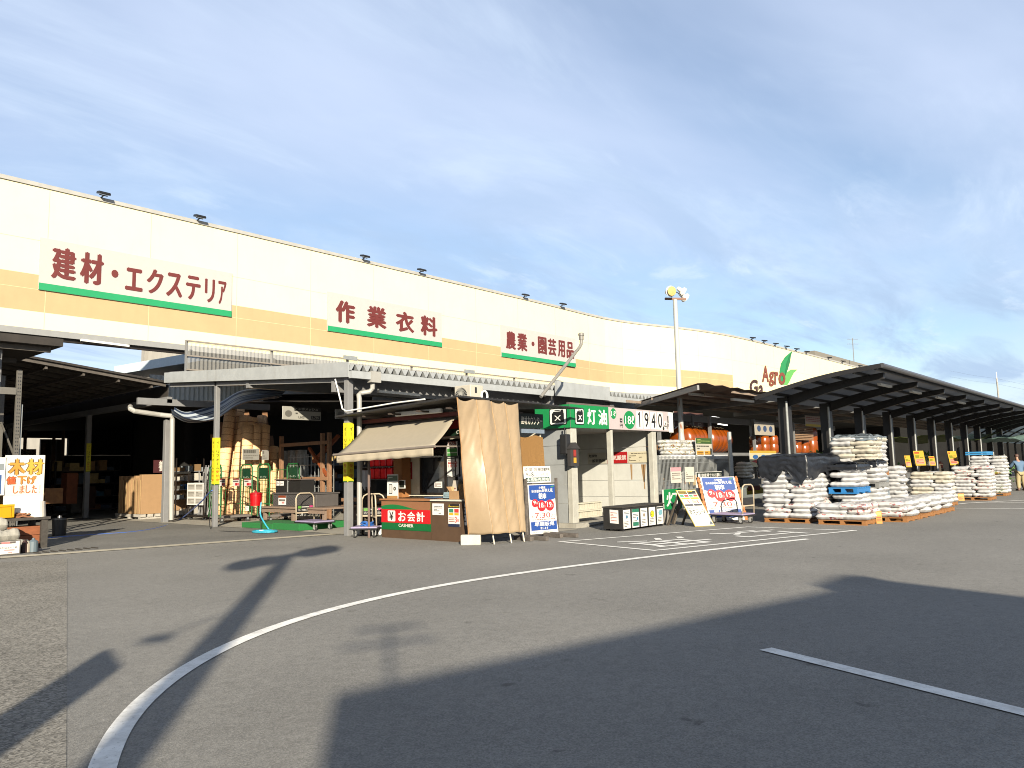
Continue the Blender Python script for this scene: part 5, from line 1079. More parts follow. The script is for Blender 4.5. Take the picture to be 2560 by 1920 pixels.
def d_tunnel(P, W, H):
    P.rect(W*.0, 0, W*.3, H, '#a9a79f', 1); P.disc(W*.15, H*.45, W*.09, '#6b6963', 2, H*.25); P.rect(W*.3, H*.68, W, H, '#1d1c1a', 1); P.text('トンボメッシュ', W*.33, H*.74, W*.92, H*.95, '#c9c6bc', 2, .02)
    P.rect(W*.3, 0, W, H*.68, '#aaa89f', 1); P.lines(W*.33, H*.4, W*.97, H*.58, 1, '#4a4844', 2, .6); P.text('1,600', W*.4, H*.08, W*.56, H*.3, '#2a2826', 2, .02); P.rect(W*.74, H*.06, W*.98, H*.34, '#1d1c1a', 2); P.text('1,790', W*.77, H*.1, W*.95, H*.3, '#c9c6bc', 3, .01)
poster_y(706, 1020, 802, 1048, 20.2, 'hanging grey and black price banner with an arch drawing under the canopy', d_tunnel, 'price_banner', 'sign')
poster_y(838, 1024, 864, 1047, 19.0, 'hanging grey card with a half circle drawing partly behind the thick post', lambda P, W, H: (P.rect(0, 0, W, H, '#8f8d86', 1), P.disc(W*.5, H*.4, W*.3, '#6b6963', 2)), 'price_banner', 'sign')
# blue striped tarp
sm = bpy.data.materials.new('striped tarp'); sm.use_nodes = True; n_ = sm.node_tree.nodes; l_ = sm.node_tree.links; p_ = n_['Principled BSDF']; p_.inputs['Roughness'].default_value = .6
uvm = n_.new('ShaderNodeUVMap'); sx_ = n_.new('ShaderNodeSeparateXYZ'); l_.new(uvm.outputs[0], sx_.inputs[0])
m1 = n_.new('ShaderNodeMath'); m1.operation = 'MULTIPLY'; m1.inputs[1].default_value = 9; l_.new(sx_.outputs['Y'], m1.inputs[0]); m2 = n_.new('ShaderNodeMath'); m2.operation = 'FRACT'; l_.new(m1.outputs[0], m2.inputs[0]); m3 = n_.new('ShaderNodeMath'); m3.operation = 'GREATER_THAN'; m3.inputs[1].default_value = .5; l_.new(m2.outputs[0], m3.inputs[0])
mx_ = n_.new('ShaderNodeMix'); mx_.data_type = 'RGBA'; l_.new(m3.outputs[0], mx_.inputs['Factor']); mx_.inputs[6].default_value = hx('#33415c')+(1,); mx_.inputs[7].default_value = hx('#b9c3cc')+(1,); l_.new(mx_.outputs[2], p_.inputs['Base Color'])
e0, e1_, e2_, e3_ = xp(430, 1022, 12.5), xp(535, 1010, 13.4), xp(700, 990, 15.5), xp(640, 985, 17.5)
cp = [yp(428, 1022, 26.4), yp(470, 1046, 25.8), yp(535, 1048, 25.0), yp(600, 1010, 24.6), yp(690, 990, 23.6)]
cq = [yp(436, 1018, 27.2), yp(470, 1030, 27.2), yp(545, 1008, 27.0), yp(610, 975, 26.4), yp(715, 972, 25.6)]
sp1, sp2 = spline(cp, 6), spline(cq, 6)
def stf(u, v):
    i = min(len(sp1)-2, int(u*(len(sp1)-1))); f = u*(len(sp1)-1)-i
    a = sp1[i].lerp(sp1[i+1], f); b = sp2[i].lerp(sp2[i+1], f); p = a.lerp(b, v); p.z -= .25*math.sin(math.pi*v)*(1-.4*u)+.03*math.sin(v*25); return p
mb = MB().grid(24, 18, stf); o = one(mb, 'striped_tarp', sm, 'sagging blue and white striped tarpaulin tied under the grey canopy', 'tarp', smooth=True)
uv = o.data.uv_layers.new(name='UVMap')
for li, lp_ in enumerate(o.data.loops): vi = lp_.vertex_index; uv.data[li].uv = ((vi % 25)/24, (vi//25)/18)
# hoses
bh = MB().tube(spline([gp(52, 1353), gp(150, 1343), gp(250, 1336), gp(340, 1329), gp(405, 1317), gp(450, 1300)+Z*.02, xp(497, 1260, 12.6), xp(520, 1235, 12.3), xp(530, 1226, 12.1)], 6), .022, 7)
one(bh, 'blue_hose', mat('blue hose', hx('#4b6fc0'), .4), 'long blue hose running across the yard entrance up to the thin grey post', 'hose')
ch = [xp(653, 1256, 12.25), xp(651, 1285, 12.2), xp(660, 1305, 12.2), gp(672, 1326)+Z*.03]
cc_ = gp(662, 1332); coil = [cc_+V((.0, 0, .03))+V((math.cos(a_)*.28, math.sin(a_)*.42, .01*a_/6)) for a_ in [k*.4 for k in range(32)]]
one(MB().tube(spline(ch, 6)+coil, .022, 7), 'cyan_hose', mat('cyan hose', hx('#3fb4d0'), .35), 'short cyan hose coiled on the ground before the green carpet step', 'hose')
one(MB().tube([xp(653, 1252, 12.27), (12.27, xp(653, 1252, 12.27).y, .0)], .014, 6), 'tap_stake', dsteel, 'thin dark stake carrying the cyan hose tap', 'tap')
MB_ = MB().tube(spline([gp(527, 1308)+Z*.9, gp(525, 1322)+Z*.05, gp(560, 1329)+Z*.012, gp(640, 1331)+Z*.012], 6), .012, 6); one(MB_, 'black_cable', black, 'thin black cable lying from the post toward the cyan hose', 'cable')
# ------------------------------------------------------------------ boxes, shelf and stands by the yard entrance
for k in range(7):
    y_ = 30.0+.31*k; one(MB().box(12.92+.02*(k % 3), 15.2-.05*(k % 2), y_, y_+.24+.03*(k % 2), .2, 1.66-.10*(k in (1, 4))+.04*(k == 0)), 'flat_carton', mat('carton face', (.20, .12, .058), .8, var=.06) if k == 0 else card, 'large flat brown carton at the front of the row on the grey pallet' if k == 0 else 'narrow edge of a flat brown carton in the row on the grey pallet', 'box', None if k == 0 else 'flat cartons on the grey pallet', bevel=.008)
    one(MB().box(12.905, 12.918, y_+.09, y_+.15, .22, 1.5), 'carton_tape', flat('#c9a878'), 'pale tape strip down the edge of a flat carton', 'tape', 'tape strips on the cartons')
pw__ = mat('grey pallet wood', (.25, .23, .2), .8, var=.2)
pt = thing('grey_pallet', 'grey pallet under the brown cartons by the yard entrance', 'pallet', (14, 31, 0))
for y in (30.05, 31.0, 32.1): MB().box(12.9, 15.3, y, y+.14, .0, .09).build('runner', pw__, pt)
m = MB()
for k in range(9): m.box(12.9+.28*k, 13.1+.28*k, 30.0, 32.3, .091, .195)
m.build('deck_boards', pw__, pt)
gs = thing('goods_shelf', 'grey shelf rack of small boxed goods beside the grey downpipe', 'shelf', (14.8, 29.5, 0))
gx0, gx1 = yp(437, 1290, 29.2).x, yp(470, 1290, 29.2).x
for z in (.15, .75, 1.1, 1.45, 1.8): MB().box(gx0, gx1+.6, 29.2, 29.8, z-.03, z).build('shelf_board', steel, gs)
for x in (gx0, gx1+.58): MB().box(x, x+.04, 29.2, 29.24, 0, 2.3).box(x, x+.04, 29.76, 29.8, 0, 2.3).build('upright', dsteel, gs)
cc3 = ['#b9b4aa', '#2f5f9a', '#8a6d4a', '#d0cabd', '#5c5a55', '#9aa3a8']
for i, z in enumerate((.15, .75, 1.1, 1.45, 1.8)):
    for k in range(4):
        x0 = gx0+.08+k*.33; one(MB().box(x0, x0+.28, 29.25, 29.7, z+.001, z+.14+.06*((i*3+k) % 3)), 'goods_box', flat(cc3[(i*5+k*3) % 6]), 'small packed box on the grey shelf rack by the downpipe', 'box', 'boxes on the goods shelf')
wr = thing('wire_stand', 'wheeled wire stand of metal rods with white price sheets on its front', 'stand', (14.2, 28, 0))
a, b = xp(468, 1290, 13.7), xp(510, 1160, 13.7)
MB().box(13.7, 14.4, b.y, a.y, .12, .17).build('base', dsteel, wr)
m = MB(); rnd = random.Random(4)
for k in range(24): y = rnd.uniform(b.y+.05, a.y-.05); x = rnd.uniform(13.75, 14.3); m.bar((x, y, .2), (x+rnd.uniform(-.15, .25), y-rnd.uniform(0, .35), rnd.uniform(1.7, 2.15)), .03)
m.build('metal_rods', mat('silver rods', (.3, .3, .3), .35, .6, .3), wr)
for y in (b.y, a.y): MB().box(13.7, 13.74, y-.02, y+.02, 0.1, 1.7).build('upright', dsteel, wr)
for y in (b.y+.1, a.y-.1):
    MB().lathe((13.8, y, .06), [(.06, -.02), (.06, .02)], 12, (0, 1, 0)).build('wheel', rubber, wr)
def d_sheets(P, W, H):
    for i in range(3):
        for j in range(2): P.rect(W*(.05+.48*j), H*(.05+.32*i), W*(.47+.48*j), H*(.30+.32*i), '#c7c3ba', 1); P.lines(W*(.08+.48*j), H*(.1+.32*i), W*(.44+.48*j), H*(.27+.32*i), 3, '#77736b', 2)
poster_on(None, 467, 1207, 509, 1262, 13.66, 'white sheets of small price lists fixed to the wire stand', d_sheets, 'price_sheet', 'sign')
nb = thing('nobori_flag', 'dark red banner with a white character half hidden behind the grey post', 'banner', (13, 28.5, 1))
a, b = yp(383, 1182, 28.4), yp(412, 1150, 28.4); P = Panel(a, UX, Z, .004); W, H = b.x-a.x, b.z-a.z; slab(MB(), P, W, H, .01).build('cloth', flat('#4a1a1e'), nb); P.text('養', W*.45, H*.1, W*.98, H*.95, '#d8d2c8', 1, .03); P.build(nb)
# dim interior stuff left
for k, (x0, y0, x1, y1, Y, c, lab) in enumerate(((112, 1220, 158, 1260, 31, '#8a6038', 'light plank crate standing in the dim yard behind the timber sign'), (165, 1182, 195, 1260, 34, '#7a3f1c', 'rusty orange panel standing in the dim yard'), (178, 1218, 205, 1282, 35, '#4c4a45', 'dim shelf of small goods beside the inner post'), (215, 1215, 240, 1272, 36, '#4a2a14', 'brown wood bundle right of the inner post'))):
    a = yp(x0, y1, Y); b = yp(x1, y0, Y); one(MB().box(a.x, b.x, Y, Y+.6, max(.01, a.z), b.z), 'yard_goods', mat('yard goods %d' % k, hx(c), .8, var=.3), lab, 'goods')
# gap of daylight behind the lumber yard
# ------------------------------------------------------------------ left foreground: rack, table, timber sign, sandbags
rk = thing('pallet_rack', 'tall perforated grey steel rack with timber at the left edge of the yard', 'rack', (6, 23.5, 0))
YR = 23.2; a = yp(50, 930, YR); b_ = yp(33, 1140, YR); ux = a.x
MB().box(ux-.06, ux+.06, YR, YR+.09, 0, 4.5).build('upright', mat('rack grey', hx('#6b6760'), .5, var=.1, dirt=.3), rk)
m = MB()
for k in range(44): z = .4+k*.095; m.box(ux-.035, ux-.012, YR-.003, YR+.001, z, z+.035).box(ux+.012, ux+.035, YR-.003, YR+.001, z, z+.035)
m.build('holes', black, rk); MB().box(ux+.09, ux+.12, YR+.05, YR+.08, 0, 3.6).build('pipe', galvp, rk)
bz = yp(20, 977, YR).z; MB().box(ux-3, ux-.065, YR-.02, YR+.03, bz-.09, bz+.09).build('beam', mat('rack beam', hx('#77736c'), .5), rk)
MB().box(ux-.06, ux+.06, YR+1.4, YR+1.5, 0, 4.5).build('upright', mat('rack grey', hx('#6b6760'), .5), rk)
MB().bar((ux, YR+.1, 2.2), (ux, YR+1.4, 3.2), .04).bar((ux, YR+.1, 1.2), (ux, YR+1.4, 2.2), .04).build('brace', mat('rack grey', hx('#6b6760'), .5), rk)
for i in range(4):
    z = bz+.1+.3*i; x1_ = ux-.45-.1*(i % 2); one(MB().box(ux-2.6, x1_, YR+.1, YR+.9, z, z+.22), 'timber_bundle', pale if i % 2 else wood, 'stacked timber bundle on the high shelf of the steel rack', 'timber', 'timber bundles on the rack shelf')
for i in range(6):
    z = 2.1+.28*i if i < 2 else .4+.35*(i-2); m = MB().box(ux-.4, ux+.02, YR+.25, YR+.3, z, z+.02)
YT = 20.4
tbl = thing('black_display_table', 'worn black table carrying the timber sign and yellow crate', 'table', (5.5, YT, 0))
tl_, tr2 = yp(0, 1296, YT), yp(127, 1291, YT); bt = mat('worn black wood', (.03, .026, .022), .65, var=.4, scale=12, dirt=.2)
MB().box(tl_.x-1.5, tr2.x, YT, YT+1.0, tr2.z-.06, tr2.z).build('top', bt, tbl)
for x in (tr2.x-.1, tl_.x-.6): 
    for y in (YT+.03, YT+.87): MB().box(x-.08, x+.06, y, y+.1, 0, tr2.z-.061).build('leg', bt, tbl)
tz2 = tr2.z
rb2 = thing('red_plank_box', 'reddish brown plank box under the black display table', 'box', (5.8, YT+.3, 0)); a, b = yp(55, 1340, YT+.25), yp(124, 1296, YT+.25)
for k in range(2): MB().box(a.x-.6, b.x-.15, YT+.25, YT+.8, .1+k*.21, .3+k*.21).build('plank', mat('reddish plank', hx('#9a5a36'), .75, var=.25, scale=5, stretch=(2, 2, 9)), rb2)
MB().box(a.x-.6, b.x-.13, YT+.22, YT+.82, .02, .09).build('base', dwood, rb2)
YS = YT+.35
def d_timber(P, W, H):
    P.rect(0, 0, W, H, '#f3ecd9', 1)
    for ch, a_, b_, c in (('木', .08, .50, '#e59a3a'), ('材', .53, .96, '#ecb544')): P.text(ch, W*a_-.02, H*.50, W*b_+.02, H*.93, '#6b4a1c', 2, .07); P.text(ch, W*a_, H*.515, W*b_, H*.915, c, 3, .035)
    for ch, a_, b_, c in (('値', .05, .28, '#d9622f'), ('下', .32, .54, '#e5913c'), ('げ', .57, .79, '#e5913c')): P.text(ch, W*a_-.012, H*.27, W*b_+.012, H*.49, '#6b3a1c', 2, .06); P.text(ch, W*a_, H*.28, W*b_, H*.48, c, 3, .03)
    for k, ch in enumerate('しました！'): a_ = .22+.155*k; P.text(ch, W*a_+(.04 if ch == '！' else 0), H*.05, W*(a_+.13)-(.06 if ch == '！' else 0), H*.25, '#c96a32', 3, .025)
a, b = yp(9, 1240, YS), yp(113, 1139, YS)
tsg = thing('timber_sign', 'hand lettered orange timber price cut sign standing on the black table', 'sign', a); P = Panel((a.x, YS, tz2+.02), UX, Z, .004); W, H = b.x-a.x, b.z-tz2-.02
P = Panel((a.x, YS, a.z), UX, Z, .004); H = b.z-a.z; slab(MB(), Panel((a.x, YS, tz2+.01), UX, Z), W, b.z-tz2, .02).build('board', paper, tsg); d_timber(P, W, H); P.build(tsg)
a2 = yp(-90, 1240, YS-.02); P = Panel((a.x-1.0, YS-.03, a.z+.02), UX, Z, .004); ps = thing('price_board', 'white board with blue and grey panels cut by the left edge of the photo', 'sign', P.o)
slab(MB(), P, 1.0, H-.06, .02).build('board', paper, ps); P.rect(.55, .02, .93, H*.5, '#2f5fa0', 1); P.lines(.6, .1, .9, H*.4, 4, '#cfd8e4', 2); P.rect(.5, H*.62, .97, H*.78, '#8f979a', 1); P.lines(.5, H*.82, .97, H*.96, 2, '#4a4a46', 1); P.build(ps)
yc = thing('yellow_crate', 'yellow plastic crate with open grid sides on the black table', 'crate', (5.2, YT+.1, tz2)); q0, q1 = yp(36, 1268, YT+.12), yp(36, 1233, YT+.12); ycm = mat('yellow plastic', hx('#e0a800'), .45, var=.05)
cx1_, czh = q0.x, q1.z-q0.z
MB().box(cx1_-.6, cx1_, YT+.12, YT+.15, tz2+.001, tz2+.03).box(cx1_-.6, cx1_, YT+.12, YT+.5, tz2+.001, tz2+.02).box(cx1_-.6, cx1_, YT+.10, YT+.15, tz2+czh-.05, tz2+czh).box(cx1_-.05, cx1_+.0, YT+.11, YT+.5, tz2+.03, tz2+czh-.05).box(cx1_-.34, cx1_-.06, YT+.125, YT+.145, tz2+.03, tz2+czh-.05).box(cx1_-.6, cx1_-.42, YT+.125, YT+.145, tz2+.03, tz2+czh*.6).box(cx1_-.6, cx1_, YT+.47, YT+.5, tz2+.02, tz2+czh).build('shell', ycm, yc)
wb = thing('white_tub', 'white plastic tub beside brown scraps on the black table', 'tub', (6.3, YT+.2, tz2)); q = yp(92, 1289, YT+.25); MB().lathe((q.x, YT+.25, tz2), [(.19, 0), (.165, .36), (.15, .36)], 20).build('body', mat('white tub', (.42, .39, .34), .5), wb)
sc_ = MB(); rnd = random.Random(9)
for k in range(10): c_ = V((yp(40+k*3.2, 1280, YT+.2).x, YT+.15+rnd.random()*.2, tz2+.02+.02*(k % 4))); sc_.obox(c_, (.3, .1, .03), Matrix.Rotation(rnd.uniform(-.6, .6), 3, 'Z') @ Matrix.Rotation(rnd.uniform(-.4, .4), 3, 'Y'))
one(sc_, 'wood_scraps', mat('scrap wood', hx('#8a5a3a'), .8, var=.4), 'pile of brown wood offcuts between the yellow crate and the white tub', 'wood', kind='stuff')
bag_tex = mat('grey sandbag', (.20, .19, .165), .85, var=.14, scale=14, bump=.6, bscale=60)
def bag_mesh(L, W, H, seed, sag=0.0):
    nu, nv = 18, 12; rnd = V((seed*3.1, seed*1.7, 0)); mb = MB()
    for sgn in (1, -1):
        def f(u, v, sgn=sgn):
            a, b = u*2-1, v*2-1
            e = (max(0, 1-abs(a)**7.0)*max(0, 1-abs(b)**5.5))**.36
            pin = 1-.10*abs(a)**4*0-.07*(abs(b) < 2)*(abs(a)**6); x = a*L/2*(1-.06*b*b*abs(a)**3); y = b*W/2*pin
            z = H/2+sgn*H/2*e
            nz = NZ.noise(V((a*1.8, b*1.5, sgn))+rnd)*.20+NZ.noise(V((a*6, b*3, sgn*2))+rnd)*.11
            z += H*nz*e*(1 if sgn > 0 else .25); z -= sag*a*a
            return V((x+.015*NZ.noise(V((b*3, a, 1))+rnd), y+.02*NZ.noise(V((a*3, b, 4))+rnd), z))
        k = len(mb.v); mb.grid(nu, nv, f)
        if sgn < 0: mb.f[-nu*nv:] = [t[::-1] for t in mb.f[-nu*nv:]]
    return mb
def sack(name, m, L, W, H, seed, label, group, loc, rz=0, tilt=0.0, cat='sack'):
    o = bag_mesh(L, W, H, seed).build(name, m, smooth=True); o.location = loc; o.rotation_euler = (tilt, 0, rz); return props(o, label, cat, group)
S0 = gp(30, 1351)
for k, (dx, dy, dz, rz, lab) in enumerate(((-.15, -.05, .02, .1, 'grey sandbag at the bottom right of the heap at the left edge'), (-.75, -.02, .02, -.1, 'grey sandbag at the bottom left of the heap, cut by the photo edge'), (-.35, .0, .26, .05, 'grey sandbag in the middle of the heap at the left edge'), (-.75, .05, .30, -.2, 'grey sandbag behind the middle one, cut by the photo edge'), (-.55, .1, .50, -.1, 'grey sandbag on top of the heap before the black table'))):
    q = yp(52, 1350, 19.7); sack('sandbag', bag_tex, .62, .42, .26, k+1, lab, 'sandbags before the black table', (q.x+dx+.0, 19.75+dy, dz), rz, cat='sandbag')
def d_sand(P, W, H):
    P.rect(.02, .02, W-.02, H-.02, '#efece6', 1); P.rect(W*.3, H*.78, W*.88, H*.92, '#6b625c', 2); P.rect(W*.55, H*.79, W*.75, H*.91, '#d88a86', 3); P.text('25kg', W*.52, H*.44, W*.68, H*.56, '#4a4540', 2, .01); P.text('土のう袋', W*.69, H*.44, W*.92, H*.56, '#4a4540', 2, .01); P.text('12', W*.38, H*.44, W*.44, H*.55, '#4a4540', 2, .01); P.rect(W*.62, H*.28, W*.86, H*.38, '#eaa9a4', 2); P.text('398', W*.7, H*.1, W*.8, H*.2, '#a8443c', 2, .01)
q0, q1 = yp(-60, 1394, 19.2), yp(52, 1349, 19.2); P = Panel((q0.x, 19.2, .01), UX, Z, .004); t = thing('sandbag_sign', 'low white price sign with small print before the sandbags', 'sign', P.o); slab(MB(), P, q1.x-q0.x, q1.z-.01, .03).build('board', mat('sign rim', (.06, .055, .05), .5), t); d_sand(P, q1.x-q0.x, q1.z-.01); P.build(t)
for k, (px, c, h_, lab) in enumerate(((61, '#3a1f1c', .28, 'dark red bottle next to the sandbag price sign'), (69, '#a99f90', .24, 'beige bottle next to the sandbag price sign'), (82, '#6b7a83', .30, 'blue grey canister at the kerb, rightmost of the little items'))):
    q = yp(px, 1386, 19.45); one(MB().lathe((q.x, 19.45, .012), [(.06 if k < 2 else .1, 0), (.06 if k < 2 else .1, h_*.75), (.03, h_*.9), (.03, h_)], 14), 'bottle', flat(c), lab, 'bottle')
bn2 = thing('black_bin', 'small black metal bin standing right of the black table', 'bin', gp(154, 1341)); q = gp(154, 1340)+V((.0, .2, 0)); MB().lathe(q, [(.17, .005), (.19, .45)], 20).build('body', black, bn2); MB().lathe(q, [(.2, .45), (.2, .48), (.06, .5), (.05, .56), (.02, .57)], 20).build('lid', mat('bin lid', (.10, .10, .10), .3, .6), bn2)
one(MB().obox(gp(72, 1372)+V((.1, .5, .09)), (.3, .22, .14), .3), 'small_box', flat('#7f8a92'), 'small blue grey box on the kerb behind the bottles', 'box')
# ------------------------------------------------------------------ right side: second canopy, fence, tanks
bc = thing('brown_canopy', 'brown corrugated canopy with a slatted underside left of the black canopy', 'canopy', (26, 13, 0))
vA, vB = yp(1588, 1006, 15.9), yp(1745, 958, 11.6)
eZ = vB.z; wx0, wx1 = 23.9, 75
def bz_(y): return vA.z+(vB.z-vA.z)*(15.9-y)/(15.9-11.6)
vx0, vx1 = vA.x, vB.x
brk = mat('brown roof underside', (.085, .06, .045), .8, var=.3, scale=2)
pts0, pts1 = [], []
nC = 90
for k in range(nC+1):
    f = k/nC; h_ = .05 if k % 2 else 0
    pts0.append((vx0+(wx1-vx0)*f, 15.9, vA.z+h_)); pts1.append((vx1+(wx1-vx1)*f, 11.6, vB.z+h_))
MB().add(pts0+pts1, [(i, i+1, nC+2+i, nC+1+i) for i in range(nC)]).build('roof_sheet', brk, bc, thick=.01)
MB().bar((vx0, 15.9, vA.z-.14), (vx1, 11.6, vB.z-.14), .07, .16).build('verge_beam', steel, bc)
for k in range(5):
    y = 15.4-k*.9; MB().box(24.2+.3*k, 74, y, y+.06, bz_(y)-.12, bz_(y)-.03).build('purlin', mat('purlin brown', (.17, .13, .10), .7), bc)
for x in (29, 34, 39, 44): MB().bar((x, 15.8, vA.z-.16), (x, 11.7, vB.z-.16), .1, .18).build('rafter', steel, bc)
MB().box(24, 48, 15.85, 15.95, 3.45, 3.72).build('beam', steel, bc)
for x in (24.6, 30, 36, 42): MB().box(x-.07, x+.07, 15.8, 15.94, 0, 3.7).build('post', steel, bc)
q = yp(1830, 1215, 11.8); MB().tube([(q.x, 11.8, 0), (q.x, 11.8, yp(1828, 1080, 11.8).z)], .07, 12).build('steel_post', galvp, bc)
tl3 = thing('tube_light', 'white tube light under the brown canopy beside the lamp post', 'light', (28, 14, 3.8)); MB().bar(yp(1725, 985, 13.0), yp(1783, 990, 13.0), .12, .08).build('fixture', white, tl3)
tl3 = thing('tube_light', 'second white tube light under the brown canopy, farther right', 'light', (31, 13, 3.8)); MB().bar(yp(1830, 998, 12.3), yp(1882, 1004, 12.3), .12, .08).build('fixture', white, tl3)
for k, (px, py) in enumerate(((1790, 1042), (1835, 1052), (1815, 1047), (1805, 1060))):
    a = yp(px-9, py, 27); b = yp(px+12, py+3, 27)
    one(MB().bar(a, b, .12, .06), 'ceiling_lamp', bpy.data.materials.get('lit tube') or (lambda m: (setattr(m, 'use_nodes', True), m.node_tree.nodes['Principled BSDF'].inputs['Emission Color'].__setattr__('default_value', (1, .97, .9, 1)), m.node_tree.nodes['Principled BSDF'].inputs['Emission Strength'].__setattr__('default_value', 1.2), m)[-1])(bpy.data.materials.new('lit tube')), 'lit ceiling tube deep inside the dark hall', 'light', 'lit tubes in the hall')
# tank shelf
tk = thing('tank_shelf', 'dark steel shelf carrying the orange water tanks under the brown canopy', 'shelf', (28, 14.6, 0))
MB().box(23.6, 42, 14.0, 15.4, 1.93, 2.05).build('shelf_board', mat('shelf dark', (.10, .10, .10), .6), tk)
for x in (24.0, 27.9, 32.0, 36.5, 41): MB().box(x-.06, x+.06, 13.95, 14.05, 0, 3.5).build('upright', mat('shelf dark', (.10, .10, .10), .6), tk)
om2 = mat('orange tank', hx('#9c4a10'), .25, var=.10, scale=3, spec=.6)
def tank(x0, x1, y, r, zc, lab, rings=4):
    t = thing('orange_tank', lab, 'tank', ((x0+x1)/2, y, zc-r), 'orange tanks on the shelf')
    L_ = x1-x0; prof = [(.02, 0), (r*.75, .03), (r*.95, .14)]
    for k in range(rings): a = .2+(L_-.4)*k/rings; prof += [(r, a), (r, a+(L_-.4)/rings*.7), (r*.975, a+(L_-.4)/rings*.80), (r*.975, a+(L_-.4)/rings*.92)]
    prof += [(r, L_-.2), (r*.95, L_-.12), (r*.75, L_-.03), (.02, L_)]
    MB().lathe((x0, y, zc), prof, 28, (1, 0, 0)).build('body', om2, t, smooth=True)
    MB().box(x0+L_*.4, x0+L_*.46, y-.15, y+.15, zc+r-.02, zc+r+.05).build('cap', mat('tank cap', (.06, .03, .02), .6), t)
    MB().box(x0+.3, x0+.36, y-r-.02, y+r+.02, zc-.05, zc+.0).build('strap', mat('rust strap', (.16, .05, .02), .7), t)
xa, xb_ = yp(1703, 1090, 14.5).x, yp(1808, 1090, 14.5).x; zc_ = (yp(1750, 1066, 14.5).z+2.05)/2; rt = (yp(1750, 1066, 14.5).z-2.05)/2
tank(xa, (xa+xb_)/2-.02, 14.6, rt, 2.05+rt, 'big orange tank on the shelf behind the lamp post'); tank((xa+xb_)/2+.02, xb_, 14.55, rt*1.0, 2.05+rt, 'big orange tank on the shelf left of the round steel post')
def barrel(px, py0, py1, w, Y, lab):
    a = yp(px, py1, Y); b = yp(px, py0, Y); r = abs(yp(px+w/2, py1, Y).x-a.x)*.55; t = thing('orange_barrel', lab, 'barrel', (a.x, Y, 2.05), 'upright orange barrels on the shelf'); h_ = b.z-2.05
    MB().lathe((a.x, Y+.2, 2.05), [(r*.8, 0), (r, .08), (r, h_*.45), (r*.93, h_*.5), (r, h_*.55), (r, h_-.1), (r*.8, h_), (.05, h_+.02)], 20).build('body', om2, t, smooth=True)
for px, p0, p1, w_, lab in ((1900, 1090, 1128, 22, 'first'), (1921, 1090, 1128, 22, 'second'), (1943, 1088, 1128, 20, 'third'), (1985, 1094, 1133, 24, 'fourth'), (2000, 1093, 1133, 20, 'fifth'), (2020, 1096, 1135, 18, 'sixth'), (2040, 1070, 1135, 20, 'tall seventh')): barrel(px, p0, p1, w_, 14.4, '%s upright orange barrel from the left on the tank shelf' % lab)
def d_shop(P, W, H):
    P.rect(0, 0, W, H, '#6b4a42', 1); P.text('ロケーションは', W*.28, H*.62, W*.88, H*.88, '#cfc6bc', 2, .02); P.text('づくし', W*.25, H*.08, W*.75, H*.52, '#1c1514', 2, .03); P.text('ロ', W*.8, H*.14, W*.92, H*.36, '#cfc6bc', 2, .02)
poster_y(1686, 1034, 1757, 1068, 16.4, 'brown hanging banner with white kana above the orange tanks', d_shop, 'banner', 'sign')
def d_green(P, W, H): P.rect(0, 0, W, H, '#c9c4b4', 1); P.rect(0, H*.72, W, H, '#3c5c26', 2); P.lines(W*.1, H*.75, W*.9, H*.96, 3, '#a9b86a', 3); P.lines(W*.05, H*.42, W*.9, H*.66, 2, '#4a463f', 2); [P.rect(W*(.05+.48*k), H*.05, W*(.46+.48*k), H*.36, '#c99a34', 2) for k in range(2)]; [P.lines(W*(.08+.48*k), H*.08, W*(.44+.48*k), H*.33, 3, '#7a4a1c', 3) for k in range(2)]
poster_y(1741, 1096, 1778, 1146, 13.0, 'price board with a green heading hanging before the orange tanks', d_green, 'price_board', 'sign')
def d_blue(P, W, H):
    P.rect(0, 0, W, H, '#cfc6a2', 1); P.rect(0, H*.86, W, H, '#c9a638', 2)
    for k in range(3): P.disc(W*(.2+.3*k), H*.62, W*.10, '#2f5f9a', 2, H*.13)
    P.poly([(W*.05, H*.35), (W*.3, H*.5), (W*.3, H*.2)], '#c23a2a', 2); P.rect(W*.3, H*.28, W*.75, H*.44, '#c9b428', 2); P.poly([(W*.95, H*.36), (W*.72, H*.5), (W*.72, H*.22)], '#5f9a3c', 2)
poster_y(1876, 1127, 1940, 1168, 13.2, 'colourful board with red and green arrows right of the round steel post', d_blue, 'price_board', 'sign')
poster_y(1888, 1058, 1935, 1087, 13.6, 'pale board with three blue drop shapes above the upright barrels', lambda P, W, H: (P.rect(0, 0, W, H, '#b3aa9a', 1), [P.disc(W*(.2+.3*k), H*.5, W*.09, '#3b4f74', 2, H*.24) for k in range(3)]), 'price_board', 'sign')
poster_y(2014, 1042, 2052, 1065, 13.8, 'yellow edged pair of price cards above the tall barrel', lambda P, W, H: (P.rect(0, 0, W, H, '#b8a79a', 1), P.rect(0, 0, W, H*.22, '#d8b81c', 2), P.lines(W*.05, H*.4, W*.95, H*.9, 3, '#a0433a', 2)), 'price_board', 'sign')
sb_ = thing('slat_box', 'stack of pale wooden slats beside the tall orange barrel', 'slats', (36, 14.5, 2))
for k in range(10): a = yp(1972, 1098-k*4.2, 14.2); MB().bar(a, a+V((3.1, 0, 0)), .1, .05).build('slat', mat('slat wood', hx('#a08064'), .7), sb_)
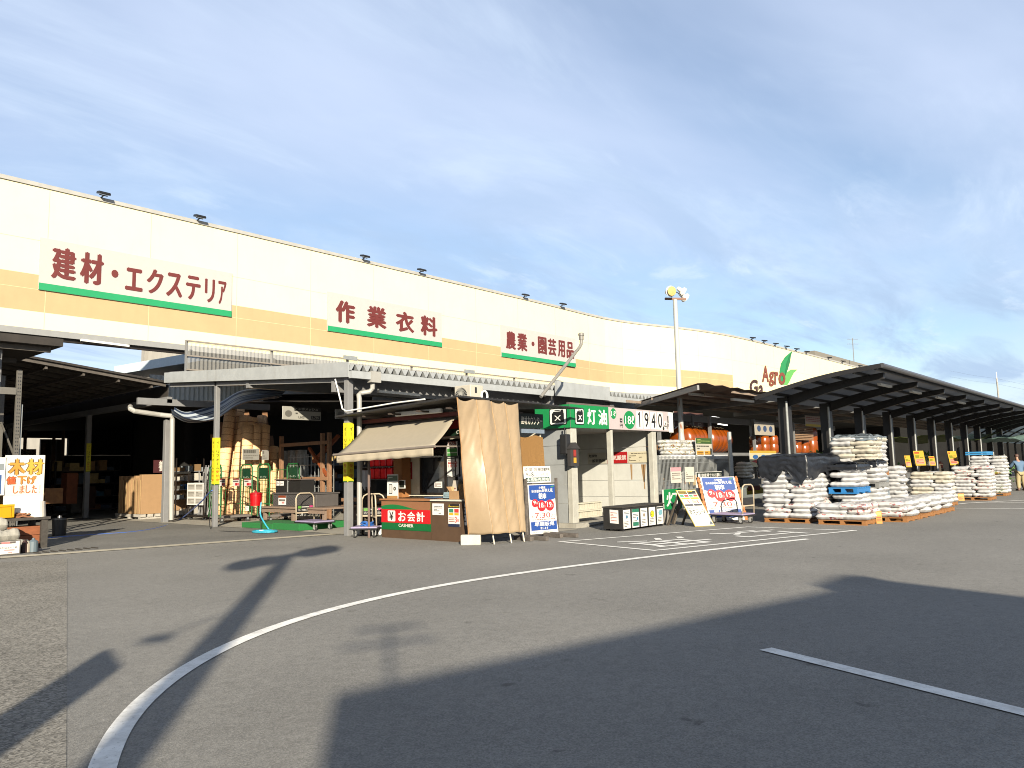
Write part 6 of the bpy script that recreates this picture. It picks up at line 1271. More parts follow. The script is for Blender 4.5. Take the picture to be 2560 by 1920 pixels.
# mesh fence
fe = thing('mesh_fence', 'grey welded mesh fence between the kerosene booth and the round steel post', 'fence', (24, 12.7, 0))
fY = 12.6; f0, f1 = yp(1640, 1145, fY), yp(1832, 1142, fY); fx0, fx1 = f0.x, f1.x; fzt, fzb = yp(1730, 1140, fY).z, yp(1730, 1240, fY).z
m = MB(); n_f = int((fx1-fx0)/.085)
for k in range(n_f): x = fx0+(fx1-fx0)*k/n_f; m.bar((x, fY, .1), (x, fY, fzt), .017)
for z in (.2, .5, .8, 1.1, fzt-.22, fzt-.04): m.bar((fx0, fY-.008, z), (fx1, fY-.008, z), .014)
m.build('mesh', galvp, fe)
for x in (fx0+.2, (fx0+fx1)/2, fx1): MB().box(x-.03, x+.03, fY+.01, fY+.07, 0, fzt+.03).build('post', galvp, fe)
for (x0, y0, x1, y1, lab) in ((1678, 1168, 1702, 1208, 'pink topped notice hung on the mesh fence left of the lamp post'), (1714, 1167, 1734, 1206, 'white and cream notice hung on the mesh fence right of the lamp post')):
    poster_y(x0, y0, x1, y1, fY-.03, lab, lambda P, W, H: (P.rect(0, 0, W, H, '#e2d9cc', 1), P.rect(0, H*.74, W, H, '#d9a3aa' if x0 == 1678 else '#e2d9cc', 2), P.lines(W*.1, H*.2, W*.9, H*.68, 4, '#77706a', 2)), 'notice', 'notice')
one(MB().box(yp(1652, 1145, 13.3).x, yp(1795, 1145, 13.3).x, 12.9, 13.9, yp(1700, 1146, 13.3).z-.03, yp(1700, 1138, 13.3).z), 'bench_shelf', mat('shelf grey', (.22, .22, .22), .6), 'grey shelf board behind the mesh fence carrying printed sacks', 'shelf')
zs = yp(1700, 1138, 13.3).z
# ------------------------------------------------------------------ sacks
wbag = mat('white sack', (.31, .31, .315), .42, var=.07, scale=5, bump=.25, bscale=14, spec=.5)
cbag = mat('cream sack', (.30, .28, .235), .5, var=.10, scale=5, bump=.25, bscale=14)
pbag = {}
def printed(cols, name):
    m = bpy.data.materials.new(name); m.use_nodes = True; n_ = m.node_tree.nodes; l_ = m.node_tree.links; p_ = n_['Principled BSDF']; p_.inputs['Roughness'].default_value = .42
    tc = n_.new('ShaderNodeTexCoord'); mp = n_.new('ShaderNodeMapping'); mp.inputs['Scale'].default_value = (4, 7, 9); l_.new(tc.outputs['Object'], mp.inputs[0])
    no = n_.new('ShaderNodeTexNoise'); no.inputs['Scale'].default_value = 1.6; no.inputs['Detail'].default_value = 3; oi = n_.new('ShaderNodeObjectInfo'); ad = n_.new('ShaderNodeVectorMath'); ad.operation = 'ADD'
    cb = n_.new('ShaderNodeCombineXYZ'); ml = n_.new('ShaderNodeMath'); ml.operation = 'MULTIPLY'; ml.inputs[1].default_value = 40; l_.new(oi.outputs['Random'], ml.inputs[0]); l_.new(ml.outputs[0], cb.inputs[0]); l_.new(mp.outputs[0], ad.inputs[0]); l_.new(cb.outputs[0], ad.inputs[1]); l_.new(ad.outputs[0], no.inputs['Vector'])
    r = n_.new('ShaderNodeValToRGB'); r.color_ramp.interpolation = 'CONSTANT'; l_.new(no.outputs[0], r.inputs[0]); r.color_ramp.elements[0].color = (.33, .325, .315, 1); r.color_ramp.elements[1].position = .59; r.color_ramp.elements[1].color = hx(cols[0])+(1,)
    for k, c in enumerate(cols[1:]): e = r.color_ramp.elements.new(.63+.04*k); e.color = hx(c)+(1,)
    l_.new(r.outputs[0], p_.inputs['Base Color']); return m
redp = printed(['#c23b3b', '#8a8f93', '#5b2f33'], 'red printed sack'); grnp = printed(['#3f7a3a', '#c9a53c', '#b5482f'], 'green printed sack'); prn = printed(['#7a8a4a', '#c9962f', '#a8552f'], 'soil sack')
BL_, BW_, BH_ = .74, .48, .153
protos = {}
def proto(m, seed):
    k = (m.name, seed)
    if k not in protos:
        protos[k] = bag_mesh(BL_, BW_, BH_, seed+3).build('sack', m, smooth=True); protos[k]['fresh'] = 1
    o = protos[k]
    if o.get('fresh'): del o['fresh']; return o
    c = o.copy(); COL.objects.link(c); return c
rndb = random.Random(5)
def stack(x0, x1, y0, y1, z0, layers, label, group, mats=(None,), pitch=.128, fill=False, only=('x', 'y'), jit=.03, lean=0.0):
    for L in range(layers):
        z = z0+L*pitch; spots = []
        topl = L == layers-1
        ny = max(1, round((y1-y0)/BL_)); off = 0 if L % 2 else (BW_-BL_)*.5
        if L % 2 == 0:
            for k in range(ny): spots.append((x0+BW_/2, y0+(k+.5)*(y1-y0)/ny, math.pi/2))           # long side on the left face
            nx = max(1, round((x1-x0-BW_)/BL_)) if x1-x0-BW_ > .3 else 0
            for k in range(nx): spots.append((x0+BW_+(k+.5)*(x1-x0-BW_)/nx, y0+BW_/2, 0))
        else:
            nh = max(1, round((y1-y0)/BW_))
            spots.append((x0+BL_/2, y0+BW_/2, 0))
            if y1-y0 > BW_+.3:
                n2 = max(1, round((y1-y0-BW_)/BL_))
                for k in range(n2): spots.append((x0+BW_/2, y0+BW_+(k+.5)*(y1-y0-BW_)/n2, math.pi/2))
            nx = max(0, round((x1-x0-BL_)/BW_))
            for k in range(nx): spots.append((x0+BL_+(k+.5)*(x1-x0-BL_)/nx, y0+BL_/2, math.pi/2))
        if fill and topl: spots.append(((x0+x1)/2+.1, (y0+y1)/2+.1, .3))
        for (x, y, rz) in spots:
            m = rndb.choice(mats); o = proto(m, rndb.randrange(3))
            o.location = (x+rndb.uniform(-jit, jit)+lean*L, y+rndb.uniform(-jit, jit), z+rndb.uniform(-.006, .006)); o.rotation_euler = (rndb.uniform(-.03, .03), rndb.uniform(-.03, .03), rz+rndb.uniform(-.09, .09)+(math.pi if rndb.random() < .5 else 0)); props(o, label, 'sack', group)
plm = mat('pallet pine', hx('#a5713f'), .75, var=.22, scale=6, stretch=(2, 8, 4)); bpl = mat('blue pallet plastic', hx('#2f83c9'), .4, var=.05); gpl = mat('grey pallet plastic', (.14, .14, .135), .5, var=.1)
def pallet(x0, x1, y0, y1, z, h, m, label):
    t = thing('pallet', label, 'pallet', ((x0+x1)/2, (y0+y1)/2, z)); a = h*.2
    for k in range(3): y = y0+(y1-y0-.1)*k/2; MB().box(x0, x1, y, y+.1, z+a, z+h-a).build('runner', m, t)
    mb = MB(); n = 6
    for k in range(n): x = x0+(x1-x0-.13)*k/(n-1); mb.box(x, x+.13, y0-.01, y1+.01, z+h-a+.001, z+h)
    mb.build('deck_boards', m, t); mb = MB()
    for k in range(3): x = x0+(x1-x0-.13)*k/2; mb.box(x, x+.13, y0-.01, y1+.01, z, z+a-.001)
    mb.build('base_boards', m, t); return t
film = mat('black stretch film', (.008, .009, .012), .38, var=.3, scale=5, bump=.9, bscale=9, spec=.35)
gfilm = mat('grey stretch film', (.10, .12, .14), .25, var=.3, scale=5, bump=.6, bscale=9)
def cover(x0, x1, y0, y1, zt, drop, seed, m, label, rag=.35):
    mb = MB(); n = 88; nv = 9; cx, cy = (x0+x1)/2, (y0+y1)/2
    per = []
    for k in range(n):
        f = k/n*4; s = int(f); t = f-s
        per.append(((x0+(x1-x0)*t, y0), (x1, y0+(y1-y0)*t), (x1-(x1-x0)*t, y1), (x0, y1-(y1-y0)*t))[s])
    vs = []
    for j in range(nv+1):
        v = j/nv
        for k, (x, y) in enumerate(per):
            d = drop*(1-rag*(.5+.9*NZ.noise(V((k*.16, seed, 0))))+.12*NZ.noise(V((k*.7, seed, 3)))); zz = zt-d*v
            r = 1.0+.018*math.sin(zz*49)*(v > .1)+.03*NZ.noise(V((k*.35, v*5, seed)))+.012*math.sin(v*30+k*.1) - (.06 if j == 0 else 0)
            vs.append((cx+(x-cx)*r, cy+(y-cy)*r, zz+(.02*NZ.noise(V((k*.2, 9, seed))) if j == 0 else 0)))
    fs = [(j*n+k, j*n+(k+1) % n, (j+1)*n+(k+1) % n, (j+1)*n+k) for j in range(nv) for k in range(n)]
    b0_ = len(vs)
    for j in range(1, 5):
        s = 1-j/5
        for k, (x, y) in enumerate(per): vs.append((cx+(x-cx)*.97*s, cy+(y-cy)*.97*s, zt+.05+.05*NZ.noise(V((x*2, y*2, seed+j)))))
    for k in range(n): fs.append((k, (k+1) % n, b0_+(k+1) % n, b0_+k))
    for j in range(3): fs += [(b0_+j*n+k, b0_+j*n+(k+1) % n, b0_+(j+1)*n+(k+1) % n, b0_+(j+1)*n+k) for k in range(n)]
    fs.append(tuple(b0_+3*n+k for k in range(n)))
    mb.add(vs, fs); return one(mb, 'stretch_film', m, label, 'plastic film', smooth=True)
# S1: big stack under black film
pallet(20.45, 22.9, 7.58, 8.78, 0, .12, plm, 'pine pallet under the tallest front stack of white sacks')
stack(20.42, 22.95, 7.56, 8.8, .12, 12, 'white sack in the big front stack under the black film', 'sacks of the film covered front stack', (wbag, wbag, wbag, wbag, wbag, redp))
cover(20.36, 23.02, 7.5, 8.86, 1.78, .80, 2, film, 'shiny black film draped over the big front stack of white sacks', .55)
# S2 low
pallet(20.3, 21.5, 6.12, 7.28, 0, .12, plm, 'pine pallet under the low stack of red printed sacks')
stack(20.28, 21.6, 6.1, 7.3, .12, 3, 'white sack with red print in the low front stack', 'sacks of the low front stack', (redp, redp, wbag), fill=True)
# S3, S4
stack(21.9, 23.0, 6.75, 7.5, .05, 5, 'white sack below the blue plastic pallet', 'sacks below the blue pallet', (wbag,))
pallet(21.85, 23.0, 6.75, 7.5, .72, .17, bpl, 'bright blue plastic pallet between two layers of white sacks')
stack(21.88, 23.0, 6.75, 7.5, .89, 4, 'white sack stacked on the blue plastic pallet', 'sacks on the blue pallet', (wbag,)); cover(21.86, 23.05, 6.72, 7.56, 1.52, .2, 4, film, 'black film on top of the sacks over the blue pallet')
stack(23.3, 24.3, 6.6, 7.3, .05, 6, 'white sack below the grey plastic pallet', 'sacks below the grey pallet', (wbag,))
pallet(23.3, 24.3, 6.6, 7.3, .83, .15, gpl, 'grey plastic pallet right of the blue pallet'); stack(23.3, 24.3, 6.6, 7.3, .98, 4, 'white sack stacked on the grey plastic pallet', 'sacks on the grey pallet', (wbag,)); cover(23.3, 24.3, 6.62, 7.3, 1.58, .2, 6, film, 'black film on the sacks over the grey pallet')
# T
wl = thing('wrapped_load', 'film wrapped pallet load under the tallest white stack', 'pallet load', (25.4, 7.6, 0)); MB().box(24.55, 26.2, 7.1, 8.2, .1, 1.12).build('load', gfilm, wl, bevel=.08)
pallet(24.5, 26.2, 7.1, 8.2, 1.14, .15, plm, 'pine pallet on the film wrapped load under the tall white stack')
stack(24.48, 26.25, 7.08, 8.25, 1.29, 8, 'cream white sack in the tall stack raised on a pine pallet', 'sacks of the raised tall stack', (wbag, cbag)); cover(24.5, 26.25, 7.1, 8.25, 2.36, .16, 8, gfilm, 'dark grey film over the tall raised stack')
stack(26.9, 27.7, 6.95, 7.5, .1, 10, 'white sack in the leaning stack behind the raised tall stack', 'sacks of the leaning stack', (wbag,), lean=-.0)
# L low front row
for k in range(4):
    x = 21.75+k*1.38
    pallet(x, x+1.3, 5.55, 6.5, 0, .12, plm, ('first', 'second', 'third', 'last')[k]+' pine pallet under the long low row of sacks, counted from the left')
    stack(x-.02, x+1.32, 5.53, 6.52, .12, 3, 'white sack in the long low row at the edge of the lane', 'sacks of the long low row', (wbag, wbag, redp if k == 0 else wbag), fill=True)
# S6.. 
pallet(29.5, 30.7, 6.15, 7.25, 0, .12, plm, 'pine pallet under the neat cream stack before the price boards'); stack(29.48, 30.72, 6.12, 7.3, .12, 8, 'cream sack in the neat stack before the yellow price boards', 'sacks of the neat cream stack', (cbag, wbag), fill=True)
pallet(34, 35.2, 5.7, 6.9, 0, .12, plm, 'pine pallet under the red printed far stack'); stack(33.98, 35.2, 5.65, 6.95, .12, 9, 'sack with red and grey print in the far stack', 'sacks of the far red printed stack', (redp, redp, wbag), fill=True)
pallet(38, 39.2, 5.8, 7.0, 0, .12, plm, 'pine pallet under the farthest green printed stack'); stack(37.98, 39.2, 5.75, 7.05, .12, 12, 'sack with green print in the farthest stack near the man', 'sacks of the farthest green printed stack', (grnp, wbag))
bp = one(MB().box(38.2, 39.6, 6.4, 7.2, 1.74, 1.80).box(38.2, 39.6, 6.4, 7.2, 1.82, 1.88), 'blue_boards', mat('light blue board', hx('#3f9ad8'), .5), 'light blue boards lying on the farthest sack stack', 'board')
# printed soil sacks on the bench behind the fence
for r_ in range(4):
    for k in range(3):
        q = yp(1668+k*24, 1138-r_*9, 13.3); o = proto(prn, rndb.randrange(3)); o.location = (q.x+.3, 13.35+.05*r_, zs+.005+r_*.125); o.rotation_euler = (0, 0, rndb.uniform(-.2, .2)); props(o, 'colourful printed soil sack on the shelf behind the mesh fence', 'sack', 'soil sacks behind the mesh fence')
for r_ in range(5):
    q = yp(1848, 1168, 13.4); o = proto(cbag, rndb.randrange(3)); o.location = (q.x+.2, 13.3, 1.0+.125*r_); o.rotation_euler = (0, 0, rndb.uniform(-.2, .2)); props(o, 'cream sack in the little pile right of the round steel post', 'sack', 'sacks right of the round post')
one(MB().box(yp(1845, 1215, 13.4).x-.4, yp(1870, 1215, 13.4).x+.4, 13.0, 13.8, .0, .99), 'goods_stand', mat('dark stand', (.05, .05, .05), .7), 'dark stand under the cream sacks right of the round steel post', 'stand')
one(MB().box(yp(1855, 1225, 12.0).x, yp(1905, 1225, 12.0).x, 11.6, 12.4, .35, .75), 'grey_tote', mat('grey tote', (.10, .11, .11), .5), 'dark grey tote box behind the trolley and left of the film covered sacks', 'box', bevel=.03)
yc2 = thing('yellow_cloth', 'yellow cloth sale banner behind the trolley handle', 'banner', (21, 9.6, .9)); a, b = yp(1868, 1237, 9.7), yp(1908, 1216, 9.7); P = Panel(a, UX, Z, .003); slab(MB(), P, b.x-a.x, b.z-a.z, .01).build('cloth', flat('#d9c21c'), yc2); P.rect(.05, (b.z-a.z)*.55, (b.x-a.x)*.8, (b.z-a.z)*1.2, '#8f2a1c', 1); P.build(yc2)
# ------------------------------------------------------------------ black cantilever canopy
bk = thing('black_canopy', 'long black cantilever canopy with an arched smoked roof over the sack stacks', 'canopy', (22.7, 8.9, 0))
gx0_, gx1_ = 21.6, 60.0; yR, yF = 8.95, 5.85
def az(y): s = (yR-y)/(yR-yF); return 3.56+.50*s+.08*math.sin(math.pi*s)
smk = bpy.data.materials.new('smoked roof sheet'); smk.use_nodes = True; n_ = smk.node_tree.nodes; l_ = smk.node_tree.links; p_ = n_['Principled BSDF']; p_.inputs['Base Color'].default_value = (.022, .023, .026, 1); p_.inputs['Roughness'].default_value = .4
tl_s = n_.new('ShaderNodeBsdfTranslucent'); tl_s.inputs[0].default_value = (.05, .054, .06, 1); ms = n_.new('ShaderNodeMixShader'); ms.inputs[0].default_value = .5; l_.new(p_.outputs[0], ms.inputs[1]); l_.new(tl_s.outputs[0], ms.inputs[2]); l_.new(ms.outputs[0], n_['Material Output'].inputs['Surface'])
MB().grid(1, 14, lambda u, v: V((gx0_+(gx1_-gx0_)*u, yR+.5-(yR+.5-yF)*v, az(yR+.5-(yR+.5-yF)*v)+.05))).build('roof_sheet', smk, bk)
bst = mat('black canopy steel', (.012, .011, .011), .45, .1, .2)
posts = [22.75+3.55*k for k in range(11)]
for x in posts:
    MB().box(x-.15, x+.15, yR-.15, yR+.15, 0, az(yR)-.02).build('post', bst, bk)
    m = MB()
    for k in range(8):
        ya_, yb2 = yR-(yR-yF-.25)*k/8, yR-(yR-yF-.25)*(k+1)/8; ha, hb = .34-.02*k, .34-.02*(k+1)
        m.add([(x-.07, ya_, az(ya_)-.02), (x+.07, ya_, az(ya_)-.02), (x+.07, yb2, az(yb2)-.02), (x-.07, yb2, az(yb2)-.02), (x-.07, ya_, az(ya_)-ha), (x+.07, ya_, az(ya_)-ha), (x+.07, yb2, az(yb2)-hb), (x-.07, yb2, az(yb2)-hb)], [(0, 3, 2, 1), (4, 5, 6, 7), (0, 1, 5, 4), (1, 2, 6, 5), (2, 3, 7, 6), (3, 0, 4, 7)])
    m.build('cantilever_beam', bst, bk)
    MB().tube([(x-.35, yR-.2, 0), (x-.35, yR-.2, 3.4)], .035, 8).build('downpipe', galvp, bk)
for k in range(6): y = yR-.15-(yR-yF-.3)*k/5; MB().box(gx0_+.02, gx1_, y-.03, y+.03, az(y)-.05, az(y)+.03).build('purlin', bst, bk)
MB().tube([(gx0_, yF-.02, az(yF)+.04), (gx1_, yF-.02, az(yF)+.04)], .065, 10).build('front_gutter', mat('canopy edge', (.06, .06, .065), .4, .3), bk)
m = MB()
for k in range(12):
    a_, b_ = yR+.4-(yR+.4-yF)*k/12, yR+.4-(yR+.4-yF)*(k+1)/12; m.bar((gx0_, a_, az(a_)+.03), (gx0_, b_, az(b_)+.03), .05, .12)
m.build('end_rim', bst, bk)
for k in range(4):
    x = 25+k*3.55; l = thing('canopy_light', 'white strip light under the black canopy, %s from the near end' % ('first', 'second', 'third', 'fourth')[k], 'light', (x, 6.8, 4)); MB().bar((x-.6, 6.7, az(6.7)-.12), (x+.6, 6.7, az(6.7)-.12), .1, .06).build('fixture', white, l)
# price boards in the rows
def d_yel(P, W, H):
    P.rect(0, 0, W, H, '#dcb43a', 1); P.lines(W*.1, H*.78, W*.9, H*.94, 1, '#c8432c', 2, .7); P.rect(W*.12, H*.5, W*.5, H*.7, '#8a8a1f', 2); P.lines(W*.55, H*.5, W*.9, H*.7, 2, '#6b6a1f', 2); P.rrect(W*.1, H*.08, W*.9, H*.45, .04, '#d9a38a', 2); P.lines(W*.16, H*.12, W*.84, H*.42, 3, '#c8432c', 3)
def lean_board(px0, py1, w_px, h_px, X, label):
    a = xp(px0, py1, X); P = Panel(a, V((.25, -1, 0)), V((.55, .25, 1)), .004); k = (X*.7547+a.y*.656)/F_PX; W, H = w_px*k*1.25, h_px*k*1.12
    t = thing('price_board', label, 'sign', a); slab(MB(), P, W, H, .03).build('board', mat('board wood', hx('#b98a4a'), .7), t); d_yel(P, W, H); P.build(t)
lean_board(2290, 1164, 18, 38, 33.0, 'yellow tilted price board left of the third black post, largest one'); lean_board(2376, 1163, 15, 36, 38.5, 'yellow tilted price board beside the green printed sacks'); lean_board(2266, 1168, 10, 30, 32.0, 'narrow yellow price board half hidden by the second black post'); lean_board(2326, 1164, 10, 24, 36.0, 'orange and white price board half behind the fourth black post')
for k, (px, py, w_, h_, c, lab) in enumerate(((2198, 1309, 13, 31, '#e0932c', 'orange price tag leaning at the low sack row, first from the left'), (2241, 1301, 17, 26, '#e0932c', 'orange price tag leaning at the low sack row, second from the left'), (2326, 1283, 20, 21, '#d9d9d2', 'white tag with a teal heading at the right end of the low row'), (2349, 1260, 14, 20, '#e0932c', 'orange price tag before the neat cream stack'), (2403, 1252, 13, 18, '#e0932c', 'orange price tag before the far red printed stack'), (2438, 1247, 20, 13, '#d2d0c8', 'white tag tilted on the ground by the far stacks'))):
    o_ = gp(px-w_/2, py); e_r = gp(px+w_/2, py)-o_; e_r = V((.35, -.94, 0)); dpt = o_.x*.7547+o_.y*.656; W, H = w_*dpt/F_PX*1.02, h_*dpt/F_PX
    P = Panel(o_, e_r, V((.22, .08, 1)), .004); t = thing('price_tag', lab, 'price tag', o_); slab(MB(), P, W, H, .015).build('card', flat(c), t); P.lines(W*.1, H*.15, W*.9, H*.55, 3, '#b5482a' if c == '#e0932c' else '#77736a', 1); P.rect(W*.1, H*.65, W*.9, H*.9, '#e8cf6a' if c == '#e0932c' else '#4f8a84', 1); P.build(t)
# ------------------------------------------------------------------ far right: arched arcade, cloths, man, plants
fa = thing('far_arcade', 'distant arched arcade with a pale translucent barrel roof', 'canopy', (56, 9, 0))
pm_ = bpy.data.materials.new('pale arcade sheet'); pm_.use_nodes = True; n_ = pm_.node_tree.nodes; l_ = pm_.node_tree.links; p_ = n_['Principled BSDF']; p_.inputs['Base Color'].default_value = (.25, .30, .31, 1)
tl_s = n_.new('ShaderNodeBsdfTranslucent'); tl_s.inputs[0].default_value = (.22, .27, .28, 1); ms = n_.new('ShaderNodeMixShader'); ms.inputs[0].default_value = .5; l_.new(p_.outputs[0], ms.inputs[1]); l_.new(tl_s.outputs[0], ms.inputs[2]); l_.new(ms.outputs[0], n_['Material Output'].inputs['Surface'])
def farz(y): s = (y-5.0)/7.0; return 2.9+1.5*math.sin(math.pi*min(1, max(0, s)))
MB().grid(1, 16, lambda u, v: V((61+34*u, 5+7*v, farz(5+7*v)))).build('roof_sheet', pm_, fa)
for k in range(9):
    x = 61+k*4; m = MB()
    for j in range(12): a_, b_ = 5+7*j/12, 5+7*(j+1)/12; m.bar((x, a_, farz(a_)-.05), (x, b_, farz(b_)-.05), .1, .12)
    m.build('rib', bst, fa)
    for y in (5.1, 11.9): MB().box(x-.08, x+.08, y-.08, y+.08, 0, 2.9).build('post', bst, fa)
for j in range(7): y = 5.3+j*1.07; MB().box(61, 95, y-.03, y+.03, farz(y)-.1, farz(y)-.02).build('purlin', bst, fa)
def cloth(a, b, c, d, sag, m, label, name='shade_net'):
    mb = MB().grid(14, 8, lambda u, v: a.lerp(b, u).lerp(d.lerp(c, u), v)+V((0, 0, -sag*math.sin(math.pi*u)*1.0-.05*math.sin(v*14+u*5)))); return one(mb, name, m, label, 'shade net', smooth=True, thick=.01)
gn = mat('olive net', hx('#5f6b2f'), .8, var=.15)
cloth(V((46, 9.6, 2.9)), V((54, 8.2, 3.1)), V((54, 11.5, 3.0)), V((46, 12.5, 2.8)), .35, gn, 'olive green shade net hanging behind the far black posts')
cloth(V((52.5, 7.3, 2.75)), V((58, 6.6, 3.0)), V((58, 9, 3.0)), V((52.5, 9.6, 2.75)), .3, mat('teal net', (.08, .13, .12), .8), 'grey green shade net sagging above the man')
cloth(V((57, 6.0, 2.7)), V((62, 5.2, 2.8)), V((62, 6.6, 2.8)), V((57, 7.4, 2.7)), .35, mat('tan net', hx('#a8834f'), .8), 'tan shade net sagging at the right edge of the photo')
bd_ = thing('market_hall', 'dark far end of the garden market behind the arcade', 'building', (100, 12, 0)); MB().box(108, 109, 3, 46, 0, 6.4).build('back_wall', mat('far shade black', (.005, .0047, .0045), .9, var=.4, scale=1), bd_)  # backdrop coloured near-black in place of real shade under the market roofs
one(MB().lathe((60, 5.9, 0), [(.28, 0), (.28, 2.6)], 14), 'white_pillar', white, 'white round pillar behind the man at the right edge', 'pillar')
leafm = mat('leaf green', (.06, .13, .03), .6, var=.5, scale=12)
def plant(x, y, h, w, label, n=160, seed=0):
    rnd = random.Random(seed); t = thing('potted_plant', label, 'plant', (x, y, 0), 'plants by the man'); m = MB()
    for k in range(n):
        c_ = V((x+rnd.gauss(0, w*.3), y+rnd.gauss(0, w*.3), .25+rnd.random()**.8*h)); d_ = V((rnd.uniform(-1, 1), rnd.uniform(-1, 1), rnd.uniform(-.2, 1))).normalized()*.13; s_ = d_.cross(V((rnd.random(), rnd.random(), rnd.random()))).normalized()*.05
        m.add([c_, c_+d_*.5+s_, c_+d_, c_+d_*.5-s_], [(0, 1, 2, 3)])
    m.build('foliage', leafm, t); MB().lathe((x, y, 0), [(w*.3, 0), (w*.4, .3)], 12).build('pot', mat('pot brown', (.10, .05, .03), .8), t)
plant(43.5, 6.9, .9, .7, 'leafy green plant left of the man at the far right', seed=1); plant(46, 6.0, .9, .9, 'leafy green plant right of the man, cut by the photo edge', seed=2); plant(45.2, 7.2, 1.0, .7, 'leafy green plant behind the man', seed=3); plant(42.7, 7.6, .8, .6, 'low green plant on the far side of the display table', seed=4)
dt = thing('plant_table', 'dark display table the man leans over', 'table', (43.6, 6.9, 0)); MB().box(42.8, 44.6, 6.6, 7.6, .82, .88).build('top', dwood, dt)
for x in (42.9, 44.5):
    for y in (6.7, 7.5): MB().box(x-.04, x+.04, y-.04, y+.04, 0, .82).build('leg', dwood, dt)
one(MB().lathe((42.9, 6.75, .88), [(.05, 0), (.19, .08), (.2, .2), (.06, .3)], 14), 'green_bag', mat('bright green', hx('#2fa84a'), .5), 'bright green bundle left of the man on the table', 'bag')
# stock racks deep in the yard and under the grey canopy
stockc = ['#6b4a2c', '#8a6a44', '#3f4a55', '#7a2f22', '#8f8a7f', '#4a3a2a', '#2f5a6b', '#a08a5c']
def stock_rack(x, y, w, label, k, depth=.8, h=2.4):
    t = thing('stock_rack', label, 'rack', (x, y, 0)); rnd = random.Random(k*7+1)
    for xx in (x, x+w-.06): MB().box(xx, xx+.06, y, y+.06, 0, h).box(xx, xx+.06, y+depth-.06, y+depth, 0, h).build('upright', dsteel, t)
    for i in range(4):
        z = .12+i*.62; MB().box(x+.07, x+w-.07, y, y+depth, z-.04, z).build('shelf_board', dwood, t); xx = x+.1
        while xx < x+w-.5:
            bw = rnd.uniform(.18, .5); bh = rnd.uniform(.15, .5)
            one(MB().box(xx, xx+bw-.02, y+.05, y+depth-.1, z+.002, z+bh), 'stock_box', mat('stock %d' % rnd.randrange(8), hx(stockc[(k*3+int(xx*5)) % 8], .9), .75, var=.25), 'packed goods on '+label, 'box', 'goods on '+label); xx += bw
stock_rack(6.8, 33.5, 3.0, 'dim rack behind the timber sign', 1); stock_rack(9.6, 39, 2.6, 'dim rack far back in the yard', 2); stock_rack(13.2, 40, 3.0, 'dim rack behind the cartons', 3)
stock_rack(17.6, 30.5, 3.2, 'rack behind the mesh frame', 5); stock_rack(21.5, 32.0, 3.4, 'rack deep behind the grey post', 6); stock_rack(23.2, 14.3, 3.0, 'low rack behind the mesh fence', 8, .6, 1.6); stock_rack(26.6, 15.6, 3.5, 'rack below the orange tanks', 9, .6, 1.9)
for k in range(16):
    x = 8.4+k*.46; one(MB().bar((x, 45.2, 0), (x+.35, 46.4, 3.2+.35*(k % 4)), .16, .06), 'lumber_plank', mat('shade toned lumber', (.06, .032, .016), .8, var=.4), 'long brown plank in the row leaning deep in the yard', 'plank', 'planks in the deep yard row')  # lumber brown darkened, the yard's deep shade put into the colour
# clutter of the garden market behind the black posts
for k in range(9):
    x = 31+k*3.1; y = 11.2+.5*(k % 3); h = (1.25, 1.3, 1.0)[k % 3]
    t = thing('display_bench', ('bench of pale goods behind the black posts', 'bench of green plants behind the black posts', 'bench of red pots behind the black posts')[k % 3]+', '+('first', 'second', 'third')[k//3]+' from the left', 'bench', (x, y, 0))
    MB().box(x, x+2.4, y, y+.9, h-.05, h).build('top', dwood, t); MB().box(x+.05, x+.12, y+.1, y+.8, 0, h-.051).build('leg', dwood, t); MB().box(x+2.28, x+2.35, y+.1, y+.8, 0, h-.051).build('leg', dwood, t)
    m = MB(); rnd = random.Random(k+40)
    for j in range(70 if k % 3 == 1 else 12):
        q = V((x+.1+rnd.random()*2.2, y+.1+rnd.random()*.7, h))
        if k % 3 == 1:
            q.z += rnd.random()*.7; d_ = V((rnd.uniform(-1, 1), rnd.uniform(-1, 1), rnd.uniform(0, 1))).normalized()*.22; s_ = d_.cross(V((.3, .2, 1))).normalized()*.08; m.add([q, q+d_*.5+s_, q+d_, q+d_*.5-s_], [(0, 1, 2, 3)])
        else: m.lathe(q, [(.09, 0), (.13, .15+.3*rnd.random())], 8)
    m.build(('goods', 'foliage', 'pots')[k % 3], (mat('pale goods', hx('#a9a69c'), .7, var=.4), leafm, mat('pot red', hx('#8f3a24'), .7, var=.4))[k % 3], t)
# the man
def skin(name, chain, edges, m, parent=None, sub=1):
    me = bpy.data.meshes.new(name); me.from_pydata([c[0] for c in chain], edges, []); me.update(); o = bpy.data.objects.new(name, me); COL.objects.link(o)
    md = o.modifiers.new('skin', 'SKIN'); md.use_smooth_shade = True
    for k, c in enumerate(chain): r = c[1]; me.skin_vertices[0].data[k].radius = r if isinstance(r, tuple) else (r, r)
    me.skin_vertices[0].data[0].use_root = True
    s_ = o.modifiers.new('sub', 'SUBSURF'); s_.levels = sub; s_.render_levels = sub
    dg = bpy.context.evaluated_depsgraph_get(); nm = bpy.data.meshes.new_from_object(o.evaluated_get(dg)); o.modifiers.clear(); o.data = nm; nm.materials.clear(); nm.materials.append(m)
    nm.polygons.foreach_set('use_smooth', [True]*len(nm.polygons))
    if parent: o.parent = parent; WM[o.name] = _wm(parent)
    return o
mp0 = (44.3, 6.1, 0)
skinm = mat('skin', (.22, .12, .08), .6, var=.05)
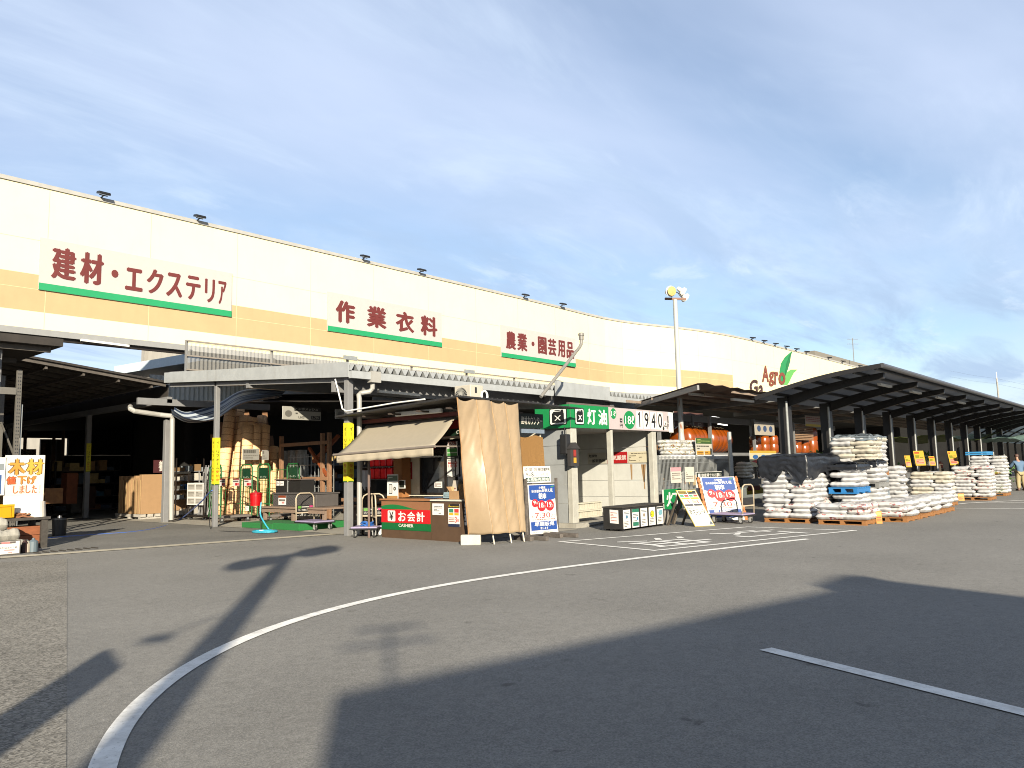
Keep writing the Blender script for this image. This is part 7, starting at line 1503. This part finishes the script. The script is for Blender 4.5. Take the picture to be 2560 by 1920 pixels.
# local frame: x = his right-left axis seen from behind, y = forward (toward the table)
ch = [((0, 0, .93), (.13, .1)), ((0, .03, 1.12), (.13, .1)), ((0, .09, 1.36), (.15, .1)), ((0, .13, 1.48), .055), ((0, .17, 1.56), .06), ((0, .2, 1.66), (.075, .09)), ((0, .19, 1.73), (.06, .075)),
      ((-.19, .1, 1.40), .055), ((-.30, .22, 1.2), .045), ((-.36, .42, 1.14), .035), ((-.38, .52, 1.12), .04),
      ((.19, .1, 1.40), .055), ((.24, .06, 1.14), .045), ((.2, .24, .98), .035), ((.18, .33, .96), .04),
      ((-.1, 0, .86), .1), ((-.11, .03, .48), .07), ((-.12, 0, .09), .05), ((-.12, .15, .04), .045), ((.1, 0, .86), .1), ((.13, .02, .48), .07), ((.16, -.03, .09), .05), ((.18, .11, .04), .045)]
ed = [(0,1),(1,2),(2,3),(3,4),(4,5),(5,6),(2,7),(7,8),(8,9),(9,10),(2,11),(11,12),(12,13),(13,14),(0,15),(15,16),(16,17),(17,18),(0,19),(19,20),(20,21),(21,22)]
man = skin('person', [(V(c), r) for c, r in ch], ed, skinm, sub=2)
props(man, 'man in a blue shirt and cream trousers seen from behind leaning over the plants', 'person')
top_i = [0, 1, 2, 7, 8, 9, 11, 12, 13]; 
def garment(name, idx, eds, grow, m):
    mapi = {k: i for i, k in enumerate(idx)}; c = [(V(ch[k][0]), tuple(x+grow for x in (ch[k][1] if isinstance(ch[k][1], tuple) else (ch[k][1],)*2))) for k in idx]
    return skin(name, c, [(mapi[a], mapi[b]) for a, b in eds], m, man, 2)
ch.append(((0, -.02, .82), (.13, .1)))
garment('shirt', [23, 0, 1, 2, 7, 8, 9, 11, 12, 13], [(23,0),(0,1),(1,2),(2,7),(7,8),(8,9),(2,11),(11,12),(12,13)], .035, mat('blue shirt', hx('#5f7d9c'), .8, var=.08))
garment('trousers', [0, 15, 16, 17, 19, 20, 21], [(0,15),(15,16),(16,17),(0,19),(19,20),(20,21)], .035, mat('cream trousers', hx('#b8a67c'), .8, var=.06))
hr_ = MB().lathe((0, .185, 1.68), [(.088, -.02), (.098, .03), (.09, .08), (.06, .115), (.01, .125)], 16); hr_.build('hair', mat('dark hair', (.05, .025, .018), .6), man)
for s_, p_ in ((-1, (-.12, .09, 0)), (1, (.17, .05, 0))): MB().obox(V(p_)+V((0, 0, .04)), (.1, .27, .08), 0).build('shoe', mat('brown shoe', (.06, .03, .02), .6), man, bevel=.025)
for s_ in (-1, 1): 
    hx_, hy_, hz_ = ((-.38, .52, 1.12) if s_ < 0 else (.18, .33, .96))
    m = MB()
    for k in range(4): m.tube([(hx_-.03+.02*k, hy_+.02, hz_), (hx_-.035+.022*k, hy_+.07, hz_-.01), (hx_-.035+.022*k, hy_+.10-.005*abs(k-1.5), hz_-.03)], .009, 6)
    m.tube([(hx_+.035*-s_, hy_, hz_), (hx_+.055*-s_, hy_+.04, hz_-.015)], .01, 6); m.build('fingers', skinm, man)
man.location = mp0; man.rotation_euler = (0, 0, R_(-55)); man.scale = (1, 1, .98)
# ------------------------------------------------------------------ far building, antenna, utility pole
fb_ = thing('far_building', 'flat roofed grey building beyond the black canopy', 'building', (90, 24, 0)); a, b, d = yp(2140, 905, 42), yp(2252, 900, 42), 0
MB().box(a.x-20, b.x, 42, 70, 0, a.z).build('wall', mat('far grey wall', hx('#8f8a80'), .8, var=.06), fb_); MB().box(b.x-9, b.x-1.0, 41.7, 42, a.z-2.0, a.z-1.2).build('window_band', glass, fb_)
an = thing('tv_antenna', 'thin roof antenna with two crossbars on the far grey building', 'antenna', yp(2135, 905, 41)); m = MB(); q = yp(2135, 905, 41); q2 = yp(2131, 845, 41); m.bar(q, q2, .12)
for py, w_ in ((848, 26), (860, 28)): c0_ = yp(2132-w_/2, py, 41); c1_ = yp(2132+w_/2, py, 41); m.bar(c0_, c1_, .08)
m.build('mast', galvp, an)
up0 = yp(2496, 992, 30); pxx = up0.x
upo = thing('utility_pole', 'concrete utility pole with wires rising behind the black canopy at the right', 'utility pole', (pxx, 30, 0))
MB().lathe((pxx, 30, 0), [(.22, 0), (.16, yp(2494, 945, 30).z)], 14).build('pole', mat('pole concrete', (.2, .19, .17), .8), upo); q = yp(2488, 930, 30); MB().bar((q.x, 29.8, yp(2490, 955, 30).z), (q.x, 29.8, q.z), .12).build('top_pipe', white, upo)
m = MB()
for dz in (0, .3): 
    z = yp(2496, 948, 30).z-dz*4; m.tube([(pxx-28, 33.5, z-.2), (pxx-14, 31.8, z-.25), (pxx, 30, z)], .009, 4); m.tube([(pxx, 30, z), (pxx+70, 22, z-.6), (pxx+140, 14, z+1)], .012, 4)
m.build('wires', black, upo)
# ------------------------------------------------------------------ buildings and posts behind the camera that throw the long shadows
def back(p, h): L_ = h/math.tan(EL); return V((p.x-math.cos(TH)*L_, p.y-math.sin(TH)*L_, h))
hB = 6.0; cA, cB2, cC = gp(838, 1735), gp(2196, 1449), gp(2560, 1492)
A_, B_, C_ = back(cA, hB), back(cB2, hB), back(cC, hB); ext = (C_-B_).normalized()*14
nbg = thing('neighbour_building', 'plain flat roofed building across the car park throwing the big shadow', 'building', ((A_+B_).x/2, (A_+B_).y/2, 0))
MB().prism([(A_.x, A_.y, 0), (B_.x, B_.y, 0), (B_.x+ext.x, B_.y+ext.y, 0), (A_.x+ext.x, A_.y+ext.y, 0)], (0, 0, hB)).build('wall', cream, nbg)
q = back(gp(2160, 1440), hB+.55); MB().bar((q.x-1.2, q.y+.1, hB+.45), (B_.x-.2, B_.y-.1, hB+.1), .3, .25).build('roof_trim', steel, nbg)
hP = 8.2; tp = back(gp(722, 1388), hP); lp2 = thing('lamp_post', 'second lamp post behind the photographer throwing the slanting shadow', 'lamp post', (tp.x, tp.y, 0))
bp_ = V((tp.x+math.sin(TH)*.75, tp.y-math.cos(TH)*.75, 0)); MB().tube([bp_, V((tp.x, tp.y, hP))], .235, 14, r1=.13).build('pole', galvp, lp2)
wd = V((math.sin(TH), -math.cos(TH), 0)); wb_ = V((.93, .36, 0))
MB().bar(tp-wb_*1.5, tp+wb_*1.5, .12).build('crossarm', galvp, lp2)
for k in (-1.25, -.75, .8, 1.3): MB().lathe(tp+wb_*k+V((0, 0, -.05)), [(.12, -.3), (.22, 0), (.32, .18), (.28, .18)], 18, V((.5, .55, -.5))).build('floodlight', white, lp2)
q = back(gp(400, 1592), 5.9); MB().bar(q, V((tp.x, tp.y, 5.9)), .02).build('lamp_arm', galvp, lp2); MB().lathe(q-V((0, 0, .08)), [(.06, 0), (.17, .03), (.14, .07), (.05, .08)], 14).build('arm_lamp', white, lp2)
q = back(gp(972, 1570), 7.2); MB().bar(q-V((0, 0, 1.3)), q, .035).bar(q-V((.4, -.2, .25)), q+V((.4, -.2, -.25)), .04).bar(q-V((.3, -.15, .0)), q+V((.3, -.15, 0)), .04).build('roof_antenna', galvp, nbg)
sA, sB = back(gp(278, 1623), 3.4), back(gp(307, 1667), 3.4)
sgn = thing('lot_sign', 'tall board sign behind the photographer at the left throwing the square shadow', 'sign', (sA.x, sA.y, 0))
MB().prism([sA, sB, sB-V((0, 0, 1.0)), sA-V((0, 0, 1.0))], V((-.07, .02, 0))).build('board', white, sgn)
sC, sD = sA.lerp(sB, -.05), sA.lerp(sB, 1.25)
MB().prism([sC-V((0, 0, 1.0)), sD-V((0, 0, 1.0)), V((sD.x, sD.y, 0)), V((sC.x, sC.y, 0))], V((-.07, .02, 0))).build('lower_board', steel, sgn)
